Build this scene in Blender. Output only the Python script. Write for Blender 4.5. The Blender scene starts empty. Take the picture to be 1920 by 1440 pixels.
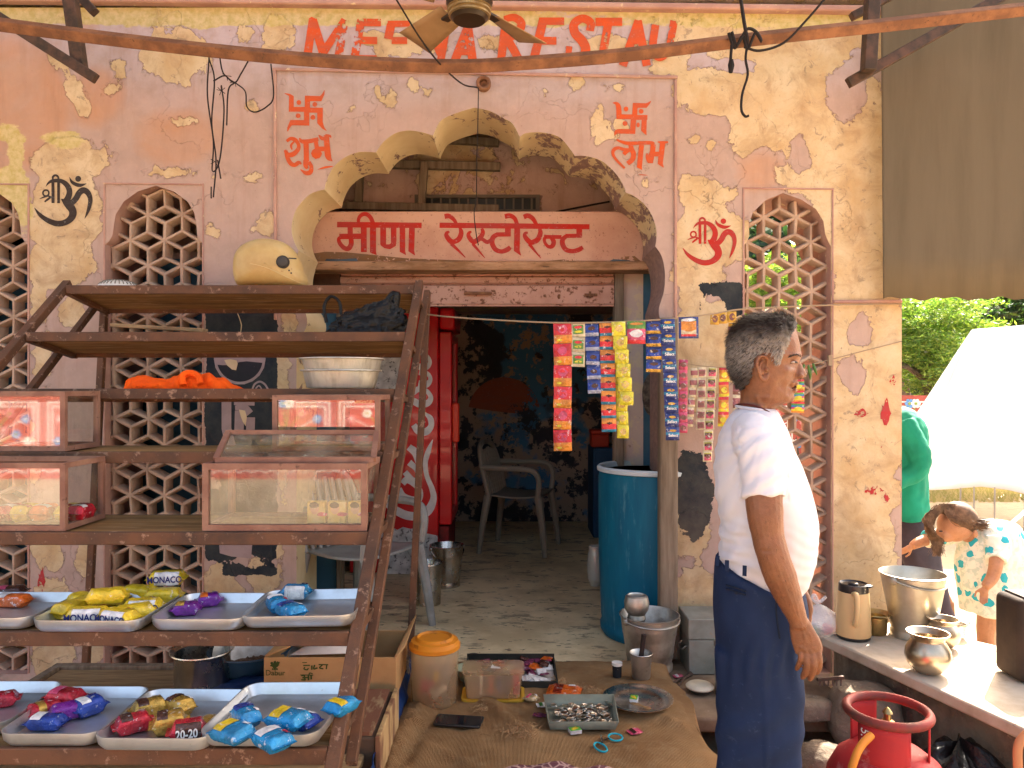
import bpy, bmesh, math, random
import numpy as np
from mathutils import Vector, Matrix, Euler, noise as mnoise
from mathutils.geometry import delaunay_2d_cdt
random.seed(7)
C = bpy.context.scene.collection
SC = bpy.context.scene
PI = math.pi
R = math.radians

# ---------------------------------------------------------------- camera, sky, sun, exposure
F = 1423.0            # focal length in pixels of the 1920 px wide photograph
EYE = 1.5
cam = bpy.data.cameras.new('camera')
cam.sensor_width = 36.0
cam.lens = F / 1920.0 * 36.0
cam.clip_start = 0.05
cam.clip_end = 500
co = bpy.data.objects.new('camera', cam)
co.location = (0, 0, EYE)
co.rotation_euler = (PI / 2, 0, 0)
C.objects.link(co)
SC.camera = co

SUN_EL, SUN_AZ = 41.0, 39.0       # degrees; azimuth from +Y towards +X
w = bpy.data.worlds.new('World')
SC.world = w
w.use_nodes = True
nt = w.node_tree
bg = nt.nodes['Background']
sky = nt.nodes.new('ShaderNodeTexSky')
sky.sky_type = 'NISHITA'
sky.sun_disc = False
sky.sun_elevation = R(SUN_EL)
sky.sun_rotation = R(SUN_AZ)
sky.air_density = 0.8
sky.dust_density = 6.0
sky.ozone_density = 0.2
tint = nt.nodes.new('ShaderNodeMix')          # dusty summer haze: a warmer sky than the clear-air model
tint.data_type = 'RGBA'; tint.blend_type = 'MULTIPLY'; tint.inputs[0].default_value = 1.0
tint.inputs[7].default_value = (1.0, 0.93, 0.83, 1)
nt.links.new(sky.outputs[0], tint.inputs[6])
nt.links.new(tint.outputs[2], bg.inputs[0])
bg.inputs[1].default_value = 0.14
sl = bpy.data.lights.new('sun', 'SUN')
sl.energy = 4.2
sl.angle = R(0.5)
sl.color = (1.0, 0.94, 0.85)
so = bpy.data.objects.new('sun', sl)
d_ = Vector((math.sin(R(SUN_AZ)) * math.cos(R(SUN_EL)), math.cos(R(SUN_AZ)) * math.cos(R(SUN_EL)), math.sin(R(SUN_EL))))
so.rotation_euler = d_.to_track_quat('Z', 'Y').to_euler()
so.location = d_ * 30
C.objects.link(so)
SC.view_settings.view_transform = 'Standard'
SC.view_settings.look = 'None'
SC.view_settings.exposure = 2.75
SC.view_settings.gamma = 1.0
SC.cycles.max_bounces = 8
SC.cycles.diffuse_bounces = 5
SC.cycles.glossy_bounces = 4
SC.cycles.transparent_max_bounces = 16

# ---------------------------------------------------------------- helpers
def P(px, py, d):
    return Vector(((px - 960) / F * d, d, EYE - (py - 720) / F * d))
def G(px, py, z):
    return P(px, py, (EYE - z) * F / (py - 720))
def S(px, d):                    # a pixel length at a distance, in metres
    return px / F * d

def empty(name, loc=(0, 0, 0), rz=0.0):
    o = bpy.data.objects.new(name, None)
    o.empty_display_size = 0.05
    o.location = loc
    o.rotation_euler = (0, 0, rz)
    C.objects.link(o)
    return o
def tag(o, label=None, cat=None, group=None, kind=None):
    if label: o['label'] = label
    if cat: o['category'] = cat
    if group: o['group'] = group
    if kind: o['kind'] = kind
    return o
def thing(name, label, cat, loc=(0, 0, 0), rz=0.0, group=None):
    return tag(empty(name, loc, rz), label, cat, group)
def copy_tree(o, parent=None):
    c = o.copy()
    C.objects.link(c)
    if parent is not None:
        c.parent = parent
    for ch in list(o.children):
        copy_tree(ch, c)
    return c
def link(name, me, parent=None):
    o = bpy.data.objects.new(name, me)
    C.objects.link(o)
    if parent is not None:
        o.parent = parent
    return o
def wloc(o):
    v = Vector((0, 0, 0))
    while o is not None:
        v = v + Vector(o.location)
        o = o.parent
    return v

def catmull(pts, n=6, closed=False):
    pts = [tuple(p) for p in pts]
    out = []
    L = len(pts)
    if L < 3:
        return [Vector(p) for p in pts]
    rng = range(L) if closed else range(L - 1)
    for i in rng:
        if closed:
            p0, p1, p2, p3 = pts[i - 1], pts[i], pts[(i + 1) % L], pts[(i + 2) % L]
        else:
            p1, p2 = pts[i], pts[i + 1]
            p0 = pts[i - 1] if i > 0 else tuple(2 * a - b for a, b in zip(p1, p2))
            p3 = pts[i + 2] if i + 2 < L else tuple(2 * a - b for a, b in zip(p2, p1))
        for k in range(n):
            t = k / n
            out.append(Vector([0.5 * ((2 * b) + (c - a) * t + (2 * a - 5 * b + 4 * c - d) * t * t + (-a + 3 * b - 3 * c + d) * t ** 3)
                               for a, b, c, d in zip(p0, p1, p2, p3)]))
    if not closed:
        out.append(Vector(pts[-1]))
    return out

class MB:
    """collects geometry for one mesh object"""
    def __init__(self):
        self.v, self.f, self.m, self.s = [], [], [], []
    def add(self, vs, fs, mi=0, smooth=False):
        b = len(self.v)
        self.v += [tuple(x) for x in vs]
        for f in fs:
            self.f.append(tuple(b + i for i in f))
            self.m.append(mi)
            self.s.append(smooth)
        return self
    def box(self, c, s, mi=0, rot=None):
        c = Vector(c)
        hx, hy, hz = s[0] / 2, s[1] / 2, s[2] / 2
        vs = [Vector((x, y, z)) for x in (-hx, hx) for y in (-hy, hy) for z in (-hz, hz)]
        if rot is not None:
            m = rot if isinstance(rot, Matrix) else Euler(rot).to_matrix()
            vs = [m @ v for v in vs]
        vs = [v + c for v in vs]
        return self.add(vs, [(0, 1, 3, 2), (4, 6, 7, 5), (0, 4, 5, 1), (2, 3, 7, 6), (0, 2, 6, 4), (1, 5, 7, 3)], mi)
    def boxmm(self, a, b, mi=0):
        a, b = Vector(a), Vector(b)
        return self.box((a + b) / 2, [abs(q - p) for p, q in zip(a, b)], mi)
    def bar(self, a, b, w, h, mi=0, up=(0, 0, 1)):
        a, b = Vector(a), Vector(b)
        d = b - a
        L = d.length
        d.normalize()
        up = Vector(up)
        if abs(d.dot(up)) > 0.99:
            up = Vector((0, 1, 0))
        x = d.cross(up).normalized()
        z = x.cross(d).normalized()
        m = Matrix((x, d, z)).transposed()
        return self.box((a + b) / 2, (w, L, h), mi, m)
    def tube(self, pts, r, n=10, mi=0, caps=True, smooth=True, squash=None):
        pts = [Vector(p) for p in pts]
        L = len(pts)
        rs = list(r) if isinstance(r, (list, tuple)) else [r] * L
        vs, fs = [], []
        t0 = (pts[1] - pts[0]).normalized()
        a = Vector((0, 0, 1)) if abs(t0.z) < 0.9 else Vector((1, 0, 0))
        u = t0.cross(a).normalized()
        for i in range(L):
            t = (pts[min(i + 1, L - 1)] - pts[max(i - 1, 0)])
            if t.length < 1e-9:
                t = t0.copy()
            t.normalize()
            u = (u - t * u.dot(t))
            if u.length < 1e-6:
                u = t.orthogonal()
            u.normalize()
            v = t.cross(u)
            for k in range(n):
                an = 2 * PI * k / n
                q = u * math.cos(an) + v * math.sin(an)
                if squash:
                    q = Vector((q.x * squash[0], q.y * squash[1], q.z * squash[2]))
                vs.append(pts[i] + q * rs[i])
        for i in range(L - 1):
            for k in range(n):
                fs.append((i * n + k, i * n + (k + 1) % n, (i + 1) * n + (k + 1) % n, (i + 1) * n + k))
        if caps:
            fs.append(tuple(range(n))[::-1])
            fs.append(tuple((L - 1) * n + k for k in range(n)))
        return self.add(vs, fs, mi, smooth)
    def lathe(self, prof, c=(0, 0, 0), n=32, mi=0, smooth=True, sx=1, sy=1, mfun=None, rot=None):
        vs, fs, ms = [], [], []
        c = Vector(c)
        for r, z in prof:
            for k in range(n):
                an = 2 * PI * k / n
                q = Vector((r * sx * math.cos(an), r * sy * math.sin(an), z))
                if rot is not None:
                    q = rot @ q
                vs.append(c + q)
        L = len(prof)
        b = len(self.v)
        self.v += [tuple(x) for x in vs]
        for i in range(L - 1):
            for k in range(n):
                self.f.append((b + i * n + k, b + i * n + (k + 1) % n, b + (i + 1) * n + (k + 1) % n, b + (i + 1) * n + k))
                self.m.append(mfun(i) if mfun else mi)
                self.s.append(smooth)
        if prof[0][0] > 1e-6:
            self.f.append(tuple(b + k for k in range(n))[::-1]); self.m.append(mfun(0) if mfun else mi); self.s.append(False)
        if prof[-1][0] > 1e-6:
            self.f.append(tuple(b + (L - 1) * n + k for k in range(n))); self.m.append(mfun(L - 2) if mfun else mi); self.s.append(False)
        return self
    def ell(self, c, r, n=16, m=10, mi=0, rot=None):
        prof = [(math.sin(PI * i / m), -math.cos(PI * i / m)) for i in range(m + 1)]
        prof[0] = (0.001, -1); prof[-1] = (0.001, 1)
        sub = MB().lathe(prof, n=n)
        mm = rot if rot is not None else Matrix.Identity(3)
        vs = [Vector(c) + mm @ Vector((x * r[0], y * r[1], z * r[2])) for x, y, z in sub.v]
        return self.add(vs, sub.f, mi, True)
    def prism(self, poly, y0, y1, mi=0):
        """outline in the x-z plane extruded along y"""
        n = len(poly)
        vs = [(p[0], y0, p[1]) for p in poly] + [(p[0], y1, p[1]) for p in poly]
        fs = [tuple(range(n)), tuple(range(n, 2 * n))[::-1]] + [(i, (i + 1) % n, n + (i + 1) % n, n + i) for i in range(n)]
        return self.add(vs, fs, mi)
    def grid(self, fn, nu, nv, mi=0, smooth=True, closed_u=False):
        vs = [fn(i / (nu if closed_u else nu - 1), j / (nv - 1)) for j in range(nv) for i in range(nu)]
        fs = []
        for j in range(nv - 1):
            for i in range(nu if closed_u else nu - 1):
                fs.append((j * nu + i, j * nu + (i + 1) % nu, (j + 1) * nu + (i + 1) % nu, (j + 1) * nu + i))
        return self.add(vs, fs, mi, smooth)
    def build(self, name, mats, parent=None, bevel=0, seg=2, sub=0, fix=True, solid=0):
        off = wloc(parent) if parent is not None else Vector((0, 0, 0))
        me = bpy.data.meshes.new(name)
        me.from_pydata([(x - off.x, y - off.y, z - off.z) for x, y, z in self.v], [], self.f)
        if not isinstance(mats, (list, tuple)):
            mats = [mats]
        for m in mats:
            me.materials.append(m)
        me.polygons.foreach_set('material_index', self.m)
        me.polygons.foreach_set('use_smooth', self.s)
        me.update()
        if fix:
            bm = bmesh.new(); bm.from_mesh(me)
            bmesh.ops.recalc_face_normals(bm, faces=bm.faces)
            bm.to_mesh(me); bm.free()
        me.set_sharp_from_angle(angle=R(42))
        o = link(name, me, parent)
        if solid:
            md = o.modifiers.new('thick', 'SOLIDIFY'); md.thickness = solid; md.offset = 0
        if bevel:
            md = o.modifiers.new('edge', 'BEVEL'); md.width = bevel; md.segments = seg; md.limit_method = 'ANGLE'; md.angle_limit = R(40)
        if sub:
            md = o.modifiers.new('round', 'SUBSURF'); md.levels = sub; md.render_levels = sub
        return o

# ---------------------------------------------------------------- materials
def lin(r, g, b):
    f = lambda c: (c / 255.0 / 12.92) if c / 255.0 <= 0.04045 else ((c / 255.0 + 0.055) / 1.055) ** 2.4
    return (f(r), f(g), f(b))
class NT:
    def __init__(self, name):
        self.mat = bpy.data.materials.new(name)
        self.mat.use_nodes = True
        self.t = self.mat.node_tree
        self.b = self.t.nodes['Principled BSDF']
    def n(self, typ, **kw):
        o = self.t.nodes.new(typ)
        for k, v in kw.items():
            setattr(o, k, v)
        return o
    def l(self, a, b):
        self.t.links.new(a, b)
    def coord(self, shift=True):
        tc = self.n('ShaderNodeTexCoord')
        if not shift:
            return tc.outputs['Object']
        oi = self.n('ShaderNodeObjectInfo')
        m = self.n('ShaderNodeVectorMath', operation='MULTIPLY_ADD')
        self.l(oi.outputs['Random'], m.inputs[0])
        m.inputs[1].default_value = (17, 31, 23)
        self.l(tc.outputs['Object'], m.inputs[2])
        return m.outputs[0]
    def noise(self, vec, scale, detail=6, rough=0.6, stretch=None, dist=0.0):
        if stretch:
            mp = self.n('ShaderNodeMapping')
            mp.inputs['Scale'].default_value = stretch
            self.l(vec, mp.inputs[0]); vec = mp.outputs[0]
        x = self.n('ShaderNodeTexNoise')
        x.inputs['Scale'].default_value = scale
        x.inputs['Detail'].default_value = detail
        x.inputs['Roughness'].default_value = rough
        x.inputs['Distortion'].default_value = dist
        self.l(vec, x.inputs['Vector'])
        return x.outputs[0]
    def ramp(self, v, a, b):
        m = self.n('ShaderNodeMapRange')
        m.inputs[1].default_value = a; m.inputs[2].default_value = b
        self.l(v, m.inputs[0])
        return m.outputs[0]
    def mix(self, fac, a, b, mode='MIX'):
        m = self.n('ShaderNodeMix', data_type='RGBA', blend_type=mode)
        if isinstance(fac, float): m.inputs[0].default_value = fac
        else: self.l(fac, m.inputs[0])
        for k, q in ((6, a), (7, b)):
            if isinstance(q, tuple): m.inputs[k].default_value = (*q[:3], 1)
            else: self.l(q, m.inputs[k])
        return m.outputs[2]
    def math(self, op, a, b=None, c=None):
        m = self.n('ShaderNodeMath', operation=op)
        for k, q in enumerate((a, b, c)):
            if q is None: continue
            if isinstance(q, (int, float)): m.inputs[k].default_value = q
            else: self.l(q, m.inputs[k])
        return m.outputs[0]
    def attr(self, name):
        a = self.n('ShaderNodeAttribute', attribute_name=name)
        return a.outputs['Fac']
    def bump(self, h, strength=0.3, dist=0.01):
        b = self.n('ShaderNodeBump')
        b.inputs['Strength'].default_value = strength
        b.inputs['Distance'].default_value = dist
        self.l(h, b.inputs['Height'])
        self.l(b.outputs[0], self.b.inputs['Normal'])
    def col(self, c):
        if isinstance(c, tuple): self.b.inputs['Base Color'].default_value = (*c[:3], 1)
        else: self.l(c, self.b.inputs['Base Color'])
    def set(self, **kw):
        for k, v in kw.items():
            k = k.replace('_', ' ')
            if isinstance(v, (int, float)): self.b.inputs[k].default_value = v
            else: self.l(v, self.b.inputs[k])

MATS = {}
def mat(name, c, r=0.6, m=0.0, c2=None, sc=9, t=(0.42, 0.62), c3=None, sc3=40, t3=(0.6, 0.68), bump=0.0, bsc=80, stretch=None,
        bd=0.004, rv=0.0, spec=0.3, alpha=1.0, trans=0.0, coat=0.0):
    if name in MATS: return MATS[name]
    q = NT(name)
    v = q.coord()
    col = c
    if c2:
        col = q.mix(q.ramp(q.noise(v, sc, 7, 0.62, stretch), *t), c, c2)
    if c3:
        col = q.mix(q.ramp(q.noise(v, sc3, 8, 0.7, stretch), *t3), col, c3)
    q.col(col)
    q.set(Roughness=r, Metallic=m)
    q.b.inputs['Specular IOR Level'].default_value = spec if (m > 0.2 or r < 0.45) else min(spec, 0.15)
    q.b.inputs['Alpha'].default_value = alpha
    q.b.inputs['Transmission Weight'].default_value = trans
    q.b.inputs['Coat Weight'].default_value = coat
    if rv:
        q.l(q.math('ADD', q.math('MULTIPLY', q.noise(v, sc * 1.7, 6, 0.65), rv), r - rv / 2), q.b.inputs['Roughness'])
    if bump:
        q.bump(q.noise(v, bsc, 6, 0.6, stretch), bump, bd)
    MATS[name] = q.mat
    return q.mat

RUST = mat('rusty iron', (0.16, 0.075, 0.042), 0.75, 0.1, c2=(0.26, 0.12, 0.06), sc=14, c3=(0.07, 0.04, 0.028), sc3=60, bump=0.35, bsc=120)
DARKIRON = mat('dark iron', (0.055, 0.038, 0.028), 0.6, 0.3, c2=(0.11, 0.06, 0.04), sc=20, bump=0.2, bsc=150)
RACKMET = mat('brown painted angle iron', (0.135, 0.063, 0.034), 0.6, 0.1, c2=(0.075, 0.042, 0.028), sc=7, c3=(0.30, 0.18, 0.12), sc3=28, t3=(0.57, 0.66), bump=0.25, bsc=160)
SHELFWOOD = mat('old shelf plywood', (0.30, 0.165, 0.06), 0.7, 0, c2=(0.13, 0.068, 0.026), sc=4, t=(0.35, 0.7), c3=(0.40, 0.27, 0.15), sc3=11, t3=(0.52, 0.68), stretch=(0.5, 6, 6), bump=0.15, bsc=30)
OLDWOOD = mat('weathered wood', (0.26, 0.20, 0.14), 0.85, 0, c2=(0.12, 0.085, 0.055), sc=7, t=(0.3, 0.7), stretch=(6, 6, 0.5), bump=0.4, bsc=40)
PALEWOOD = mat('pale split wood', (0.36, 0.24, 0.12), 0.8, 0, c2=(0.17, 0.10, 0.05), sc=9, t=(0.35, 0.7), stretch=(0.6, 6, 6), bump=0.4, bsc=30)
STEEL = mat('worn stainless steel', (0.62, 0.58, 0.52), 0.26, 1.0, c2=(0.42, 0.38, 0.33), sc=10, rv=0.22, bump=0.05, bsc=50)
STEELDULL = mat('dull tinned steel', (0.52, 0.49, 0.44), 0.42, 0.9, c2=(0.30, 0.27, 0.23), sc=9, c3=(0.2, 0.17, 0.13), sc3=30, t3=(0.62, 0.72), rv=0.2, bump=0.1, bsc=60)
ALU = mat('scratched aluminium', (0.60, 0.62, 0.63), 0.38, 0.85, c2=(0.47, 0.47, 0.46), sc=6, c3=(0.38, 0.33, 0.27), sc3=22, t3=(0.64, 0.75), rv=0.2, bump=0.06, bsc=90)
TUBALU = mat('beaten aluminium', (0.62, 0.59, 0.50), 0.5, 0.7, c2=(0.40, 0.36, 0.28), sc=5, t=(0.45, 0.7), stretch=(5, 5, 0.6), bump=0.25, bsc=40)
BLACKPL = mat('black plastic', (0.012, 0.012, 0.013), 0.3, 0, spec=0.6)
BAGPL = mat('black polythene', (0.005, 0.005, 0.005), 0.16, 0, spec=0.22, bump=0.7, bsc=25, bd=0.02)
WHITEPL = mat('white plastic', (0.72, 0.71, 0.66), 0.4, 0, c2=(0.58, 0.55, 0.47), sc=7)
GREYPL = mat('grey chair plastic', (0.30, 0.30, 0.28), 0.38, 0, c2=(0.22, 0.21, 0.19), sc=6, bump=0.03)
CARD = mat('brown cardboard', (0.42, 0.25, 0.11), 0.85, 0, c2=(0.35, 0.20, 0.085), sc=5, c3=(0.24, 0.13, 0.05), sc3=14, t3=(0.62, 0.75), bump=0.06)
STONE = mat('rough stone', (0.21, 0.16, 0.11), 0.9, 0, c2=(0.115, 0.085, 0.06), sc=6, c3=(0.30, 0.23, 0.16), sc3=28, bump=0.7, bsc=22, bd=0.02)
STRING = mat('old string', (0.30, 0.22, 0.14), 0.9)
WIRE = mat('black cable', (0.018, 0.014, 0.013), 0.6)
PAPER = mat('grubby paper', (0.55, 0.52, 0.48), 0.8, 0, c2=(0.42, 0.38, 0.33), sc=8)
def flat(name, c, r=0.5, **k):
    if name in MATS: return MATS[name]
    return mat(name, c, r, 0, c2=tuple(x * 0.82 for x in c), sc=k.pop('sc', 16), **k)
# peeling orange letters at the top: worn by a fine mask
def worn_paint(name, c, cut=0.56):
    q = NT(name)
    v = q.coord(False)
    n1 = q.noise(v, 38, 8, 0.7)
    n2 = q.noise(v, 3.2, 3, 0.5)
    s = q.math('ADD', q.math('MULTIPLY', n1, 0.5), q.math('MULTIPLY', n2, 0.6))
    a = q.ramp(s, cut, cut + 0.01)
    cc = q.mix(q.ramp(q.noise(v, 12, 6, 0.65, (0.5, 1, 2.5)), 0.38, 0.66), c, tuple(x * 0.72 + 0.03 for x in c))
    cc = q.mix(q.ramp(q.noise(v, 60, 5, 0.7), 0.60, 0.68), cc, tuple(0.55 * x + 0.13 for x in c))
    q.col(cc)
    q.set(Roughness=0.75); q.b.inputs['Specular IOR Level'].default_value = 0.15
    q.l(q.math('SUBTRACT', 1.0, a), q.b.inputs['Alpha'])
    return q.mat
PAINTWORN = worn_paint('worn orange paint', (0.58, 0.085, 0.02), 0.635)
PAINTRED = worn_paint('red sign paint', (0.40, 0.020, 0.012), 0.715)
PAINTORANGE = worn_paint('orange wall paint', (0.56, 0.085, 0.018), 0.695)
PAINTBLACK = worn_paint('black wall paint', (0.035, 0.022, 0.016), 0.72)
# ---------------------------------------------------------------- the setting
D = 3.7                       # distance of the facade
TH = 0.38                     # its thickness
ZTOP = 3.335
def W(px, py):                # facade pixel -> (x, z)
    return ((px - 960) / F * D, EYE - (py - 720) / F * D)

ARCH_L = [(547, 436), (548, 415), (554, 396), (563, 382), (580, 365), (597, 358), (608.5, 355.6),
          (612, 340), (624, 315), (645, 296), (674, 285), (705.4, 285.8), (707.5, 281.7), (720, 265), (741, 250), (766, 244.6), (791, 248), (805, 252), (811.7, 254.6),
          (818, 240), (828, 225), (853, 213), (887, 202.5)]
ARCH_R = [(892.5, 202.5), (917.5, 207.7), (943, 221), (961, 231.7), (974.8, 256.7), (984, 250.4), (1005, 248), (1030, 250.4), (1051, 258.7), (1067.5, 277.5), (1078, 292),
          (1101, 293), (1126, 300.4), (1144.6, 315), (1161, 333.7), (1171.7, 354.6), (1172.7, 361), (1188, 367), (1207, 381.7), (1221.7, 402.5), (1230, 427.5), (1231, 444), (1228.6, 462),
          (1238, 475), (1244, 492), (1247, 516), (1245, 545), (1239, 566), (1235, 582), (1238, 600)]
ARCH_PX = [(556, 1300), (556, 640), (570, 622), (576, 605), (572, 585), (560, 566), (551, 545), (548, 520), (550, 498), (556, 480), (560, 470), (552, 455)] + ARCH_L + ARCH_R + [(1245, 620), (1245, 1300)]
def lobes(px):
    out = [px[0]]; seg = [px[0]]
    for i in range(1, len(px)):
        seg.append(px[i])
        last = i == len(px) - 1
        sharp = False
        if not last:
            a = Vector(px[i]) - Vector(px[i - 1]); b = Vector(px[i + 1]) - Vector(px[i])
            sharp = a.angle(b) > R(38)
        if sharp or last:
            out += [tuple(q) for q in catmull(seg, 3)][1:]
            seg = [px[i]]
    return out
ARCH_PX = ARCH_PX[:1] + lobes(ARCH_PX[1:-1]) + ARCH_PX[-1:]
ARCH = [W(*p) for p in ARCH_PX]
ARCH[0] = (ARCH[0][0], 0.0); ARCH[-1] = (ARCH[-1][0], 0.0)
WIN2 = [(197, 1262), (197, 458), (205, 452), (211, 441), (213, 425), (217, 402), (232, 378), (258, 359), (292, 348), (326, 359), (352, 378), (364, 398), (368, 420), (370, 440), (376, 451), (382, 458), (382, 1262)]
WIN1 = [(x - 330, y + 2) for x, y in WIN2]
WIN3 = [(1393, 1262), (1393, 462), (1400, 454), (1405, 441), (1404, 420), (1412, 398), (1436, 375), (1468, 362), (1502, 374), (1530, 392), (1544, 415), (1547, 438), (1552, 451), (1558, 462), (1558, 1262)]
WINS = [[W(*p) for p in q] for q in (WIN1, WIN2, WIN3)]

def inside(pts, poly):
    pts = np.asarray(pts); x, y = pts[:, 0], pts[:, 1]
    r = np.zeros(len(pts), bool)
    n = len(poly)
    for i in range(n):
        x1, y1 = poly[i]; x2, y2 = poly[(i + 1) % n]
        c = ((y1 > y) != (y2 > y))
        with np.errstate(divide='ignore', invalid='ignore'):
            xi = (x2 - x1) * (y - y1) / (y2 - y1) + x1
        r ^= c & (x < xi)
    return r

def field(px, py, blobs):
    f = np.full(px.shape, -1.0)
    for b in blobs:
        cx, cy, rx, ry = b[:4]
        s = b[4] if len(b) > 4 else 1.0
        e = 1 - np.sqrt(((px - cx) / rx) ** 2 + ((py - cy) / ry) ** 2)
        e = np.clip(e * min(rx, ry) / 26.0, -1.2, 0.75)
        if s > 0: f = np.maximum(f, e)
        else: f = np.minimum(f, -e)
    return np.clip(f, -1, 1)

CREAM = [(330, 105, 62, 52), (300, 75, 20, 40), (348, 155, 20, 12), (140, 165, 17, 26), (152, 196, 14, 22), (204, 172, 18, 17), (222, 130, 10, 14), (100, 100, 14, 18), (118, 120, 16, 12), (460, 65, 13, 17), (522, 60, 32, 36), (505, 90, 14, 12),
         (130, 300, 70, 45), (125, 400, 70, 90), (110, 500, 64, 48), (75, 575, 22, 40), (78, 660, 16, 40), (138, 590, 30, 30), (500, 425, 15, 28), (472, 331, 18, 8), (400, 328, 18, 9), (325, 322, 40, 6), (468, 200, 20, 9), (345, 225, 14, 6), (395, 435, 12, 10), (470, 430, 7, 6),
         (745, 88, 44, 26), (700, 70, 18, 14), (820, 80, 14, 20), (922, 78, 22, 14), (1125, 85, 26, 16), (1160, 82, 26, 14), (1200, 78, 20, 10), (1262, 112, 34, 28), (1240, 130, 20, 12), (775, 158, 12, 14), (735, 190, 7, 12), (1146, 162, 28, 12), (1081, 160, 11, 14), (1122, 240, 8, 24), (1137, 254, 18, 10), (1227, 341, 22, 12), (1020, 172, 6, 9), (708, 172, 5, 9), (800, 170, 9, 9), (665, 205, 12, 6), (1165, 235, 14, 8), (1255, 200, 14, 7),
         (1500, 60, 240, 60), (1500, 190, 150, 80), (1350, 175, 90, 45), (1440, 255, 70, 36), (1408, 268, 26, 24), (1560, 260, 110, 110), (1620, 400, 90, 160), (1530, 330, 60, 40), (1315, 362, 58, 34), (1335, 445, 70, 62), (1310, 505, 50, 45), (1330, 640, 80, 80), (1300, 560, 30, 40), (1625, 700, 75, 330), (1600, 1050, 80, 300), (1310, 720, 50, 50),
         (1330, 200, 30, 20), (1302, 258, 12, 8), (1335, 270, 12, 10), (1300, 160, 40, 30),
         (1585, 175, 34, 55, -1), (1610, 120, 22, 30, -1), (1440, 300, 40, 22, -1), (1330, 235, 34, 22, -1), (1500, 290, 20, 34, -1), (1595, 700, 26, 40, -1), (1610, 620, 22, 28, -1),
         (90, 1040, 30, 30), (100, 1130, 40, 45), (160, 1060, 16, 40), (180, 1180, 30, 60), (100, 1220, 40, 60), (60, 860, 12, 60), (1300, 1130, 50, 60), (1290, 1000, 40, 50), (525, 700, 16, 70), (530, 850, 14, 90), (545, 610, 22, 30), (405, 1085, 30, 30), (490, 1080, 30, 40), (440, 1110, 22, 24), (520, 1030, 10, 40)]
YELLOW = [(330, 24, 900, 26), (1500, 24, 420, 34), (30, 285, 18, 48), (20, 350, 36, 44), (45, 400, 18, 40), (600, 38, 900, 14), (10, 250, 30, 20), (120, 260, 40, 20)]
DARKP = [(452, 830, 66, 252), (452, 600, 68, 24), (452, 1040, 68, 40), (1362, 560, 34, 28), (1302, 575, 22, 24), (1300, 1100, 10, 30), (1295, 840, 26, 60), (1310, 560, 36, 26)]
DARKP2 = [(1330, 600, 46, 52, -1)]
def box_field(px, py, x0, x1, y0, y1):
    d = np.minimum(np.minimum(px - x0, x1 - px), np.minimum(py - y0, y1 - py))
    return np.clip(d / 14.0, -1, 1)

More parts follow.
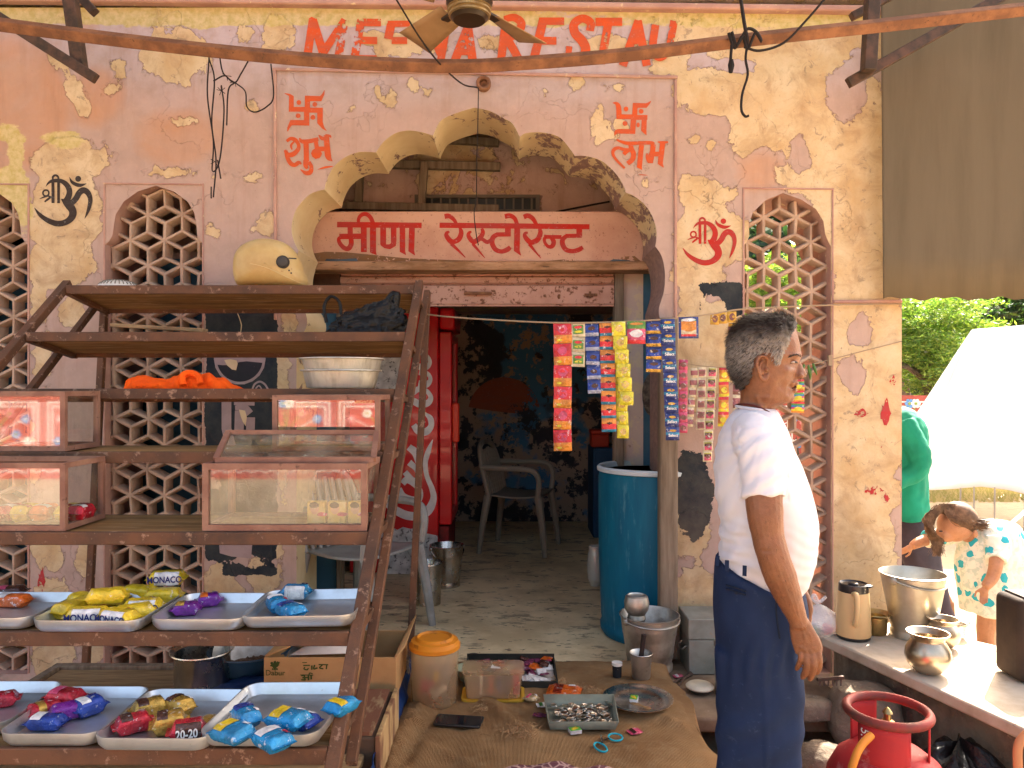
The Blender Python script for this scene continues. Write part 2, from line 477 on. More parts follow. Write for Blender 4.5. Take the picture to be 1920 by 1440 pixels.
def plaster(name, pink=(0.43, 0.305, 0.25), lilac=(0.47, 0.385, 0.40), cream=(0.60, 0.47, 0.295), attrs=True, dirt=0.5):
    q = NT(name)
    v = q.coord(False)
    nl = q.noise(v, 1.1, 4, 0.5)
    n1 = q.noise(v, 9, 9, 0.62)
    n2 = q.noise(v, 31, 8, 0.65)
    nf = q.noise(v, 90, 6, 0.7)
    if attrs:
        base = q.mix(q.ramp(q.math('ADD', q.attr('lilac'), q.math('MULTIPLY', nl, 0.8)), 0.45, 1.0), pink, lilac)
    else:
        base = q.mix(q.ramp(nl, 0.4, 0.65), pink, lilac)
    # mottling, stains, hairline scuffs
    base = q.mix(q.ramp(n1, 0.45, 0.75), base, tuple(x * 0.86 for x in pink))
    base = q.mix(q.math('MULTIPLY', q.ramp(n2, 0.52, 0.8), 0.3), base, (0.60, 0.42, 0.32))
    if attrs:
        st = q.math('MULTIPLY', q.ramp(q.math('ADD', q.attr('stain'), q.math('MULTIPLY', q.noise(v, 3.1, 8, 0.65, None, 0.8), 1.6)), 0.75, 1.75), 0.62)
        base = q.mix(st, base, (0.50, 0.22, 0.075))
    # flaking down to older lime wash
    n0 = q.noise(v, 4.6, 7, 0.6, None, 1.0)
    rag = q.math('SUBTRACT', q.math('MULTIPLY_ADD', n1, 1.5, q.math('MULTIPLY_ADD', n2, 0.55, q.math('MULTIPLY', n0, 2.0))), 2.03)
    if attrs:
        s = q.math('ADD', q.attr('cream'), rag)
    else:
        s = q.math('ADD', q.math('MULTIPLY_ADD', nl, 2.6, -1.45), rag)
    # plus small chips everywhere
    nch = q.noise(v, 6.5, 9, 0.68, None, 0.4)
    s = q.math('MAXIMUM', s, q.math('MULTIPLY_ADD', nch, 2.0, -1.40))
    m = q.ramp(s, 0.0, 0.018)
    lip = q.math('SUBTRACT', q.ramp(s, -0.035, -0.005), m)
    creamc = q.mix(q.ramp(q.noise(v, 5, 6, 0.6), 0.38, 0.68), cream, (0.50, 0.335, 0.165))
    creamc = q.mix(q.math('MULTIPLY', q.ramp(nf, 0.5, 0.75), 0.35), creamc, (0.42, 0.30, 0.18))
    creamc = q.mix(q.math('MULTIPLY', q.ramp(q.noise(v, 7, 9, 0.72, None, 0.8), 0.47, 0.66), 0.7), creamc, (0.36, 0.235, 0.125))
    creamc = q.mix(q.math('MULTIPLY', q.ramp(q.noise(v, 17, 9, 0.75, None, 1.2), 0.585, 0.63), 0.6), creamc, (0.20, 0.15, 0.11))
    # rain streaks and grime
    strk = q.ramp(q.noise(v, 5, 7, 0.7, (2.2, 1, 0.22)), 0.52, 0.72)
    base = q.mix(q.math('MULTIPLY', strk, 0.42), base, (0.30, 0.17, 0.115))
    colr = q.mix(q.math('MULTIPLY', lip, 0.8), base, (0.17, 0.085, 0.055))
    colr = q.mix(m, colr, creamc)
    if attrs:
        ys = q.math('ADD', q.attr('yellow'), q.math('MULTIPLY_ADD', q.noise(v, 14, 8, 0.7, (0.35, 1, 1)), 1.6, -0.85))
        ym = q.math('MULTIPLY', q.ramp(ys, 0.0, 0.12), 0.85)
        colr = q.mix(ym, colr, q.mix(q.ramp(n2, 0.4, 0.6), (0.46, 0.38, 0.12), (0.60, 0.49, 0.24)))
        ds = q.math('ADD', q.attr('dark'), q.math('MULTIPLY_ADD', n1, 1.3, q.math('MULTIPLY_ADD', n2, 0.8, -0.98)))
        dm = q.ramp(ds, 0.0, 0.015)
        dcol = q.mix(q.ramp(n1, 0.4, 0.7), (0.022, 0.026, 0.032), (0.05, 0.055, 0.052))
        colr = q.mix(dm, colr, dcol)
        ls = q.math('MULTIPLY', q.ramp(q.math('ADD', q.attr('dirt'), q.math('MULTIPLY', n1, 0.8)), 0.7, 1.3), dirt)
        colr = q.mix(ls, colr, (0.16, 0.115, 0.075))
    # cracks
    vo = q.n('ShaderNodeTexVoronoi', feature='DISTANCE_TO_EDGE')
    vo.inputs['Scale'].default_value = 2.3
    wob = q.n('ShaderNodeVectorMath', operation='ADD')
    nn = q.n('ShaderNodeTexNoise'); nn.inputs['Scale'].default_value = 6; nn.inputs['Detail'].default_value = 6
    q.l(v, nn.inputs['Vector'])
    sc_ = q.n('ShaderNodeVectorMath', operation='SCALE'); sc_.inputs['Scale'].default_value = 0.5
    q.l(nn.outputs['Color'], sc_.inputs[0]); q.l(v, wob.inputs[0]); q.l(sc_.outputs[0], wob.inputs[1])
    q.l(wob.outputs[0], vo.inputs['Vector'])
    cr = q.math('MULTIPLY', q.math('SUBTRACT', 1.0, q.ramp(vo.outputs['Distance'], 0.0, 0.006)), q.ramp(nl, 0.45, 0.6))
    colr = q.mix(q.math('MULTIPLY', cr, 0.35), colr, (0.14, 0.08, 0.05))
    spk = q.ramp(q.noise(v, 55, 3, 0.5), 0.70, 0.74)
    colr = q.mix(q.math('MULTIPLY', spk, 0.5), colr, (0.20, 0.12, 0.08))
    q.col(colr)
    q.set(Roughness=0.85)
    q.b.inputs['Specular IOR Level'].default_value = 0.12
    h = q.math('ADD', q.math('MULTIPLY', m, -0.5), q.math('MULTIPLY', q.ramp(s, -0.12, -0.01), 0.35))
    h = q.math('ADD', h, q.math('MULTIPLY', n2, 0.35))
    h = q.math('ADD', h, q.math('MULTIPLY', n1, 0.5))
    h = q.math('SUBTRACT', h, q.math('MULTIPLY', cr, 0.4))
    q.bump(h, 0.8, 0.009)
    return q.mat
WALLM = plaster('peeling painted plaster')
PLASTER2 = plaster('peeling plaster plain', attrs=False, pink=(0.50, 0.34, 0.27), lilac=(0.46, 0.34, 0.31), cream=(0.62, 0.50, 0.33))
q = NT('flaking lime wash')
v = q.coord(False)
sx_ = q.n('ShaderNodeSeparateXYZ'); q.l(v, sx_.inputs[0])
nA = q.noise(v, 8, 9, 0.7, (1.0, 0.6, 1.6), 0.8); nB = q.noise(v, 26, 7, 0.7, (1, 0.7, 1.4))
wear = q.math('ADD', q.math('MULTIPLY_ADD', nA, 1.0, q.math('MULTIPLY', nB, 0.45)), q.math('MULTIPLY', q.ramp(sx_.outputs[0], -0.3, 0.75), 0.13))
wear = q.math('ADD', wear, q.math('MULTIPLY', q.math('MULTIPLY', q.ramp(sx_.outputs[0], 0.55, 0.7), q.ramp(sx_.outputs[2], 2.25, 2.05)), 0.6))
wm = q.ramp(wear, 0.83, 0.845)
lime = q.mix(q.ramp(q.noise(v, 4, 5), 0.4, 0.65), (0.66, 0.53, 0.31), (0.58, 0.44, 0.235))
under = q.mix(q.ramp(nB, 0.4, 0.6), (0.30, 0.185, 0.15), (0.22, 0.135, 0.11))
q.col(q.mix(wm, lime, under)); q.set(Roughness=0.85); q.bump(q.math('ADD', q.math('MULTIPLY', wm, -0.6), q.math('MULTIPLY', nB, 0.4)), 0.5, 0.006)
SOFFIT = q.mat
JALIM = mat('sandstone lattice', (0.45, 0.32, 0.23), 0.85, 0, c2=(0.33, 0.22, 0.155), sc=7, c3=(0.48, 0.37, 0.26), sc3=34, t3=(0.58, 0.68), bump=0.5, bsc=60)
MOULD = mat('moulding plaster', (0.45, 0.27, 0.205), 0.85, 0, c2=(0.36, 0.20, 0.16), sc=6, c3=(0.6, 0.46, 0.28), sc3=22, t3=(0.62, 0.66), bump=0.3, bsc=40)
DARKWALL = mat('dark room wall', (0.03, 0.03, 0.035), 0.8, 0, c2=(0.06, 0.045, 0.035), sc=3)  # room's dimness put into the near-black wall colour

shop = thing('restaurant_building', 'old pink plastered restaurant with a scalloped arch, stone lattice windows and peeling lime wash', 'building', (0, D, 0))

def facade():
    pitch = 0.021
    xs = np.arange(-3.2, 1.9001, pitch); xs[-1] = 1.9
    zs = np.linspace(0, ZTOP, int(ZTOP / pitch))
    gx, gz = np.meshgrid(xs, zs)
    pts = np.stack([gx.ravel(), gz.ravel()], 1)
    # drop grid points that nearly touch an opening's outline
    keep = np.ones(len(pts), bool)
    for poly in [ARCH] + WINS:
        for i in range(len(poly)):
            a = np.array(poly[i]); b = np.array(poly[(i + 1) % len(poly)])
            ab = b - a; t = np.clip(((pts - a) @ ab) / max(ab @ ab, 1e-12), 0, 1)
            dd = np.linalg.norm(pts - (a + t[:, None] * ab), axis=1)
            keep &= dd > pitch * 0.35
        keep &= ~inside(pts, poly)
    on_b = (pts[:, 1] < 1e-6)
    pts = pts[keep]
    verts = [Vector((float(x), float(z))) for x, z in pts]
    edges = []
    polys = []
    for poly in [ARCH] + WINS:
        q = []
        n = len(poly)
        dense = []
        for i in range(n):
            a = poly[i]; b = poly[(i + 1) % n]
            L = math.dist(a, b); k = max(1, int(L / 0.03))
            for j in range(k):
                dense.append((a[0] + (b[0] - a[0]) * j / k, a[1] + (b[1] - a[1]) * j / k))
        b0 = len(verts)
        verts += [Vector(p) for p in dense]
        edges += [(b0 + i, b0 + (i + 1) % len(dense)) for i in range(len(dense))]
        polys.append(dense)
    vs, es, fs, *_ = delaunay_2d_cdt(verts, edges, [], 0, 1e-5)
    V = np.array([(v.x, v.y) for v in vs])
    T = np.array([tuple(f) for f in fs if len(f) == 3])
    cen = V[T].mean(1)
    ok = np.ones(len(T), bool)
    for poly in polys:
        ok &= ~inside(cen, poly)
    T = T[ok]
    px = V[:, 0] / D * F + 960; py = 720 - (V[:, 1] - EYE) / D * F
    rel = [(x, D, z) for x, z in V]
    mb = MB().add(rel, [tuple(t) for t in T])
    o = mb.build('front_wall', WALLM, shop)
    me = o.data
    def put(name, arr):
        a = me.attributes.new(name, 'FLOAT', 'POINT')
        a.data.foreach_set('value', arr.astype(np.float32))
    put('cream', field(px, py, CREAM))
    put('yellow', field(px, py, YELLOW))
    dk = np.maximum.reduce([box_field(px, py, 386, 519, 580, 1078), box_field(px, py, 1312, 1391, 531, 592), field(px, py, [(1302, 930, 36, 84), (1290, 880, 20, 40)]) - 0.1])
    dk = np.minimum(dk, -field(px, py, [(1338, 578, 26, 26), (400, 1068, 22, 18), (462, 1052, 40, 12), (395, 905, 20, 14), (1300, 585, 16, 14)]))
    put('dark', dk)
    put('lilac', np.clip((230 - py) / 260, -0.4, 0.6) + np.where((px < 540) & (py > 560), 0.35, 0) - np.clip((200 - px) / 300, 0, 1) * 0.4)
    put('stain', field(px, py, [(20, 200, 120, 140), (150, 20, 60, 40), (180, 180, 60, 60), (1430, 320, 60, 40), (330, 260, 90, 60)]) * 0.8)
    put('dirt', np.clip((py - 820) / 420, -0.3, 0.75) + field(px, py, [(1300, 900, 60, 160), (1590, 1100, 60, 200)]) * 0.3)
    # the hidden back of the wall, its right end and the window reveals
    mb = MB().add([(x, D + TH, z) for x, z in V], [tuple(t) for t in T])
    mb.add([(1.9, D, 0), (1.9, D + TH, 0), (1.9, D + TH, ZTOP), (1.9, D, ZTOP)], [(0, 1, 2, 3)])
    mb.build('rear_wall_face', PLASTER2, shop)
facade()
# arch soffit and window reveals
def reveal(poly, closed_bottom=False):
    mb = MB()
    pts = poly + ([poly[0]] if closed_bottom else [])
    n = len(pts)
    mb.add([(a[0], D, a[1]) for a in pts] + [(a[0], D + TH, a[1]) for a in pts], [(i, i + 1, n + i + 1, n + i) for i in range(n - 1)], 0, True)
    return mb
ap = [ARCH[0], ARCH[1]] + ARCH[2:-2] + ARCH[-2:]
reveal([(x, z) for x, z in ap]).build('arch_soffit', SOFFIT, shop, fix=False)

def lattice(poly, star, parent, a=0.1685, row=0.1262):
    y0 = D + 0.05
    s = row * 2 / 3
    xs = [p[0] for p in poly]; zs = [p[1] for p in poly]
    sx, sz = W(*star)
    mb = MB()
    i0 = int((min(xs) - sx) / a) - 2; i1 = int((max(xs) - sx) / a) + 3
    j0 = int((min(zs) - sz) / row) - 2; j1 = int((max(zs) - sz) / row) + 3
    segs = []
    for j in range(j0, j1):
        for i in range(i0, i1):
            c = (sx + i * a + (j % 2) * a / 2, sz + j * row)
            for k, dv in enumerate(((0, s), (0, -s), (a / 2, s / 2), (-a / 2, -s / 2), (a / 2, -s / 2), (-a / 2, s / 2))):
                segs.append((c, (c[0] + dv[0], c[1] + dv[1]), k // 2))
    jr = random.Random(int(star[0]))
    jit = {}
    def J(p):
        key = (round(p[0], 3), round(p[1], 3))
        if key not in jit: jit[key] = (p[0] + jr.gauss(0, 0.0022), p[1] + jr.gauss(0, 0.0022))
        return jit[key]
    for p, q, k in segs:
        if jr.random() < 0.012: continue
        p, q = J(p), J(q)
        wv = jr.uniform(0.86, 1.18)
        t = np.linspace(0, 1, 21)
        pp = np.stack([p[0] + (q[0] - p[0]) * t, p[1] + (q[1] - p[1]) * t], 1)
        ins = inside(pp, poly)
        if not ins.any(): continue
        idx = np.where(ins)[0]
        ta = max(0, t[idx[0]] - 0.05); tb = min(1, t[idx[-1]] + 0.05)
        A = Vector((p[0] + (q[0] - p[0]) * ta, p[1] + (q[1] - p[1]) * ta)); B = Vector((p[0] + (q[0] - p[0]) * tb, p[1] + (q[1] - p[1]) * tb))
        dr = (B - A).normalized(); n = Vector((-dr.y, dr.x))
        yo = y0 + 0.0007 * k + random.uniform(0, 0.0006)
        vs = []
        for E in (A, B):
            for off, yy in ((0.0050, 0), (0.0102, 0.010), (0.0112, 0.075), (-0.0112, 0.075), (-0.0102, 0.010), (-0.0050, 0)):
                vs.append((E.x + n.x * off * wv, yo + yy, E.y + n.y * off * wv))
        mb.add(vs, [(0, 1, 7, 6), (1, 2, 8, 7), (2, 3, 9, 8), (3, 4, 10, 9), (4, 5, 11, 10), (5, 0, 6, 11)])
    return mb.build('stone_lattice', JALIM, parent)
for poly, star in zip(WINS, ((12, 398), (267, 398), (1438, 403))):
    wf = reveal(poly, True).build('window', MOULD, shop, fix=False)
    lattice(poly, star, wf, *((0.1685, 0.1262) if star[0] < 1000 else (0.157, 0.1215)))
# thin raised mouldings round windows, panel and along the cornice
mb = MB()
def strip(pts, wd=0.016, h=0.012, back=0.004):
    for a, b in zip(pts[:-1], pts[1:]):
        A = W(*a); B = W(*b)
        mb.bar((A[0], D - h / 2 + back / 2, A[1]), (B[0], D - h / 2 + back / 2, B[1]), wd, h + back, up=(0, -1, 0)) if abs(A[0] - B[0]) < abs(A[1] - B[1]) else mb.bar((A[0], D - h / 2 - 0.001, A[1]), (B[0], D - h / 2 - 0.001, B[1]), h, wd)
for x0, x1, y0 in ((-132, 54, 344), (196, 381, 344), (1394, 1561, 353)):
    strip([(x0, 1262), (x0, y0)], 0.008, 0.006); strip([(x0 - 2, y0), (x1 + 2, y0 + 2)], 0.008, 0.006); strip([(x1, y0), (x1, 1262)], 0.008, 0.006)
    mb.build('window_moulding', MOULD, shop, bevel=0.002); mb = MB()
mb = MB()
strip([(517, 600), (516, 132)], 0.014, 0.012); strip([(512, 131), (1270, 146)], 0.016, 0.012); strip([(1266, 150), (1266, 600)], 0.014, 0.012)
mb.build('panel_moulding', MOULD, shop, bevel=0.004)
mb = MB()
a = W(-260, 2); b = W(1700, 26)
mb.bar((a[0], D - 0.02, a[1] + 0.005), (b[0], D - 0.02, b[1] + 0.005), 0.05, 0.03)
mb.build('cornice', MOULD, shop, bevel=0.008)
mb = MB()
mb.box((-2.05, D - 0.005 + 2, 4.85), (7.9, 4.0, 2.95))        # unseen block added to shade the shop front from the sun
mb.build('added_upper_block', plaster('upper plaster', attrs=False, pink=(0.58, 0.46, 0.36), lilac=(0.56, 0.44, 0.38), cream=(0.64, 0.52, 0.30)), shop)
mb = MB()
A = W(1560, 566); B = W(1690, 569)
mb.box(((A[0] + B[0]) / 2, D - 0.009, A[1]), (B[0] - A[0] - 0.004, 0.018, 0.016))
mb.build('pier_ledge', MOULD, shop, bevel=0.005)

# inner shell of the room
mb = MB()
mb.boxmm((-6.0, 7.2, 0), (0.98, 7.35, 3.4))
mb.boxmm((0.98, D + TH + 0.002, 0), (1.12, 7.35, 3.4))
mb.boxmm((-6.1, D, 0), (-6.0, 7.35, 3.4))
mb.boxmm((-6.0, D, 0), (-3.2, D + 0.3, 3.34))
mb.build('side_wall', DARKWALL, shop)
MB().boxmm((0.98, D + TH + 0.003, 2.72), (1.88, 5.5, 2.84)).build('added_sun_slab', PLASTER2, shop)  # slab added behind the right window to block the sun
# painted, flaking back wall of the room
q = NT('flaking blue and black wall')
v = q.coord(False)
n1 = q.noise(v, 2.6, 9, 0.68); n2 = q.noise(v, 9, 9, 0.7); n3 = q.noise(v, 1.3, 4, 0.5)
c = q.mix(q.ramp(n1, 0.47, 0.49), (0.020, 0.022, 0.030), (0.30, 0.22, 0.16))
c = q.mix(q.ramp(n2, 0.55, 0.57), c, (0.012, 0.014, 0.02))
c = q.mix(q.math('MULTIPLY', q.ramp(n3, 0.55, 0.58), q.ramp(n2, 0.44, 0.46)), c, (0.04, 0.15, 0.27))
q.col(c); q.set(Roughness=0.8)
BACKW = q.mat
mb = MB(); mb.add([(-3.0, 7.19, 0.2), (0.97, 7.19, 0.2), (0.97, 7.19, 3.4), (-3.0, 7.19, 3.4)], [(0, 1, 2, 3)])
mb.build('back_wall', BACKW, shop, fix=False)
cx, cz = P(945, 775, 7.17).x, P(945, 775, 7.17).z
def disc(mb, cx, cz, r, y, a0, a1, mi, cut=None, n=40):
    pts = [(cx + r * math.cos(a0 + (a1 - a0) * i / n), cz + r * math.sin(a0 + (a1 - a0) * i / n)) for i in range(n + 1)]
    if cut: pts += cut
    mb.add([(p[0], y, p[1]) for p in pts], [tuple(range(len(pts)))], mi)
OLDORANGE = worn_paint('old orange globe paint', (0.27, 0.065, 0.03), 0.60)
OLDBLUE = worn_paint('old blue globe paint', (0.05, 0.14, 0.24), 0.53)
mb = MB()
disc(mb, cx, cz, 0.34, 7.186, R(10), R(170), 0, [(cx - 0.1, cz + 0.02), (cx + 0.1, cz + 0.0)])
disc(mb, cx, cz, 0.34, 7.186, R(-100), R(-5), 1, [(cx + 0.18, cz - 0.08), (cx, cz - 0.1)])
mb.build('faded_globe_mark', [OLDORANGE, OLDBLUE], shop, fix=False)

# loft wall seen through the arch, with its barred vent
mb = MB()
mb.boxmm((-3.0, 4.72, 2.25), (0.978, 4.8, 3.395))
mb.boxmm((-3.0, 4.32, 2.16), (0.978, 7.18, 2.248))
mb.build('loft_wall', PLASTER2, shop)
a, b = P(778, 366, 4.715), P(1012, 398, 4.715)
vent = MB()
vent.boxmm((a.x, 4.697, a.z), (b.x, 4.719, a.z - 0.02)); vent.boxmm((a.x, 4.697, b.z), (b.x, 4.719, b.z + 0.015))
vent.boxmm((a.x, 4.6975, a.z - 0.021), (a.x + 0.025, 4.719, b.z + 0.016)); vent.boxmm((b.x - 0.025, 4.6975, a.z - 0.021), (b.x, 4.719, b.z + 0.016))
vo_ = vent.build('vent', mat('grey vent frame', (0.14, 0.12, 0.10), 0.7), shop)
MB().boxmm((a.x + 0.02, 4.717, a.z - 0.015), (b.x - 0.02, 4.7195, b.z + 0.01)).build('vent_dark_slab', BLACKPL, vo_)  # black slab stands in for the shade inside the vent
g = MB()
for i in range(13):
    x = a.x + 0.05 + (b.x - a.x - 0.1) * i / 12
    g.box((x, 4.707, (a.z + b.z) / 2), (0.012, 0.012, a.z - b.z - 0.03))
g.build('grille', mat('grey vent frame', None), vo_)
mb = MB()
def lw(p0, p1, wd, d):
    A, B = P(*p0, d), P(*p1, d)
    mb.bar(A, B, 0.045, S(wd, d))
lw((640, 306), (938, 313), 15, 4.60); lw((636, 386), (936, 392), 14, 4.54); lw((796, 305), (790, 390), 15, 4.57); lw((676, 310), (672, 385), 14, 4.57); lw((560, 300), (560, 390), 18, 4.57)
lw((840, 262), (935, 268), 14, 4.64)
mb.build('loft_timbers', OLDWOOD, shop, bevel=0.004)
mb = MB(); mb.tube([P(1040, 398, 4.5), P(1090, 388, 4.5), P(1143, 378, 4.5)], 0.006, 6)
mb.build('loft_cable', WIRE, shop)

# sign board under the arch, timber ledge, rolling shutter
SB = D + TH + 0.02
a, b = P(545, 396, SB), P(1285, 491, SB)
SIGNM = mat('speckled pink sign board', (0.50, 0.30, 0.215), 0.8, 0, c2=(0.43, 0.235, 0.165), sc=5, c3=(0.20, 0.10, 0.07), sc3=70, t3=(0.60, 0.66), bump=0.15, bsc=60)
SIGNM2 = mat('stained ledge plaster', (0.40, 0.23, 0.13), 0.85, 0, c2=(0.22, 0.115, 0.055), sc=7, c3=(0.10, 0.055, 0.03), sc3=22, t3=(0.58, 0.66), stretch=(0.6, 3, 3), bump=0.35, bsc=40)
sign = MB().boxmm((a.x, SB, a.z), (0.975, SB + 0.10, b.z)).build('sign_board', SIGNM, shop, bevel=0.006)
a, b = P(556, 488, SB - 0.03), P(1260, 503, SB - 0.03)
MB().boxmm((a.x, SB - 0.03, a.z - 0.004), (0.975, SB + 0.12, b.z - 0.01)).build('timber_ledge', SIGNM2, shop, bevel=0.006)
IW = 4.24
SHUT = mat('pitted pink shutter', (0.47, 0.27, 0.20), 0.55, 0.1, c2=(0.40, 0.21, 0.145), sc=6, c3=(0.15, 0.065, 0.035), sc3=30, t3=(0.555, 0.62), bump=0.25, bsc=70)
mb = MB()
zt = P(0, 506, IW).z; zm = P(0, 535, IW).z; zb = P(0, 575, IW).z
x0, x1 = P(640, 0, IW).x, P(1150, 0, IW).x
prof = [(0, zt), (-0.022, zt - 0.006), (-0.026, zt - 0.018), (-0.008, zt - 0.028), (-0.006, zt - 0.034), (-0.026, zt - 0.045), (-0.028, zm + 0.012), (-0.012, zm + 0.002), (-0.034, zm - 0.006), (-0.036, zb + 0.012), (-0.026, zb + 0.010), (-0.026, zb), (0.02, zb), (0.02, zt)]
n = len(prof)
mb.add([(x0, IW + y, z) for y, z in prof] + [(x1, IW + y, z) for y, z in prof], [(i, (i + 1) % n, n + (i + 1) % n, n + i) for i in range(n)] + [tuple(range(n)), tuple(range(n, 2 * n))[::-1]])
sh = mb.build('rolling_shutter', SHUT, shop)
mb = MB()
for u in (840, 872, 905, 920): pass
A = P(872, 550, IW - 0.05); B = P(920, 550, IW - 0.05)
mb.tube([A + Vector((0, 0.02, 0)), A, A + Vector((0.02, -0.012, 0)), B + Vector((-0.02, -0.012, 0)), B, B + Vector((0, 0.02, 0))], 0.008, 8)
A = P(1096, 553, IW - 0.04); mb.bar(A, A + Vector((0.07, 0, 0)), 0.016, 0.014); mb.bar(A + Vector((0.03, -0.004, 0.018)), A + Vector((0.03, -0.004, -0.018)), 0.012, 0.018)
A = P(1048, 556, IW - 0.04); mb.ell(A, (0.008, 0.008, 0.014), 8, 6)
mb.build('shutter_handle', RUST, sh)
# left part of the shutter box and the door posts
mb = MB(); mb.boxmm((P(572, 0, IW).x, IW - 0.03, P(0, 506, IW).z), (x0 - 0.003, IW + 0.05, P(0, 580, IW).z))
mb.build('shutter_box', mat('dark brown board', (0.10, 0.045, 0.022), 0.7, 0, c2=(0.055, 0.025, 0.013), sc=8), shop, bevel=0.004)
mb = MB()
mb.boxmm((P(1151, 0, IW).x, IW - 0.04, 0.2), (P(1168, 0, IW).x, IW + 0.06, P(0, 505, IW).z))
mb.build('door_post', OLDWOOD, shop, bevel=0.004)
mb = MB()
mb.boxmm((P(632, 0, IW).x, IW - 0.02, 0.2), (P(642, 0, IW).x, IW + 0.06, P(0, 580, IW).z))
mb.build('door_post', OLDWOOD, shop, bevel=0.004)
WHITEPLAS = mat('flaking whitewash', (0.56, 0.44, 0.37), 0.85, 0, c2=(0.62, 0.50, 0.34), sc=6, t=(0.5, 0.53), c3=(0.36, 0.26, 0.2), sc3=20, t3=(0.62, 0.66), bump=0.5, bsc=25)
BLUEPLAS = mat('chalky blue paint', (0.045, 0.115, 0.17), 0.8, 0, c2=(0.06, 0.14, 0.20), sc=5, c3=(0.5, 0.45, 0.4), sc3=14, t3=(0.72, 0.735))
mb = MB(); mb.boxmm((P(1168, 0, IW).x, IW, 0.2), (P(1206, 0, IW).x, IW + 0.1, 2.2)); mb.build('white_inner_jamb', WHITEPLAS, shop)
mb = MB(); mb.boxmm((P(1206, 0, IW).x + 0.001, IW + 0.004, 0.2), (0.978, IW + 0.1, 2.2)); mb.build('blue_inner_wall', BLUEPLAS, shop)
mb = MB(); mb.boxmm((-3.0, IW, 0.2), (P(572, 0, IW).x - 0.002, IW + 0.1, 2.2)); mb.boxmm((P(572, 0, IW).x, IW + 0.004, 0.2), (P(631, 0, IW).x, IW + 0.1, P(0, 582, IW).z)); mb.build('blue_inner_wall', BLUEPLAS, shop)

# ---------------------------------------------------------------- ground, floor, plinth
q = NT('dusty ground')
v = q.coord(False)
n1 = q.noise(v, 0.7, 8, 0.6); n2 = q.noise(v, 9, 8, 0.7); n3 = q.noise(v, 60, 4, 0.6)
c = q.mix(q.ramp(n1, 0.35, 0.65), (0.40, 0.31, 0.20), (0.30, 0.22, 0.13))
c = q.mix(q.ramp(n2, 0.55, 0.7), c, (0.22, 0.17, 0.10))
c = q.mix(q.ramp(n3, 0.62, 0.7), c, (0.48, 0.40, 0.29))
q.col(c); q.set(Roughness=0.95); q.bump(q.math('ADD', n2, q.math('MULTIPLY', n3, 0.4)), 0.6, 0.02)
GROUNDM = q.mat
mb = MB(); mb.grid(lambda u, v: (-90 + 180 * u, -90 + 180 * v, 0), 30, 30, smooth=False)
tag(mb.build('ground', GROUNDM), kind='structure')
q = NT('worn cement floor')
v = q.coord(False)
n1 = q.noise(v, 3, 8, 0.65); n2 = q.noise(v, 7, 9, 0.7, (0.7, 1.6, 1)); n3 = q.noise(v, 22, 6, 0.65, (0.6, 1.3, 1))
c = q.mix(q.ramp(n1, 0.4, 0.62), (0.82, 0.65, 0.38), (0.58, 0.43, 0.23))  # pale patches stand in for light on the doorway floor
c = q.mix(q.math('MULTIPLY', q.ramp(n2, 0.55, 0.6), 0.8), c, (0.22, 0.165, 0.10))
c = q.mix(q.ramp(n3, 0.63, 0.65), c, (0.06, 0.045, 0.03))
q.col(c); q.set(Roughness=0.55); q.bump(q.math('ADD', n2, n3), 0.25, 0.004)
FLOORM = q.mat
mb = MB(); n_ = 8; pl = [(-1.04, 3.5), (0.735, 3.5), (0.735, D + TH), (0.978, D + TH + 0.001), (0.978, 7.19), (-3.2, 7.19), (-3.2, D + TH + 0.001), (-1.04, D + TH)]
mb.add([(x, y, 0.004) for x, y in pl] + [(x, y, 0.2) for x, y in pl], [tuple(range(n_))[::-1], tuple(range(n_, 2 * n_))] + [(i, (i + 1) % n_, n_ + (i + 1) % n_, n_ + i) for i in range(n_)])
tag(mb.build('floor', FLOORM, bevel=0.012), kind='structure')
SLABM = mat('dirty stone slab', (0.25, 0.175, 0.11), 0.85, 0, c2=(0.16, 0.105, 0.065), sc=5, c3=(0.33, 0.25, 0.17), sc3=25, bump=0.4, bsc=40)
mb = MB(); mb.boxmm((0.70, 3.02, 0.11), (1.40, 3.69, 0.17)); mb.boxmm((0.75, 3.4, 0.004), (1.35, 3.66, 0.108))
tag(mb.build('stone_ledge', SLABM, bevel=0.012), 'low stone ledge behind the man, at the foot of the wall', 'ledge')
mb = MB(); mb.boxmm((-0.42, 2.2, 0.004), (0.66, 3.38, 0.235))
tag(mb.build('plinth', SLABM, bevel=0.03), 'low masonry plinth hidden under the sacking', 'plinth')

q = NT('jute sacking')
v = q.coord(False)
n1 = q.noise(v, 4, 6, 0.6); n2 = q.noise(v, 22, 6, 0.6)
w1 = q.n('ShaderNodeTexWave', wave_type='BANDS', bands_direction='X'); w1.inputs['Scale'].default_value = 70; w1.inputs['Distortion'].default_value = 2.5; w1.inputs['Detail'].default_value = 2
w2 = q.n('ShaderNodeTexWave', wave_type='BANDS', bands_direction='Y'); w2.inputs['Scale'].default_value = 70; w2.inputs['Distortion'].default_value = 2.5; w2.inputs['Detail'].default_value = 2
q.l(v, w1.inputs[0]); q.l(v, w2.inputs[0])
weave = q.math('ADD', w1.outputs['Fac'], w2.outputs['Fac'])
c = q.mix(q.ramp(n1, 0.38, 0.66), (0.47, 0.28, 0.13), (0.31, 0.17, 0.075))
c = q.mix(q.math('MULTIPLY', q.ramp(n2, 0.5, 0.7), 0.5), c, (0.47, 0.32, 0.17))
c = q.mix(q.math('MULTIPLY', q.ramp(weave, 0.9, 0.2), 0.35), c, (0.15, 0.08, 0.035))
q.col(c); q.set(Roughness=0.95); q.b.inputs['Specular IOR Level'].default_value = 0.1
q.bump(q.math('ADD', weave, q.math('MULTIPLY', n2, 2.5)), 0.9, 0.005)
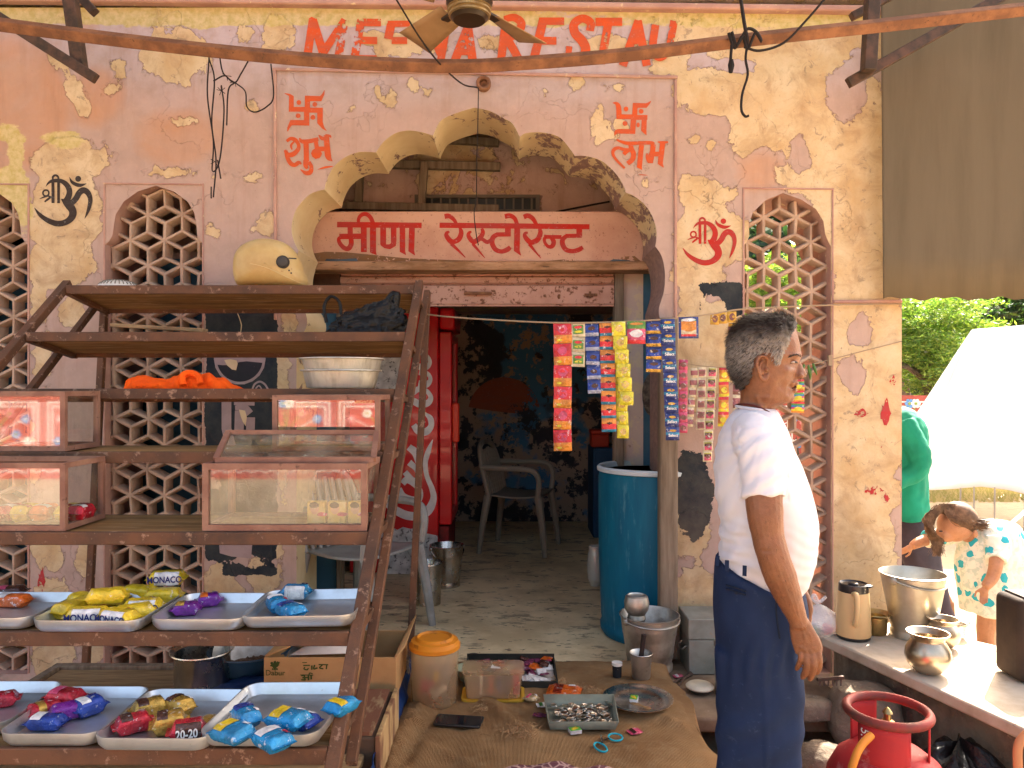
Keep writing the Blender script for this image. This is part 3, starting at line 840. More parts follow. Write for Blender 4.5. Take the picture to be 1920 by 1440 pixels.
JUTE = q.mat
def sack_z(x, y):
    z = 0.256 + 0.012 * mnoise.noise(Vector((x * 6, y * 6, 1.3))) + 0.006 * mnoise.noise(Vector((x * 19, y * 15, 4.3)))
    # a rucked fold running towards the right front
    for (ax, ay), (bx, by), hgt, wd in (((-0.10, 2.95), (0.07, 2.66), 0.032, 0.030), ((0.16, 3.15), (0.30, 3.02), 0.014, 0.04), ((-0.36, 2.9), (-0.40, 2.4), 0.03, 0.05), ((0.44, 2.95), (0.62, 2.75), 0.014, 0.025), ((-0.30, 2.62), (-0.10, 2.45), 0.012, 0.02), ((0.2, 2.5), (0.5, 2.62), 0.010, 0.018), ((-0.33, 2.75), (-0.36, 2.5), -0.03, 0.03)):
        t = max(0, min(1, ((x - ax) * (bx - ax) + (y - ay) * (by - ay)) / ((bx - ax) ** 2 + (by - ay) ** 2)))
        dd = math.hypot(x - ax - t * (bx - ax), y - ay - t * (by - ay))
        z += hgt * math.exp(-(dd / wd) ** 2) * (0.75 + 0.5 * mnoise.noise(Vector((x * 30, y * 30, 0))))
    return z
def sack(u, v):
    y = 3.40 - 1.26 * v
    s = -0.62 + u * 1.55                # arc position across
    xl = -0.44 + 0.02 * mnoise.noise(Vector((y * 5, 0, 0))) ; xr = 0.675 + 0.02 * mnoise.noise(Vector((y * 5, 3, 0)))
    if s < xl:
        dn = xl - s
        return (xl - 0.03 * math.sin(dn * 14 + y * 9) - 0.015 - dn * 0.12, y, max(0.012, 0.25 - dn * 1.1 + 0.02 * mnoise.noise(Vector((y * 9, dn * 5, 2)))))
    if s > xr:
        dn = s - xr
        return (xr + 0.02 * math.sin(dn * 14 + y * 11) + 0.015 + dn * 0.1, y, max(0.012, 0.25 - dn * 1.0))
    e = min(1, (s - xl) / 0.05, (xr - s) / 0.05)
    return (s, y + 0.012 * mnoise.noise(Vector((s * 7, y, 0))), sack_z(s, y) - 0.012 * (1 - e) ** 2)
mb = MB(); mb.grid(sack, 170, 120)
o = mb.build('sacking', JUTE, fix=False, solid=0.004)
tag(o, 'brown jute sacking spread over the low plinth with goods and coins laid on it', 'sacking')
# patterned cloth at the lower edge
def cloth(u, v):
    x = -0.06 + 0.40 * u; y = 2.42 - 0.2 * v + 0.035 * math.sin(u * PI)
    return (x, y, sack_z(x, y) + 0.012 + 0.01 * math.sin(u * 9 + v * 4) ** 2)
q = NT('maroon patterned cloth')
v = q.coord(False)
vo = q.n('ShaderNodeTexVoronoi', feature='DISTANCE_TO_EDGE'); vo.inputs['Scale'].default_value = 32; q.l(v, vo.inputs['Vector'])
q.col(q.mix(q.ramp(vo.outputs['Distance'], 0.10, 0.06), (0.10, 0.028, 0.04), (0.34, 0.22, 0.20))); q.set(Roughness=0.9)
mb = MB(); mb.grid(cloth, 30, 14)
tag(mb.build('printed_cloth', q.mat, fix=False, solid=0.003), 'maroon cloth with a pale pattern lying at the near edge of the sacking', 'cloth')

# counter slab on rubble
CT = 0.42
def slab(poly, z0, z1):
    mb = MB(); n = len(poly)
    mb.add([(x, y, z0) for x, y in poly] + [(x, y, z1) for x, y in poly], [tuple(range(n))[::-1], tuple(range(n, 2 * n))] + [(i, (i + 1) % n, n + (i + 1) % n, n + i) for i in range(n)])
    return mb
COUNTM = mat('whitewashed stone counter', (0.52, 0.44, 0.34), 0.7, 0, c2=(0.40, 0.32, 0.23), sc=6, c3=(0.20, 0.14, 0.09), sc3=16, t3=(0.64, 0.70), bump=0.2, bsc=60)
ct = thing('stone_counter', 'pale stone slab counter with pots, in sunlight at the right', 'counter', (1.8, 2.6, 0))
slab([(1.33, 3.25), (1.606, 2.38), (1.82, 1.72), (3.0, 1.72), (3.0, 2.75), (2.02, 3.12), (1.75, 3.42), (1.42, 3.56)], CT - 0.045, CT).build('slab', COUNTM, ct, bevel=0.008)
slab([(1.42, 3.2), (1.68, 2.4), (1.92, 1.75), (2.9, 1.75), (2.9, 2.7), (1.98, 3.06), (1.7, 3.36), (1.46, 3.46)], 0.004, CT - 0.047).build('rubble_base', STONE, ct, bevel=0.02)
def rock(name, c, r, seed, label, group='rubble stones under the counter'):
    mb = MB(); mb.ell((0, 0, 0), (1, 1, 1), 28, 18)
    vs = []
    for x, y, z in mb.v:
        p = Vector((x, y, z))
        k = 1 + 0.22 * mnoise.noise(p * 1.3 + Vector((seed, 0, 0))) + 0.08 * mnoise.noise(p * 4 + Vector((seed, 9, 0)))
        p = p * k
        p = Vector([math.copysign(abs(t) ** 0.72, t) for t in p])
        vs.append((c[0] + p.x * r[0], c[1] + p.y * r[1], max(0.004, c[2] + p.z * r[2])))
    mb.v = vs
    return tag(mb.build(name, STONE), label, 'stone', group)
rock('boulder', (1.12, 2.72, 0.10), (0.10, 0.12, 0.10), 1, 'rounded brown stone low behind the man\'s trousers, left of the gas cylinder')
rock('boulder', (1.37, 2.95, 0.20), (0.13, 0.14, 0.13), 5, 'large brown stone propping the corner of the counter, above the dark gap')
rock('boulder', (1.10, 3.00, 0.22), (0.17, 0.07, 0.05), 9, 'long flat stone at the end of the ledge near the man\'s hand')
rock('boulder', (1.28, 2.35, 0.10), (0.10, 0.12, 0.12), 13, 'dark stone under the counter directly behind the gas cylinder')
rock('boulder', (0.93, 2.95, 0.045), (0.10, 0.10, 0.045), 17, 'small stone in the dark hollow below the ledge')

# ---------------------------------------------------------------- outside, right
def leaves(name, crowns, n, size, cols, parent=None, seed=1, flatten=1.0):
    rnd = random.Random(seed)
    mb = MB()
    for (c, r, wgt) in crowns:
        k = int(n * wgt)
        cl = []
        for _ in range(max(4, k // 60)):
            while True:
                p = Vector((rnd.uniform(-1, 1), rnd.uniform(-1, 1), rnd.uniform(-1, 1)))
                if 0.35 < p.length < 1: break
            cl.append(p)
        for _ in range(k):
            p = rnd.choice(cl) + Vector((rnd.gauss(0, 0.16), rnd.gauss(0, 0.16), rnd.gauss(0, 0.10)))
            q = Vector((c[0] + p.x * r[0], c[1] + p.y * r[1], c[2] + p.z * r[2]))
            u = Vector((rnd.gauss(0, 1), rnd.gauss(0, 1), rnd.gauss(0, 0.5))).normalized()
            vv = u.orthogonal().normalized()
            vv = (vv * math.cos(rnd.random() * 6) + u.cross(vv) * math.sin(rnd.random() * 6)).normalized()
            L = size * rnd.uniform(0.6, 1.4)
            mb.add([q - u * L, q + vv * L * 0.3, q + u * L, q - vv * L * 0.3], [(0, 1, 2, 3)], rnd.randrange(len(cols)))
    return mb.build(name, cols, parent, fix=False)
def leafm(name, c):
    if name in MATS: return MATS[name]
    q = NT(name)
    q.col(q.mix(q.ramp(q.noise(q.coord(False), 1.2, 3), 0.35, 0.65), c, tuple(x * 0.6 for x in c)))
    q.set(Roughness=0.6)
    tr = q.n('ShaderNodeBsdfTranslucent'); tr.inputs[0].default_value = (c[0] * 1.3, c[1] * 1.5, c[2], 1)
    mx = q.n('ShaderNodeMixShader'); mx.inputs[0].default_value = 0.35
    out = q.t.nodes['Material Output']
    q.l(q.b.outputs[0], mx.inputs[1]); q.l(tr.outputs[0], mx.inputs[2]); q.l(mx.outputs[0], out.inputs[0])
    MATS[name] = q.mat
    return q.mat
LG = [leafm('light leaf', (0.16, 0.25, 0.03)), leafm('mid leaf', (0.09, 0.17, 0.022)), leafm('yellow leaf', (0.25, 0.31, 0.05))]
DG = [leafm('dark leaf', (0.03, 0.065, 0.02)), leafm('dark leaf two', (0.045, 0.085, 0.03)), leafm('blue leaf', (0.03, 0.06, 0.035))]
BARK = mat('grey bark', (0.16, 0.12, 0.085), 0.9, 0, c2=(0.09, 0.065, 0.045), sc=8, bump=0.5, bsc=30)
def tree(px, py, d, rpx, cols, label, n, size, seed, dens=None):
    c = P(px, py, d)
    t = thing('tree', label, 'tree', (c.x, d, 0), 0, 'trees beyond the boundary wall')
    mb = MB()
    H = c.z
    mb.tube([(c.x, d, 0), (c.x + 0.1, d + 0.05, H * 0.35), (c.x - 0.05, d, H * 0.7), (c.x, d, H)], [0.16, 0.13, 0.10, 0.05], 10)
    rnd = random.Random(seed)
    for i in range(7):
        a = rnd.uniform(0, 6.28); z = H * rnd.uniform(0.45, 0.9)
        mb.tube([(c.x, d, z), (c.x + 0.5 * math.cos(a) * rpx[0], d + 0.4 * math.sin(a), z + 0.3), (c.x + 0.9 * math.cos(a) * rpx[0], d + 0.8 * math.sin(a), z + rnd.uniform(0.2, 0.8))], [0.06, 0.04, 0.015], 6)
    mb.build('trunk', BARK, t)
    cr = []
    for i in range(9):
        a = rnd.uniform(0, 6.28); rr = rnd.uniform(0.1, 0.75)
        cr.append(((c.x + math.cos(a) * rr * rpx[0], d + math.sin(a) * rr * 1.0, c.z + rnd.uniform(-0.6, 0.65) * rpx[1]), (rpx[0] * 0.45, 0.9, rpx[1] * 0.36), 1 / 9))
    leaves('crown', cr, n, size, cols, t, seed)
    return t
tree(1745, 660, 13.0, (1.35, 1.15), LG, 'bright green feathery tree beside the white tent', 22000, 0.042, 3)
tree(1850, 590, 15.5, (1.5, 0.9), DG + LG[1:2], 'dark green tree over the top of the white tent', 5000, 0.09, 4)
tree(1690, 560, 17.0, (1.4, 1.3), DG, 'dark tree at the edge of the pier, behind the bright green one', 5000, 0.10, 5)
tree(1480, 590, 12.0, (1.2, 1.1), LG, 'light green tree glimpsed through the right lattice window', 9000, 0.055, 6)
cr = []
rnd = random.Random(11)
for i in range(46):
    x = rnd.uniform(5, 34); y = rnd.uniform(22, 32)
    cr.append(((x, y, 1.0 + (y - 22) * 0.75 + rnd.uniform(0, 1.6)), (2.4, 1.6, 1.6), 1 / 46))
tag(leaves('wooded_hillside', cr, 16000, 0.26, DG, None, 12), 'dark wooded hillside far behind the tent', 'woods', kind='stuff')
mb = MB(); mb.grid(lambda u, v: (-5 + 60 * u, 21 + 24 * v, 0.02 + 17 * v ** 1.1 + 0.8 * mnoise.noise(Vector((u * 9, v * 7, 0)))), 30, 16)
tag(mb.build('hill', mat('hill scrub', (0.045, 0.07, 0.03), 0.95, 0, c2=(0.07, 0.08, 0.04), sc=1)), kind='structure')

# red painted boundary walls with white floral panels
REDW = mat('red painted wall', (0.42, 0.10, 0.075), 0.85, 0, c2=(0.36, 0.08, 0.06), sc=4, c3=(0.5, 0.2, 0.15), sc3=20, t3=(0.62, 0.7))
WHT = flat('white wall paint', (0.78, 0.72, 0.66), 0.7)
PNK = flat('pink wall paint', (0.70, 0.25, 0.24), 0.7)
GRN = flat('leaf green wall paint', (0.28, 0.36, 0.08), 0.7)
BLU = flat('blue flower paint', (0.15, 0.30, 0.55), 0.7)
def ribbon(mb, pts, w_, put, mi=0, off=0.0, n=5, smooth=True):
    """brush stroke: points (x, y, width) on a plane; put(x, y, offset) gives the world point"""
    p3 = [(p[0], p[1], p[2] if len(p) > 2 else w_) for p in pts]
    cc = catmull(p3, n) if (smooth and len(p3) > 2) else [Vector(p) for p in p3]
    L = len(cc)
    vs = []
    for i in range(L):
        a = cc[max(i - 1, 0)]; b = cc[min(i + 1, L - 1)]
        t = Vector((b.x - a.x, b.y - a.y))
        if t.length < 1e-9: t = Vector((1, 0))
        t.normalize()
        nn = Vector((-t.y, t.x)) * max(cc[i].z, 0.01) / 2
        vs.append(put(cc[i].x + nn.x, cc[i].y + nn.y, off)); vs.append(put(cc[i].x - nn.x, cc[i].y - nn.y, off))
    mb.add(vs, [(2 * i, 2 * i + 1, 2 * i + 3, 2 * i + 2) for i in range(L - 1)], mi)
def blob(mb, x, y, r, put, mi=0, off=0.0, n=14, ry=None, jag=0.0, seed=0):
    rnd = random.Random(seed)
    vs = [put(x + r * (1 + rnd.uniform(-jag, jag)) * math.cos(2 * PI * k / n), y + (ry or r) * (1 + rnd.uniform(-jag, jag)) * math.sin(2 * PI * k / n), off) for k in range(n)]
    mb.add(vs, [tuple(range(n))], mi)
def floral_wall(name, label, x0, x1, y, H, face, panel=1.7, base=0.45):
    t = thing(name, label, 'boundary wall', ((x0 + x1) / 2, y, 0))
    MB().boxmm((x0, y - 0.1, 0), (x1, y + 0.1, H)).build('wall', REDW, t)
    yy = y + face * 0.1
    k = [0]
    mb = MB()
    def put(px, pz, off):
        k[0] += 1
        return (px, yy + face * (0.003 + off), pz)
    o_ = 0.0
    x = x0 + 0.1
    h0, h1 = base, H - 0.1
    while x + panel < x1:
        a, b = x + 0.06, x + panel - 0.06
        for ins in (0.0, 0.07):
            ribbon(mb, [(a + ins, h0 + ins), (a + ins, h1 - ins)], 0.022, put, 0, 0.0000, smooth=False)
            ribbon(mb, [(b - ins, h0 + ins), (b - ins, h1 - ins)], 0.022, put, 0, 0.0000, smooth=False)
            ribbon(mb, [(a + ins, h1 - ins), (b - ins, h1 - ins)], 0.022, put, 0, 0.0004, smooth=False)
        cx = (a + b) / 2
        ribbon(mb, [(cx - 0.1, h0), (cx - 0.16, h0 + 0.14), (cx + 0.16, h0 + 0.14), (cx + 0.1, h0)], 0.03, put, 0, 0.0008, smooth=False)
        for s in (-1, 1):
            for m, (dx, dz) in enumerate(((0.16, 0.42), (0.36, 0.34), (0.55, 0.22), (0.26, 0.72), (0.52, 0.62), (0.05, 0.9))):
                dz = dz * (h1 - h0) / 1.1
                ribbon(mb, [(cx, h0 + 0.16), (cx + s * dx * 0.4, h0 + 0.16 + dz * 0.7), (cx + s * dx, h0 + 0.16 + dz)], 0.016, put, 2 if m % 2 else 0, 0.0012 + 0.0003 * m)
                fx, fz = cx + s * dx, h0 + 0.16 + dz
                for pp in range(6):
                    an = pp * PI / 3
                    blob(mb, fx + 0.05 * math.cos(an), fz + 0.05 * math.sin(an), 0.028, put, (0, 1, 3)[(m + (s > 0)) % 3], 0.004 + 0.0002 * pp + 0.0015 * m, 8)
                blob(mb, fx, fz, 0.022, put, 2 if m % 2 else 0, 0.016, 8)
        x += panel + 0.05
    for i in range(3):
        z = 0.12 + i * 0.1
        ribbon(mb, [(x0 + 0.1 * j, z + 0.02 * (-1) ** j) for j in range(int((x1 - x0) / 0.1))], 0.02, put, 0, 0.0004 * i, smooth=False)
    mb.build('painted_flowers', [WHT, PNK, GRN, BLU], t, fix=False)
    return t
floral_wall('painted_boundary_wall', 'red boundary wall with white floral panels behind the tent and the person in green', 3.2, 14.5, 12.0, 1.32, -1, 1.15, 0.2)
floral_wall('painted_boundary_wall', 'long red wall with white floral panels that the glass cases mirror', -11, 8.0, -7.6, 1.3, 1, 1.55, 0.2)
cr = [((-10 + i * 1.5, -9.4, 2.3), (1.3, 0.9, 1.6), 1 / 13) for i in range(13)]
tag(leaves('hedge', cr, 9000, 0.16, LG, None, 21), 'green shrubs mirrored in the glass cases, above the long red wall', 'hedge', kind='stuff')
# ---------------------------------------------------------------- painted writing
def plane_put(d, lift=0.0016):
    return lambda x, y, off: tuple(P(x, y, d - lift - off))
class Pen:
    """strokes traced in a magnified window of the photograph"""
    def __init__(self, ox, oy, k, d, lift=0.0016):
        self.ox, self.oy, self.k, self.put = ox, oy, k, plane_put(d, lift)
        self.mb = MB(); self.i = 0
    def s(self, pts, w_=30, mi=0, smooth=True):
        q = [(self.ox + p[0] * self.k, self.oy + p[1] * self.k, (p[2] if len(p) > 2 else w_) * self.k) for p in pts]
        ribbon(self.mb, q, w_ * self.k, self.put, mi, 0.00005 * self.i, 6, smooth)
        self.i += 1
        return self
    def dot(self, x, y, r, mi=0, ry=None, jag=0.08):
        blob(self.mb, self.ox + x * self.k, self.oy + y * self.k, r * self.k, self.put, mi, 0.00005 * self.i, 18, (ry or r) * self.k, jag, self.i)
        self.i += 1
        return self
    def poly(self, pts, mi=0):
        self.mb.add([self.put(self.ox + x * self.k, self.oy + y * self.k, 0.00005 * self.i) for x, y in pts], [tuple(range(len(pts)))], mi)
        self.i += 1
        return self
    def done(self, name, mats, parent):
        return self.mb.build(name, mats, parent, fix=False)

# sign board: the restaurant's name
p = Pen(620, 395, 500 / 1920, SB)
p.s([(46, 100), (655, 106)], 40)
p.s([(140, 118), (141, 182)], 38).s([(62, 186), (242, 184)], 40)
p.s([(146, 196, 34), (148, 240, 36), (128, 272, 36), (98, 268, 32), (68, 238, 30), (58, 205, 26), (78, 186, 24)])
p.s([(238, 100), (239, 298)], 42)
p.s([(305, 100), (305, 298, 44), (330, 318, 4)], 44, smooth=False)
p.s([(204, 112, 22), (200, 66, 24), (218, 34, 28), (252, 24, 30), (286, 48, 30), (306, 92, 30)])
p.s([(378, 106), (378, 242)], 42).s([(362, 238, 20), (392, 256, 30), (424, 260, 36), (452, 244, 40), (454, 210, 40), (453, 108, 40)], smooth=False)
p.s([(517, 106), (517, 294, 40), (542, 318, 4)], 40, smooth=False)
p.s([(586, 106), (580, 290, 42), (606, 320, 4)], 42, smooth=False)
p.s([(784, 105), (1864, 116)], 38)
p.s([(820, 42, 36), (850, 38, 34), (885, 62, 28), (908, 100, 22)])
p.s([(930, 122, 20), (940, 160, 34), (922, 205, 38), (880, 228, 34)]).s([(890, 236, 40), (858, 214, 38), (834, 180, 32), (838, 158, 24), (856, 152, 14)])
p.s([(868, 238, 26), (915, 282, 18), (970, 337, 6)])
p.s([(1088, 128, 20), (1096, 158, 30), (1076, 196, 36), (1034, 226, 36)]).s([(1044, 236, 34), (1012, 212, 34), (992, 180, 30), (998, 158, 22), (1014, 150, 12)])
p.s([(1022, 238, 22), (1062, 284, 16), (1110, 340, 5)]).s([(1058, 196, 22), (1096, 208, 26), (1130, 226, 30), (1172, 200, 30)])
p.s([(1276, 112), (1276, 182)], 42).s([(1296, 170), (1192, 172)], 32)
p.s([(1206, 168, 30), (1170, 192, 36), (1162, 232, 36), (1186, 278, 34), (1230, 294, 32), (1272, 280, 36), (1294, 262, 30)])
p.s([(1254, 42, 36), (1292, 36, 34), (1326, 58, 30), (1344, 104, 28)]).s([(1344, 104), (1340, 288, 42), (1370, 322, 4)], 42, smooth=False)
p.s([(1390, 46, 34), (1420, 36, 34), (1456, 58, 32), (1488, 112, 24)])
p.s([(1502, 122, 20), (1510, 160, 34), (1490, 208, 38), (1446, 232, 36)]).s([(1454, 240, 36), (1420, 214, 36), (1398, 182, 30), (1402, 162, 22), (1420, 158, 14)])
p.s([(1430, 240, 24), (1468, 288, 16), (1512, 340, 5)])
p.s([(1536, 188), (1662, 190)], 28).s([(1592, 196, 30), (1606, 226, 34), (1594, 256, 32), (1566, 258, 24), (1542, 228, 22), (1540, 200, 24), (1560, 184, 20)])
p.s([(1790, 114), (1790, 186)], 42).s([(1808, 180), (1692, 182)], 30)
p.s([(1704, 178, 28), (1672, 206, 34), (1670, 242, 36), (1694, 280, 34), (1740, 292, 32), (1784, 282, 34), (1816, 264, 30)])
p.done('painted_name', PAINTRED, sign)
# stains and black patches painted for the shade in gaps along the board's lower edge
BROWNST = worn_paint('brown water stain', (0.20, 0.10, 0.04), 0.56)
p = Pen(0, 0, 1, SB, 0.0012)
p.poly([(580, 491), (582, 476), (610, 472), (650, 473), (700, 478), (760, 484), (830, 487), (900, 489), (900, 491)], 0)
p.poly([(1010, 491), (1060, 486), (1130, 483), (1190, 480), (1203, 491)], 0)
p.poly([(608, 491), (612, 485), (640, 486), (668, 484), (672, 491)], 1); p.poly([(1140, 491), (1150, 486), (1180, 488), (1184, 491)], 1)
p.done('stain_and_dark_gap', [BROWNST, BLACKPL], sign)
# left swastika and word
p = Pen(520, 160, 0.125, D)
p.s([(108, 120, 8), (180, 142, 34), (210, 165, 70), (210, 392, 76)], smooth=False).s([(172, 360), (490, 360)], 72).s([(440, 372), (682, 374)], 76)
p.s([(640, 336, 84), (640, 560, 84), (690, 640, 36), (740, 684, 4)], smooth=False).s([(452, 155), (450, 400)], 78).s([(415, 196, 82), (650, 200, 80), (690, 130, 34), (708, 72, 6)], smooth=False)
p.s([(440, 390), (440, 604)], 80).s([(480, 562, 82), (205, 560, 82), (165, 640, 34), (154, 690, 12)], smooth=False)
for x, y in ((322, 258), (562, 285), (312, 455), (533, 480)): p.dot(x, y, 36)
p.s([(140, 838, 44), (200, 800, 52), (270, 820, 62), (318, 890, 52), (310, 960, 62), (240, 1030, 74), (160, 1040, 66), (112, 970, 40)])
p.s([(128, 980, 50), (150, 1080, 60), (200, 1170, 66), (260, 1195, 60), (320, 1160, 60), (362, 1180, 20)]).s([(250, 845, 24), (205, 900, 34), (220, 965, 20)])
p.s([(330, 790, 16), (370, 840, 60), (480, 838, 64), (615, 806, 56)]).s([(430, 850), (438, 1140)], 78)
p.s([(430, 1120, 80), (425, 1200, 70), (450, 1250, 40)]).s([(470, 1150, 60), (510, 1220, 56), (495, 1300, 70), (430, 1316, 60), (345, 1262, 10)])
p.s([(575, 830, 58), (595, 960, 66), (600, 1060, 80)]).dot(588, 1022, 78).s([(600, 955), (745, 952)], 72)
p.s([(620, 745, 16), (665, 790, 56), (705, 800, 60)]).s([(735, 745, 80), (745, 900, 84), (765, 1070, 88), (825, 1138, 10)]).s([(720, 750, 40), (790, 760, 34), (806, 790, 6)])
p.s([(608, 1262, 6), (720, 1230, 30), (830, 1216, 14)])
p.done('painted_blessing', PAINTORANGE, shop)
p = Pen(1135, 180, 130 / 1248, D)
p.s([(130, 122, 8), (200, 135, 60), (240, 210, 92), (246, 412, 92)]).s([(205, 372), (520, 376)], 88).s([(542, 130), (528, 345)], 92)
p.s([(500, 168, 88), (735, 172, 84), (785, 130, 40), (824, 88, 8)], smooth=False).s([(520, 386), (758, 386)], 86).s([(702, 346, 92), (692, 620, 96), (740, 706, 6)], smooth=False)
p.s([(508, 410), (488, 680)], 98).s([(530, 640, 84), (250, 636, 84), (190, 660, 60), (164, 716, 8)])
for x, y, r in ((372, 235, 44), (645, 275, 44), (355, 495, 44), (590, 520, 30)): p.dot(x, y, r, ry=44)
p.s([(206, 786, 30), (300, 826, 52), (430, 852, 66), (800, 842, 64), (880, 870, 60)]).s([(456, 860, 86), (470, 950, 86), (508, 1040, 90), (488, 1140, 90), (400, 1218, 84)])
p.s([(450, 962, 60), (390, 990, 76), (330, 1050, 70)]).s([(420, 966, 44), (330, 962, 60), (240, 934, 56), (160, 960, 66), (136, 1040, 54), (200, 1150, 46), (350, 1300, 40)])
p.s([(652, 880, 88), (612, 1280, 92), (662, 1330, 6)], smooth=False).s([(862, 870, 92), (848, 1010, 96), (812, 1120, 120), (812, 1210, 90)])
p.s([(752, 1030, 26), (745, 1100, 40), (775, 1190, 40)]).s([(850, 1045), (1005, 1045)], 84).s([(1032, 840, 96), (988, 1220, 92), (1052, 1290, 6)], smooth=False).s([(940, 826, 20), (1040, 836, 50), (1130, 828, 30)])
p.s([(600, 1415, 8), (680, 1420, 16), (765, 1426, 4)])
p.done('painted_blessing', PAINTORANGE, shop)
def om(ox, oy, k, m, name):
    p = Pen(ox, oy, k, D)
    ring = lambda cx, cy, r, n=12: [(cx + r * math.cos(2 * PI * i / n), cy + r * math.sin(2 * PI * i / n)) for i in range(n + 1)]
    p.s(ring(400, 575, 62), 36).s([(452, 630, 34), (370, 655, 36), (268, 695, 12)]).s([(505, 655, 40), (440, 705, 44), (372, 758, 34)]).s([(440, 632, 34), (530, 672, 40)])
    p.s([(545, 340), (548, 785)], 64).s([(662, 340), (662, 786)], 58)
    p.s([(395, 445, 4), (440, 380, 36), (510, 330, 64), (600, 318, 80), (700, 320, 84), (800, 375, 104), (872, 470, 116), (888, 580, 120), (852, 690, 130), (800, 760, 130)])
    p.s([(722, 700, 20), (800, 760, 120), (880, 830, 170), (945, 920, 160), (960, 1010, 156), (910, 1110, 140), (800, 1185, 122), (650, 1212, 120), (500, 1172, 112), (360, 1095, 92), (250, 1000, 66), (160, 880, 10)])
    p.s([(545, 310, 36), (545, 240, 44), (600, 206, 44), (652, 240, 44), (664, 310, 36)])
    p.s([(880, 790, 110), (960, 760, 120), (1030, 680, 124), (1085, 580, 124), (1160, 520, 128), (1240, 540, 124), (1300, 620, 108), (1322, 730, 90), (1300, 860, 78), (1262, 980, 56), (1206, 1106, 8)])
    p.s([(888, 245, 6), (940, 345, 60), (1040, 402, 78), (1130, 412, 66), (1240, 380, 10)]).dot(1070, 280, 62, jag=0)
    return p.done(name, m, shop)
om(50, 310, 140 / 1551, PAINTBLACK, 'painted_om_sign')
om(1280.5 - 165 * 0.0838, 465.4 - 885 * 0.0838, 0.0838, PAINTRED, 'painted_om_sign')
# roman capitals along the top
p = Pen(560, 0, 0.1875, D, 0.004)
p.s([(70, 640, 84), (88, 560, 84), (140, 190, 76), (146, 176, 40)], smooth=False).s([(142, 196, 80), (245, 530, 84)], smooth=False).s([(225, 560, 80), (460, 196, 70)], smooth=False).s([(462, 200, 74), (385, 640, 84)], smooth=False)
p.s([(625, 200), (545, 650)], 82).s([(590, 222), (822, 226)], 76).s([(600, 402), (785, 404)], 72).s([(535, 588), (780, 592)], 78)
p.s([(925, 240), (895, 390)], 86).s([(890, 238), (1112, 236)], 62).s([(930, 404), (1085, 405)], 70)
p.s([(1268, 190), (1240, 420)], 88).s([(1270, 200), (1425, 540)], 86).s([(1490, 200), (1415, 640)], 76)
p.s([(1700, 250), (1545, 650)], 86).s([(1690, 250), (1745, 640)], 86).s([(1590, 520), (1750, 520)], 64)
p.done('painted_lettering', PAINTWORN, shop)
p = Pen(920, 0, 370 / 1920, D, 0.004)
p.s([(140, 260), (95, 640)], 80).s([(130, 186, 60), (230, 172, 76), (300, 230, 80), (250, 330, 84), (120, 376, 70)]).s([(170, 390), (300, 620)], 80)
p.s([(510, 200), (405, 640)], 86).s([(470, 206), (715, 206)], 72).s([(500, 396), (640, 396)], 76)
p.s([(965, 300, 76), (972, 220, 80), (890, 180, 80), (812, 235, 84), (820, 320, 88), (888, 395, 92), (925, 480, 92), (890, 570, 88), (820, 605, 72), (760, 560, 60), (765, 450, 60)])
p.s([(1020, 212), (1280, 212)], 80).s([(1145, 225), (1072, 620)], 80)
p.s([(1440, 200), (1285, 640)], 80).s([(1430, 200), (1520, 640)], 80).s([(1350, 400), (1490, 400)], 60)
p.s([(1605, 240, 76), (1580, 420, 76), (1600, 530, 72), (1660, 560, 66), (1730, 480, 66), (1786, 200, 76)], smooth=True)
p.done('painted_lettering', PAINTWORN, shop)

# flaking advertisement panel with a two-coloured globe, left of the door
DULLWHITE = mat('dull white advert paint', (0.34, 0.25, 0.24), 0.8, 0, c2=(0.28, 0.20, 0.19), sc=7, c3=(0.05, 0.04, 0.04), sc3=60, t3=(0.66, 0.7))
DULLORANGE = flat('dull orange advert paint', (0.42, 0.15, 0.03), 0.8)
DULLBLACK = flat('dull navy advert paint', (0.028, 0.027, 0.032), 0.8, c3=(0.3, 0.26, 0.24), sc3=40, t3=(0.66, 0.70))
CREAMFLAKE = mat('bare lime flakes', (0.60, 0.45, 0.27), 0.9, 0, c2=(0.52, 0.38, 0.21), sc=8)
p = Pen(380, 520, 240 / 1571, D)
cx, cy, rr = 455, 1000, 318
p.dot(cx, cy, rr, 0, jag=0.0)
circ = lambda a0, a1, r_, n=26: [(cx + r_ * math.cos(R(a0 + (a1 - a0) * i / n)), cy + r_ * math.sin(R(a0 + (a1 - a0) * i / n))) for i in range(n + 1)]
p.poly(circ(190, 345, 275) + [(640, 915), (540, 905), (440, 930), (340, 960), (250, 955)], 1)
p.poly(circ(10, 165, 282) + [(250, 1078), (330, 1075), (400, 1060), (450, 1040), (540, 1030), (640, 1040)], 2)
p.poly([(265, 1015), (340, 1005), (415, 1020), (430, 1060), (410, 1140), (360, 1130), (300, 1080)], 3)
p.s([(610, 1370, 20), (640, 1310, 24), (700, 1280, 24), (760, 1310, 24), (800, 1370, 22)], 20).s([(650, 1365, 18), (690, 1330, 18), (725, 1370, 16)])
p.s([(400, 380, 8), (440, 470, 10), (470, 560, 12), (475, 600, 12), (465, 680, 10)], mi=3)
p.done('advert_globe', [DULLWHITE, DULLORANGE, DULLBLACK, CREAMFLAKE], shop)
p = Pen(370, 720, 400 / 1920, D)
p.s([(262, 160, 88), (262, 400, 88), (300, 560, 96)], smooth=False).s([(480, 300, 80), (478, 420, 78)], smooth=False).s([(380, 240, 84), (375, 420, 84)]).s([(340, 215, 40), (420, 215, 70), (470, 270, 80)]).s([(330, 165), (515, 170)], 50)
p.poly([(375, 230), (430, 240), (445, 300), (435, 380), (410, 340), (390, 290)], 3)
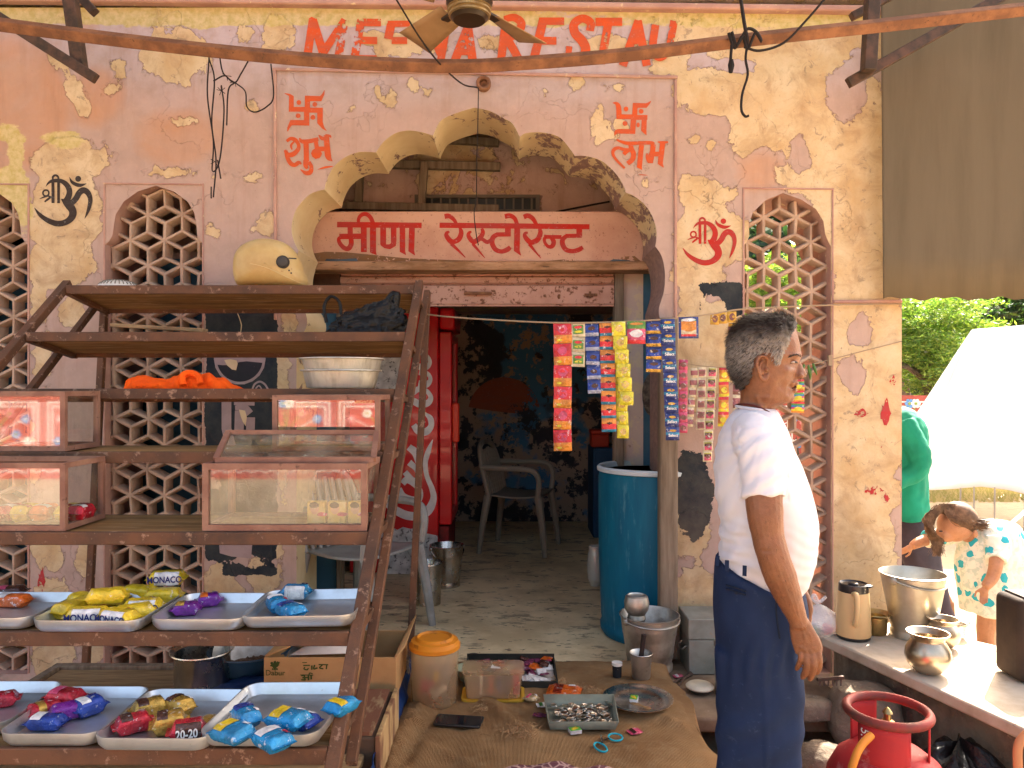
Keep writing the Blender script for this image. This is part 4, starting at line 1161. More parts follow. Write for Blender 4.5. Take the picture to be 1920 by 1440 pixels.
p.done('advert_lettering', [DULLWHITE, DULLORANGE, DULLBLACK, CREAMFLAKE], shop)
p = Pen(0, 960, 1 / 3, D)
p.poly([(1232, 172), (1420, 172), (1412, 262), (1300, 250), (1236, 232)], 0)
p.done('torn_poster', [DULLWHITE], shop)
p = Pen(0, 0, 1, D)
REDSMEAR = worn_paint('red smear', (0.42, 0.03, 0.03), 0.56)
for x, y, w_, h in ((1615, 775, 22, 14), (1661, 775, 16, 44), (1674, 715, 10, 22), (1653, 845, 6, 16), (1600, 865, 8, 12), (1640, 920, 30, 16), (78, 1090, 12, 40), (1660, 935, 14, 16)):
    p = Pen(0, 0, 1, D); p.dot(x, y, w_ / 2, 0, h / 2, 0.4); p.done('red_smear', [REDSMEAR], shop)
# old bulb socket above the arch
mb = MB(); c_ = Vector((*W(907, 160),))
cc = Vector((c_.x, D - 0.002, c_.y))
mb.lathe([(0.035, 0), (0.036, 0.03), (0.03, 0.035), (0.02, 0.03), (0.018, 0.012), (0.001, 0.011)], cc, 20, rot=Matrix.Rotation(PI / 2, 3, 'X'))
mb.build('bulb_holder', RUST, shop)

# ---------------------------------------------------------------- awning frame, pole, fan, tin sheet
AW = 3.42
aw = thing('awning_bracket', 'dark angle iron bracket fixed high on the left of the facade', 'bracket', tuple(P(150, 60, AW)), group='awning brackets')
mb = MB(); mb.bar(P(127, -40, AW), P(150, 128, AW), 0.055, 0.05); mb.build('upright', DARKIRON, aw, bevel=0.004)
mb = MB(); mb.bar(P(-60, -5, AW - 0.04), P(180, 148, AW - 0.04), 0.03, 0.045); mb.build('diagonal_strut', DARKIRON, aw, bevel=0.004)
mb = MB(); mb.bar(P(145, -12, AW + 0.1), P(178, 24, AW + 0.1), 0.04, 0.04); mb.build('short_strut', DARKIRON, aw, bevel=0.004)
aw = thing('awning_bracket', 'dark angle iron bracket on the right beside the tin sheet', 'bracket', tuple(P(1640, 60, AW)), group='awning brackets')
mb = MB(); mb.bar(P(1638, -40, AW - 0.13), P(1628, 134, AW - 0.13), 0.055, 0.05); mb.build('upright', DARKIRON, aw, bevel=0.004)
mb = MB(); mb.bar(P(1590, 156, AW - 0.09), P(1960, -52, AW - 0.09), 0.03, 0.045); mb.build('diagonal_strut', DARKIRON, aw, bevel=0.004)
mb = MB(); mb.bar(P(1596, 32, AW), P(1690, -18, AW), 0.035, 0.035); mb.build('short_strut', DARKIRON, aw, bevel=0.004)
mb = MB()
BP = 3.0
pts = [(-120, 30), (0, 46), (200, 72), (430, 98), (640, 116), (850, 124), (1000, 117), (1180, 102), (1400, 75), (1640, 49), (1800, 31), (2040, 4)]
mb.tube([P(x, y, BP) for x, y in [tuple(q[:2]) for q in catmull(pts, 6)]], 0.030, 4, smooth=False)
o = tag(mb.build('sagging_pole', RUST, bevel=0.004), 'long rusty square pole sagging across the top of the facade', 'pole')

t = thing('awning_roof', 'tin roof of the awning over the shop front, above the fan', 'roof', (-1.6, 1.0, 3.62))
mb = MB(); mb.grid(lambda u, v: (-5.2 + 6.8 * u, 1.6 + 1.3 * v, 3.62 + 0.012 * math.sin(u * 420)), 260, 4); mb.build('roof_sheet', mat('rusty roof tin', (0.30, 0.22, 0.15), 0.7, 0.2, c2=(0.2, 0.12, 0.07), sc=2), t, fix=False, solid=0.003)
for y in (1.7, 2.8):
    MB().boxmm((-5.2, y - 0.03, 3.55), (1.6, y + 0.03, 3.60)).build('rafter', DARKIRON, t)
bp = thing('ceiling_fan', 'brown ceiling fan hanging in front of the painted lettering', 'fan', tuple(P(880, 22, 2.85)))
fc = P(880, 22, 2.85)
FANBODY = mat('dark fan enamel', (0.035, 0.022, 0.012), 0.35, 0.2)
FANBR = mat('dusty brass', (0.42, 0.30, 0.14), 0.45, 0.7, c2=(0.25, 0.17, 0.08), sc=12)
mb = MB(); mb.lathe([(0.001, -0.035), (0.06, -0.034), (0.066, -0.026), (0.072, -0.02)], fc, 32); mb.lathe([(0.075, 0.012), (0.088, 0.03), (0.088, 0.09), (0.05, 0.12), (0.02, 0.125)], fc, 32)
mb.build('motor', FANBODY, bp)
mb = MB(); mb.lathe([(0.072, -0.021), (0.078, -0.018), (0.078, -0.012), (0.074, -0.008), (0.082, -0.004), (0.082, 0.003), (0.078, 0.006), (0.085, 0.010), (0.076, 0.013)], fc, 32); mb.build('trim_ring', FANBR, bp)
mb = MB(); mb.tube([fc + Vector((0, 0, 0.12)), Vector((fc.x, fc.y, 3.55))], 0.012, 10); mb.build('down_rod', FANBODY, bp)
BLADE = mat('dusty fan blade', (0.42, 0.26, 0.13), 0.6, 0.1, c2=(0.33, 0.20, 0.095), sc=5)
for k, an in enumerate((52, 128, 218, 322)):
    a = R(an); dx, dy = math.cos(a), math.sin(a)
    mb = MB()
    def bl(u, v, dx=dx, dy=dy):
        r_ = 0.13 + u * 0.27
        wd = (0.046 + 0.026 * u) * (v - 0.5) * 2
        return (fc.x + dx * r_ - dy * wd, fc.y + dy * r_ + dx * wd, fc.z + 0.035 + (v - 0.5) * 0.045 - 0.01 * u)
    mb.grid(bl, 8, 6)
    b_ = mb.build('blade', BLADE, bp, fix=False, solid=0.003)
    mb = MB(); mb.bar(fc + Vector((dx * 0.07, dy * 0.07, 0.03)), fc + Vector((dx * 0.17, dy * 0.17, 0.032)), 0.035, 0.012); mb.build('blade_arm', FANBODY, b_, bevel=0.003)

TIN = mat('dull brown tin sheet', (0.125, 0.095, 0.058), 0.7, 0.1, c2=(0.10, 0.076, 0.045), sc=2, c3=(0.14, 0.108, 0.068), sc3=5, t3=(0.4, 1.0), stretch=(2.5, 1, 0.3), spec=0.2)
SD = 3.60
mb = MB()
xl, xr = P(1656, 0, SD).x, 3.3
zb0 = P(0, 560, SD).z
mb.grid(lambda u, v: (xl + (xr - xl) * u - 0.02 * v * (1 - u), SD + 0.003 * math.sin(u * 23) - 0.02 * u, zb0 + (4.6 - zb0) * v + (0.006 * math.sin(u * 40) + 0.004 * math.sin(u * 91)) * (1 - v)), 120, 14)
tag(mb.build('tin_sheet', TIN, fix=False, solid=0.003), 'large dull brown tin sheet hanging at the upper right', 'tin sheet')

# cables and ropes
def cable(name, pts, d, r, m, label, cat='cable', group=None, n=6):
    mb = MB()
    pp = [P(q[0], q[1], q[2] if len(q) > 2 else d) for q in pts]
    mb.tube(catmull(pp, n), r, 6)
    return tag(mb.build(name, m), label, cat, group)
mb = MB()
for pts in ([(392, 108), (389, 180), (400, 265), (398, 320), (412, 300), (420, 210), (415, 160)], [(392, 110), (402, 150), (397, 230), (405, 300), (400, 370)], [(410, 92), (416, 130), (424, 143), (440, 155), (452, 138), (465, 115)],
            [(400, 152), (420, 142), (432, 150), (445, 158), (460, 172), (463, 200), (478, 210), (500, 200), (513, 180), (508, 120)], [(440, 155), (428, 170), (425, 235)], [(408, 300), (414, 335)], [(396, 350), (396, 372)]):
    mb.tube(catmull([P(x, y, 3.0) for x, y in pts], 6), 0.0028, 6)
for i in range(14):
    x, y = random.choice(((425, 142), (440, 154), (415, 170), (403, 303)))
    a = random.uniform(0, 6.28); mb.tube([P(x, y, 3.0), P(x + 9 * math.cos(a), y + 9 * math.sin(a), 3.0)], 0.0014, 4)
tag(mb.build('tangled_cable', WIRE), 'tangle of thin black cable hanging from the pole on the left', 'cable')
cable('fan_cable', [(740, -6, 2.8), (790, 75, 2.9), (830, 125, 3.0), (868, 158, 3.5), (895, 164, 3.66)], 3, 0.0035, WIRE, 'black cable from the fan down to the bulb holder above the arch')
cable('dangling_wire', [(897, 165), (896, 230), (894, 300), (893, 370), (889, 400), (893, 440), (897, 460)], 3.62, 0.0026, WIRE, 'thin dark cord hanging straight down the middle of the arch', 'cord')
mb = MB()
for pts, r_ in (([(1388, -8), (1395, 40), (1402, 80)], 0.007), ([(1402, 80), (1398, 110), (1402, 140), (1392, 175), (1390, 205), (1397, 218), (1404, 217)], 0.005), ([(1372, 84), (1370, 110), (1371, 134)], 0.006), ([(1550, -6), (1510, 40), (1470, 80), (1425, 95), (1395, 88)], 0.005),
                ([(1366, 62), (1378, 90), (1392, 68), (1402, 92), (1416, 62), (1428, 78), (1418, 60), (1400, 55), (1382, 84), (1372, 60)], 0.006)):
    mb.tube(catmull([P(x, y, 2.95) for x, y in pts], 6), r_, 6)
mb.tube([P(1371, 112, 2.95), P(1371, 122, 2.95), P(1370, 136, 2.95)], [0.008, 0.013, 0.008], 8)
tag(mb.build('knotted_rope', WIRE), 'dark rope knotted round the pole with loose ends, right of the fan', 'rope')

# ---------------------------------------------------------------- tall red drinks fridge
FD = 5.2
REDFR = mat('glossy red fridge', (0.55, 0.010, 0.014), 0.3, 0, c2=(0.45, 0.01, 0.013), sc=3, coat=0.3)
WHFR = flat('fridge white', (0.74, 0.72, 0.68), 0.45, c3=(0.45, 0.2, 0.18), sc3=50, t3=(0.68, 0.72))
xr, xl = P(822, 0, FD).x, P(655, 0, FD).x
zt, zb_ = P(0, 575, FD).z, 0.205
fr = thing('drinks_fridge', 'tall red soft-drink fridge with white script on its side, just inside the door', 'fridge', ((xl + xr) / 2, FD + 0.3, zb_))
MB().boxmm((xl, FD, zb_), (xr, FD + 0.62, zt)).build('cabinet', REDFR, fr, bevel=0.012)
xd = P(849, 0, FD + 0.1).x
dz0 = P(0, 985, FD).z
door = MB()
door.boxmm((xr + 0.004, FD + 0.01, dz0), (xd, FD + 0.08, P(0, 622, FD).z)); door.boxmm((xr + 0.004, FD + 0.54, dz0), (xd, FD + 0.61, P(0, 622, FD).z))
door.boxmm((xr + 0.004, FD + 0.081, dz0), (xd, FD + 0.539, dz0 + 0.06)); door.boxmm((xr + 0.004, FD + 0.081, P(0, 622, FD).z - 0.06), (xd, FD + 0.539, P(0, 622, FD).z))
door.build('door', REDFR, fr, bevel=0.01)
MB().boxmm((xr + 0.02, FD + 0.082, dz0 + 0.062), (xd - 0.02, FD + 0.538, P(0, 622, FD).z - 0.062)).build('door_glass', mat('dark fridge glass', (0.03, 0.022, 0.016), 0.12, 0), fr)
MB().boxmm((xr + 0.004, FD + 0.01, P(0, 618, FD).z), (xd + 0.02, FD + 0.60, zt - 0.005)).build('lit_header', REDFR, fr, bevel=0.02)
MB().boxmm((xr + 0.002, FD + 0.02, zb_), (xd - 0.02, FD + 0.59, dz0 - 0.012)).build('kick_panel', mat('dark red panel', (0.25, 0.02, 0.02), 0.6, 0, c2=(0.08, 0.02, 0.015), sc=20), fr, bevel=0.006)
MB().boxmm((xd + 0.001, FD + 0.02, P(0, 830, FD).z), (xd + 0.05, FD + 0.06, P(0, 756, FD).z)).build('handle', mat('orange red plastic', (0.55, 0.035, 0.01), 0.4), fr, bevel=0.01)
p = Pen(640, 560, 220 / 609, FD)
p.s([(474, 732, 4), (452, 790, 26), (436, 850, 26), (444, 920, 24), (470, 985, 28), (478, 1040, 34), (450, 1100, 46), (395, 1128, 44), (330, 1122, 44), (262, 1084, 40), (230, 1050, 30)])
p.s([(300, 985, 26), (320, 1025, 36), (362, 1045, 40), (400, 1042, 36), (408, 1000, 30), (380, 962, 32), (340, 940, 34), (318, 960, 30)])
p.s([(330, 900, 30), (372, 945, 34), (400, 930, 28), (390, 885, 28), (352, 850, 34)]).s([(350, 770, 34), (385, 800, 40), (400, 850, 30)])
p.s([(375, 655, 30), (400, 688, 36), (440, 690, 38), (466, 660, 30), (462, 622, 30), (440, 600, 16), (425, 585, 6)]).s([(400, 640, 30), (432, 650, 26)])
p.s([(372, 530, 34), (410, 548, 38), (450, 540, 34), (464, 510, 24), (440, 478, 24), (400, 470, 30), (370, 490, 30)]).s([(400, 440, 34), (440, 446, 34), (462, 420, 22), (448, 390, 22), (404, 380, 34)])
p.s([(396, 352, 34), (440, 356, 30), (460, 330, 20), (446, 300, 20), (412, 280, 22), (400, 260, 12)]).dot(444, 262, 8)
p.s([(300, 140, 10), (280, 160, 12), (310, 165, 8)], 10)
p.done('script_lettering', [WHFR], fr)
q = NT('printed ice cubes'); v = q.coord(False)
vo = q.n('ShaderNodeTexVoronoi'); vo.inputs['Scale'].default_value = 16; q.l(v, vo.inputs['Vector'])
n2 = q.noise(v, 40, 6, 0.7)
q.col(q.mix(q.ramp(n2, 0.56, 0.6), q.mix(q.ramp(vo.outputs['Distance'], 0.2, 0.8), (0.70, 0.68, 0.64), (0.42, 0.41, 0.39)), (0.12, 0.11, 0.10))); q.set(Roughness=0.5)
p = Pen(640, 560, 220 / 609, FD, 0.006)
p.poly([(200, 1480), (200, 1230), (250, 1180), (290, 1200), (320, 1185), (360, 1195), (390, 1190), (415, 1215), (450, 1220), (500, 1230), (500, 1395), (500, 1480)])
p.done('ice_print', [q.mat], fr); p = Pen(640, 560, 220 / 609, FD, 0.006)
p.poly([(60, 470), (60, 290), (110, 262), (150, 270), (200, 290), (260, 280), (330, 290), (362, 280), (350, 350), (335, 430), (320, 470)])
p.done('ice_print', [q.mat], fr)

# ---------------------------------------------------------------- things inside the doorway
def bucket(name, label, c, r0, r1, h, m=STEEL, group=None, ribs=True, handle=0.0, rz=0.0, foot=True):
    t = thing(name, label, 'bucket', c, 0, group)
    prof = [(0.001, 0.008), (r0 * 0.9, 0.008)]
    prof = [(0.001, 0.012)] + [(r0 * 0.95, 0.012), (r0 * 1.03, 0.0), (r0 * 1.04, 0.02), (r0, 0.03)]
    N = 10
    for i in range(N + 1):
        u = i / N
        rr = r0 + (r1 - r0) * u
        prof.append((rr, 0.032 + (h - 0.032) * u * 0.97))
        if ribs and i in (1, 2, 6, 7) : prof.append((rr * 1.02, 0.032 + (h - 0.032) * (u * 0.97 + 0.02)))
    prof += [(r1 * 1.045, h * 0.985), (r1 * 1.05, h), (r1 * 1.01, h * 1.005), (r1 * 0.975, h * 0.98), (r0 * 0.97, 0.03), (0.001, 0.03)]
    mb = MB().lathe(prof, (c[0], c[1], c[2]), 36); mb.build('pail', m, t)
    if handle is not None:
        mb = MB()
        ca, sa = math.cos(rz), math.sin(rz)
        pts = []
        for i in range(15):
            a = PI * i / 14
            lx = math.cos(a) * r1 * 1.06; ly = -math.sin(a) * math.cos(handle) * r1 * 1.0; lz = math.sin(a) * math.sin(handle) * r1 * 1.0
            pts.append(Vector((c[0] + lx * ca - ly * sa, c[1] + lx * sa + ly * ca, c[2] + h * 0.95 + lz)))
        mb.tube(pts, 0.0045, 8); mb.build('bail_handle', m, t)
        for s in (-1, 1):
            mb = MB(); mb.ell((c[0] + s * r1 * 1.04 * ca, c[1] + s * r1 * 1.04 * sa, c[2] + h * 0.93), (0.008, 0.02, 0.018), 10, 8, rot=Matrix.Rotation(rz, 3, 'Z')); mb.build('ear', m, t)
    return t
c = G(838, 1098, 0.2); bucket('steel_bucket', 'ribbed steel bucket farther inside, against the red fridge', (c.x, c.y, 0.202), S(24, c.y), S(31, c.y), S(76, c.y), group='steel vessels at the door', handle=-0.9, rz=0.4)
c = G(802, 1132, 0.2)
mb = MB(); r_ = S(24, c.y); h = S(76, c.y)
mb.lathe([(0.001, 0.008), (r_ * 0.96, 0.008), (r_, 0), (r_ * 1.03, h * 0.3), (r_ * 1.02, h * 0.33), (r_ * 1.06, h * 0.6), (r_ * 1.05, h * 0.63), (r_ * 1.12, h), (r_ * 1.16, h), (r_ * 1.15, h * 1.02), (r_ * 1.09, h * 0.98), (r_ * 0.98, 0.02), (0.001, 0.02)], (c.x, c.y, 0.202), 36)
tag(mb.build('steel_tub', STEEL), 'open steel tub without a handle, on the door floor left of the bucket', 'tub', 'steel vessels at the door')
# plastic chairs
def chair(label, c, rz, m, s=1.0):
    t = thing('plastic_chair', label, 'chair', (0, 0, 0), 0, 'plastic armchairs')
    mb = MB()
    mb.grid(lambda u, v: (-0.22 + 0.44 * u, -0.22 + 0.42 * v, 0.43 + 0.02 * (2 * v - 1) ** 2 - 0.012 * math.sin(PI * u)), 12, 12)
    mb.build('seat', m, t, fix=False, solid=0.012)
    mb = MB()
    for i in range(7):
        x = -0.17 + 0.34 * i / 6
        mb.tube(catmull([(x, 0.19, 0.44), (x * 1.02, 0.225, 0.6), (x * 1.0, 0.27, 0.8 - abs(x) * 0.2)], 4), 0.014, 6)
    mb.tube(catmull([(-0.23, 0.19, 0.44), (-0.23, 0.24, 0.65), (-0.17, 0.28, 0.80), (0, 0.29, 0.84), (0.17, 0.28, 0.80), (0.23, 0.24, 0.65), (0.23, 0.19, 0.44)], 5), 0.02, 8)
    mb.build('backrest', m, t)
    for sx in (-1, 1):
        mb = MB(); mb.tube(catmull([(sx * 0.24, 0.24, 0.66), (sx * 0.27, 0.05, 0.66), (sx * 0.27, -0.15, 0.65), (sx * 0.255, -0.21, 0.58), (sx * 0.24, -0.2, 0.44)], 5), 0.022, 8, squash=(1.2, 1, 0.7) if False else None); mb.build('armrest', m, t)
        for sy in (-1, 1):
            mb = MB(); mb.tube([(sx * 0.215, sy * 0.2, 0.44), (sx * 0.24, sy * 0.235, 0.22), (sx * 0.26, sy * 0.26, 0.0)], [0.032, 0.026, 0.02], 8); mb.build('leg', m, t)
    t.location = c; t.rotation_euler = (0, 0, rz); t.scale = (s, s, s)
    return t
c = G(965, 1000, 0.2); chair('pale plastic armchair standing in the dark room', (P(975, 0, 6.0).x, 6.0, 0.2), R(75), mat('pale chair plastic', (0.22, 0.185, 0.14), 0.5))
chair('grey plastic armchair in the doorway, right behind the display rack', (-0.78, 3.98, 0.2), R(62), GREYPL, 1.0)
# floor under the first chairs is the doorway floor; cupboard with red box in the dark
c0, c1 = P(1112, 840, 6.4), P(1200, 1090, 6.4)
t = thing('blue_cupboard', 'dark blue cupboard in the shade inside the door', 'cupboard', (c0.x + 0.2, 6.5, 0.2))
MB().boxmm((c0.x, 6.4, 0.202), (c0.x + 0.42, 6.85, c0.z)).build('carcass', mat('dark blue steel', (0.02, 0.06, 0.12), 0.5), t, bevel=0.01)
MB().boxmm((c0.x + 0.015, 6.388, 0.24), (c0.x + 0.205, 6.398, c0.z - 0.03)).build('door', mat('dark blue steel', None), t, bevel=0.003)
MB().boxmm((c0.x + 0.215, 6.388, 0.24), (c0.x + 0.405, 6.398, c0.z - 0.03)).build('door', mat('dark blue steel', None), t, bevel=0.003)
a = P(1108, 800, 6.5); b = P(1135, 836, 6.5)
t = thing('red_box', 'small red lidded box on top of the blue cupboard', 'box', (a.x, 6.5, c0.z))
MB().boxmm((a.x, 6.45, c0.z + 0.002), (a.x + 0.15, 6.62, c0.z + 0.11)).build('body', mat('dull red plastic', (0.42, 0.04, 0.02), 0.5), t, bevel=0.01)
MB().boxmm((a.x - 0.006, 6.444, c0.z + 0.112), (a.x + 0.156, 6.626, c0.z + 0.15)).build('lid', mat('dull red plastic', None), t, bevel=0.01)
# red cloth hung in the left room
mb = MB(); mb.grid(lambda u, v: (-2.55 + 0.72 * u, 4.30 + 0.04 * math.sin(u * 26), 2.15 - 0.95 * v + 0.03 * math.sin(u * 20)), 50, 12)
tag(mb.build('red_cloth', mat('red hanging cloth', (0.60, 0.035, 0.03), 0.9, 0, c2=(0.12, 0.02, 0.02), sc=9), fix=False, solid=0.004), 'red cloth hung inside the room, seen through the left lattice window', 'cloth')
# silvery jug by the barrel
c = G(1116, 1098, 0.2)
mb = MB(); r_ = S(14, c.y); h = S(74, c.y)
prof = [(0.001, 0), (r_ * 0.7, 0), (r_ * 0.8, h * 0.1)] + [(r_ * (0.92 + 0.12 * math.sin(PI * i / 9) + (0.05 if i % 2 else 0)), h * (0.12 + 0.7 * i / 9)) for i in range(10)] + [(r_ * 0.85, h * 0.86), (r_ * 0.9, h), (r_ * 0.8, h * 0.99), (0.001, h * 0.95)]
mb.lathe(prof, (c.x, c.y, 0.202), 20); tag(mb.build('silver_jar', mat('pale moulded plastic', (0.52, 0.50, 0.44), 0.25, 0.2)), 'small silvery ribbed jar on the floor beside the blue drum', 'jar')
# blue drum
DRD = 3.98
dc = (P(1123, 0, DRD).x + 0.285, DRD, 0.202)
t = thing('blue_drum', 'tall open blue plastic drum beside the wooden post', 'drum', dc)
h = EYE - 0.202 - (872 - 720) / F * DRD
BLUED = mat('blue drum plastic', (0.004, 0.115, 0.19), 0.45, 0, c2=(0.004, 0.085, 0.15), sc=4, c3=(0.07, 0.20, 0.26), sc3=9, t3=(0.56, 0.70), stretch=(3, 3, 0.5), bump=0.10, bsc=30)
mb = MB(); mb.lathe([(0.001, 0.01), (0.24, 0.01), (0.262, 0), (0.275, 0.02), (0.277, 0.05), (0.268, 0.065), (0.272, 0.09), (0.285, h * 0.5), (0.286, h * 0.93), (0.281, h * 0.965), (0.276, h * 0.965), (0.27, h * 0.9), (0.262, 0.05), (0.001, 0.04)], dc, 48)
mb.build('barrel', BLUED, t)
mb = MB(); mb.lathe([(0.281, h * 0.966), (0.292, h * 0.97), (0.294, h * 0.99), (0.285, h), (0.274, h * 0.995), (0.270, h * 0.966)], dc, 48); mb.build('rim', mat('pale drum rim', (0.50, 0.56, 0.58), 0.5), t)
# wooden post
pd = 3.62
mb = MB(); a = P(1236, 596, pd); b = P(1270, 1235, pd)
mb.boxmm((a.x, pd - 0.02, 0.19), (b.x, pd + 0.05, a.z))
tag(mb.build('wooden_post', OLDWOOD, bevel=0.008), 'grey weathered wooden post standing at the edge of the doorway', 'post')
# galvanised bucket with an upturned pot in it
c = G(1214, 1232, 0.2); cb = Vector((c.x - 0.015, 3.48, 0.202))
bucket('galvanised_bucket', 'grey galvanised bucket in front of the post and the blue drum', tuple(cb), S(40, c.y), S(52, c.y), S(96, c.y), STEELDULL, handle=-0.15, rz=0.5)
mb = MB(); r_ = S(22, c.y); z0 = 0.202 + S(78, c.y)
mb.lathe([(0.001, -0.10), (r_ * 0.62, -0.10), (r_ * 0.66, 0.0), (r_ * 0.78, 0.012), (r_ * 0.70, 0.03), (r_ * 0.98, 0.055), (r_ * 1.02, 0.085), (r_ * 0.9, 0.112), (r_ * 0.74, 0.118), (r_ * 0.7, 0.112), (0.001, 0.108)], (cb.x - S(23, c.y), cb.y, z0 + 0.015), 28)
tag(mb.build('metal_jug', STEELDULL), 'round-bellied metal jug standing upside down in the galvanised bucket', 'jug')
# ---------------------------------------------------------------- display rack
XL, XR = -1.948, -0.406
def rz_(d): return EYE + 0.817 * d - 2.279
def rd_(py): return 2.279 / (0.817 - (720 - py) / F)
rack = thing('display_rack', 'tall brown iron display rack with seven stepped shelves, at the left', 'rack', (-1.18, 2.6, 0))
for X in (XL, XR):
    s_ = 1 if X == XL else -1
    mb = MB(); mb.bar((X, 3.33, rz_(3.33)), (X, 1.60, rz_(1.60)), 0.034, 0.034); mb.build('front_rail', RACKMET, rack, bevel=0.003)
    mb = MB(); mb.bar((X + 0.001 * s_, 3.64, rz_(3.33)), (X + 0.001 * s_, 1.92, rz_(1.60) + 0.01), 0.028, 0.028); mb.build('rear_rail', RACKMET, rack, bevel=0.003)
    mb = MB(); mb.bar((X, 1.615, rz_(1.60)), (X, 1.615, 0.0), 0.034, 0.034, up=(0, 1, 0)); mb.build('leg', RACKMET, rack, bevel=0.003)
    mb = MB(); mb.bar((X + 0.002, 3.63, rz_(3.33)), (X - 0.06 * (X == XR) - 0.0, 3.45, 0.2 if X == XR else 0.0), 0.03, 0.03, up=(0, 1, 0)); mb.build('leg', RACKMET, rack, bevel=0.003)
SH = [rd_(y) for y in (543, 631, 738, 857, 1008, 1195, 1414)]
SHZ = [rz_(d) for d in SH]
for i, (d, z) in enumerate(zip(SH, SHZ)):
    mb = MB()
    mb.boxmm((XL + 0.018, d - 0.012, z - 0.020), (XR - 0.018, d + 0.006, z + 0.018))
    fr_ = mb.build('shelf', RACKMET, rack, bevel=0.003)
    dep = 0.31
    dip = (0.055, 0.055, 0.02, 0, 0, 0, 0)[i]
    mb = MB()
    mb.add([(x, y, zz) for x in (XL + 0.02, XR - 0.02) for y, zz in ((d + 0.007, z + 0.001), (d + dep, z + 0.001 - dip), (d + dep, z + 0.013 - dip), (d + 0.007, z + 0.013))], [(0, 1, 2, 3), (7, 6, 5, 4), (0, 4, 5, 1), (1, 5, 6, 2), (2, 6, 7, 3), (3, 7, 4, 0)])
    mb.build('board', SHELFWOOD, fr_)
    mb = MB()
    for X in (XL, XR):
        xx = X + (0.018 if X == XL else -0.018)
        mb.bar((xx, d + 0.007, z - 0.012), (xx, d + dep + 0.02, z - 0.012 - dip), 0.026, 0.02)
    mb.boxmm((XL + 0.035, d + dep + 0.001, z - 0.018 - dip), (XR - 0.035, d + dep + 0.016, z + 0.012 - dip))
    mb.build('bracket_rail', RACKMET, fr_)

# ---- glass cases
def glassm(name, refl=0.30, dust=0.18):
    q = NT(name)
    v = q.coord()
    tr = q.n('ShaderNodeBsdfTransparent'); tr.inputs[0].default_value = (0.86, 0.88, 0.84, 1)
    gl = q.n('ShaderNodeBsdfGlossy'); gl.inputs['Roughness'].default_value = 0.03; gl.inputs[0].default_value = (0.95, 0.95, 0.95, 1)
    df = q.n('ShaderNodeBsdfDiffuse'); df.inputs[0].default_value = (0.42, 0.36, 0.26, 1)
    lw_ = q.n('ShaderNodeLayerWeight'); lw_.inputs[0].default_value = 0.25
    m1 = q.n('ShaderNodeMixShader'); q.l(q.math('MULTIPLY_ADD', lw_.outputs['Fresnel'], 0.6, refl), m1.inputs[0])
    q.l(tr.outputs[0], m1.inputs[1]); q.l(gl.outputs[0], m1.inputs[2])
    m2 = q.n('ShaderNodeMixShader')
    n = q.math('ADD', q.math('MULTIPLY', q.ramp(q.noise(v, 9, 7, 0.65), 0.4, 0.7), dust * 1.3), q.math('MULTIPLY', q.ramp(q.noise(v, 50, 4, 0.6, (1, 1, 0.3)), 0.55, 0.7), dust))
    q.l(n, m2.inputs[0]); q.l(m1.outputs[0], m2.inputs[1]); q.l(df.outputs[0], m2.inputs[2])
    q.l(m2.outputs[0], q.t.nodes['Material Output'].inputs[0])
    return q.mat
GLASS = glassm('dusty glass', 0.15, 0.11)
GLASS2 = glassm('very dusty glass', 0.08, 0.30)
CASEW = mat('brown case frame', (0.20, 0.095, 0.065), 0.65, 0, c2=(0.28, 0.15, 0.10), sc=9, c3=(0.10, 0.05, 0.035), sc3=40, bump=0.15, bsc=60)
def case(label, x0, x1, d0, d1, z0, z1, fr=0.016, gm=None):
    t = thing('glass_case', label, 'glass case', ((x0 + x1) / 2, d0, z0), 0, 'glass cases on the rack')
    gm = gm or GLASS
    mb = MB()
    f = fr
    for x in (x0, x1 - f):
        for d in (d0, d1 - f):
            mb.boxmm((x, d, z0 + f), (x + f, d + f, z1 - f))
    for z in (z0, z1 - f):
        for d in (d0, d1 - f): mb.boxmm((x0, d, z), (x1, d + f, z + f))
        for x in (x0, x1 - f): mb.boxmm((x, d0 + f, z), (x + f, d1 - f, z + f))
    mb.build('frame', CASEW, t)
    MB().boxmm((x0 + f, d0 + f, z0 + 0.002), (x1 - f, d1 - f, z0 + 0.008)).build('base_board', SHELFWOOD, t)
    mb = MB(); mb.add([(x0 + f, d0 + f / 2, z0 + f), (x1 - f, d0 + f / 2, z0 + f), (x1 - f, d0 + f / 2, z1 - f), (x0 + f, d0 + f / 2, z1 - f)], [(0, 1, 2, 3)]); mb.build('front_pane', gm, t, fix=False)
    for x in (x0 + f / 2, x1 - f / 2):
        mb = MB(); mb.add([(x, d0 + f, z0 + f), (x, d1 - f, z0 + f), (x, d1 - f, z1 - f), (x, d0 + f, z1 - f)], [(0, 1, 2, 3)]); mb.build('side_pane', gm, t, fix=False)
    return t
zs = SHZ[3] + 0.019
case('glass case on the fourth shelf at the far left edge', -1.935, -1.47, 2.495, 2.71, zs, EYE - (734 - 720) / F * 2.5)
cC = case('glass case at the right end of the fourth shelf, with a small orange sticker', -0.79, -0.436, 2.50, 2.72, zs, EYE - (741 - 720) / F * 2.5)
zs5 = SHZ[4] + 0.019
case('glass case on the fifth shelf at the far left edge, holding red and yellow packets', -1.935, -1.318, 2.238, 2.46, zs5, EYE - (868 - 720) / F * 2.24)
cE = case('large dusty glass case on the fifth shelf with its glass lid propped open', -0.914, -0.428, 2.238, 2.46, zs5, EYE - (869 - 720) / F * 2.24, 0.018, GLASS2)
a = P(405, 862, 2.27); b = P(700, 862, 2.27); a2 = P(428, 811, 2.42); b2 = P(706, 811, 2.42)
mb = MB(); f = 0.016
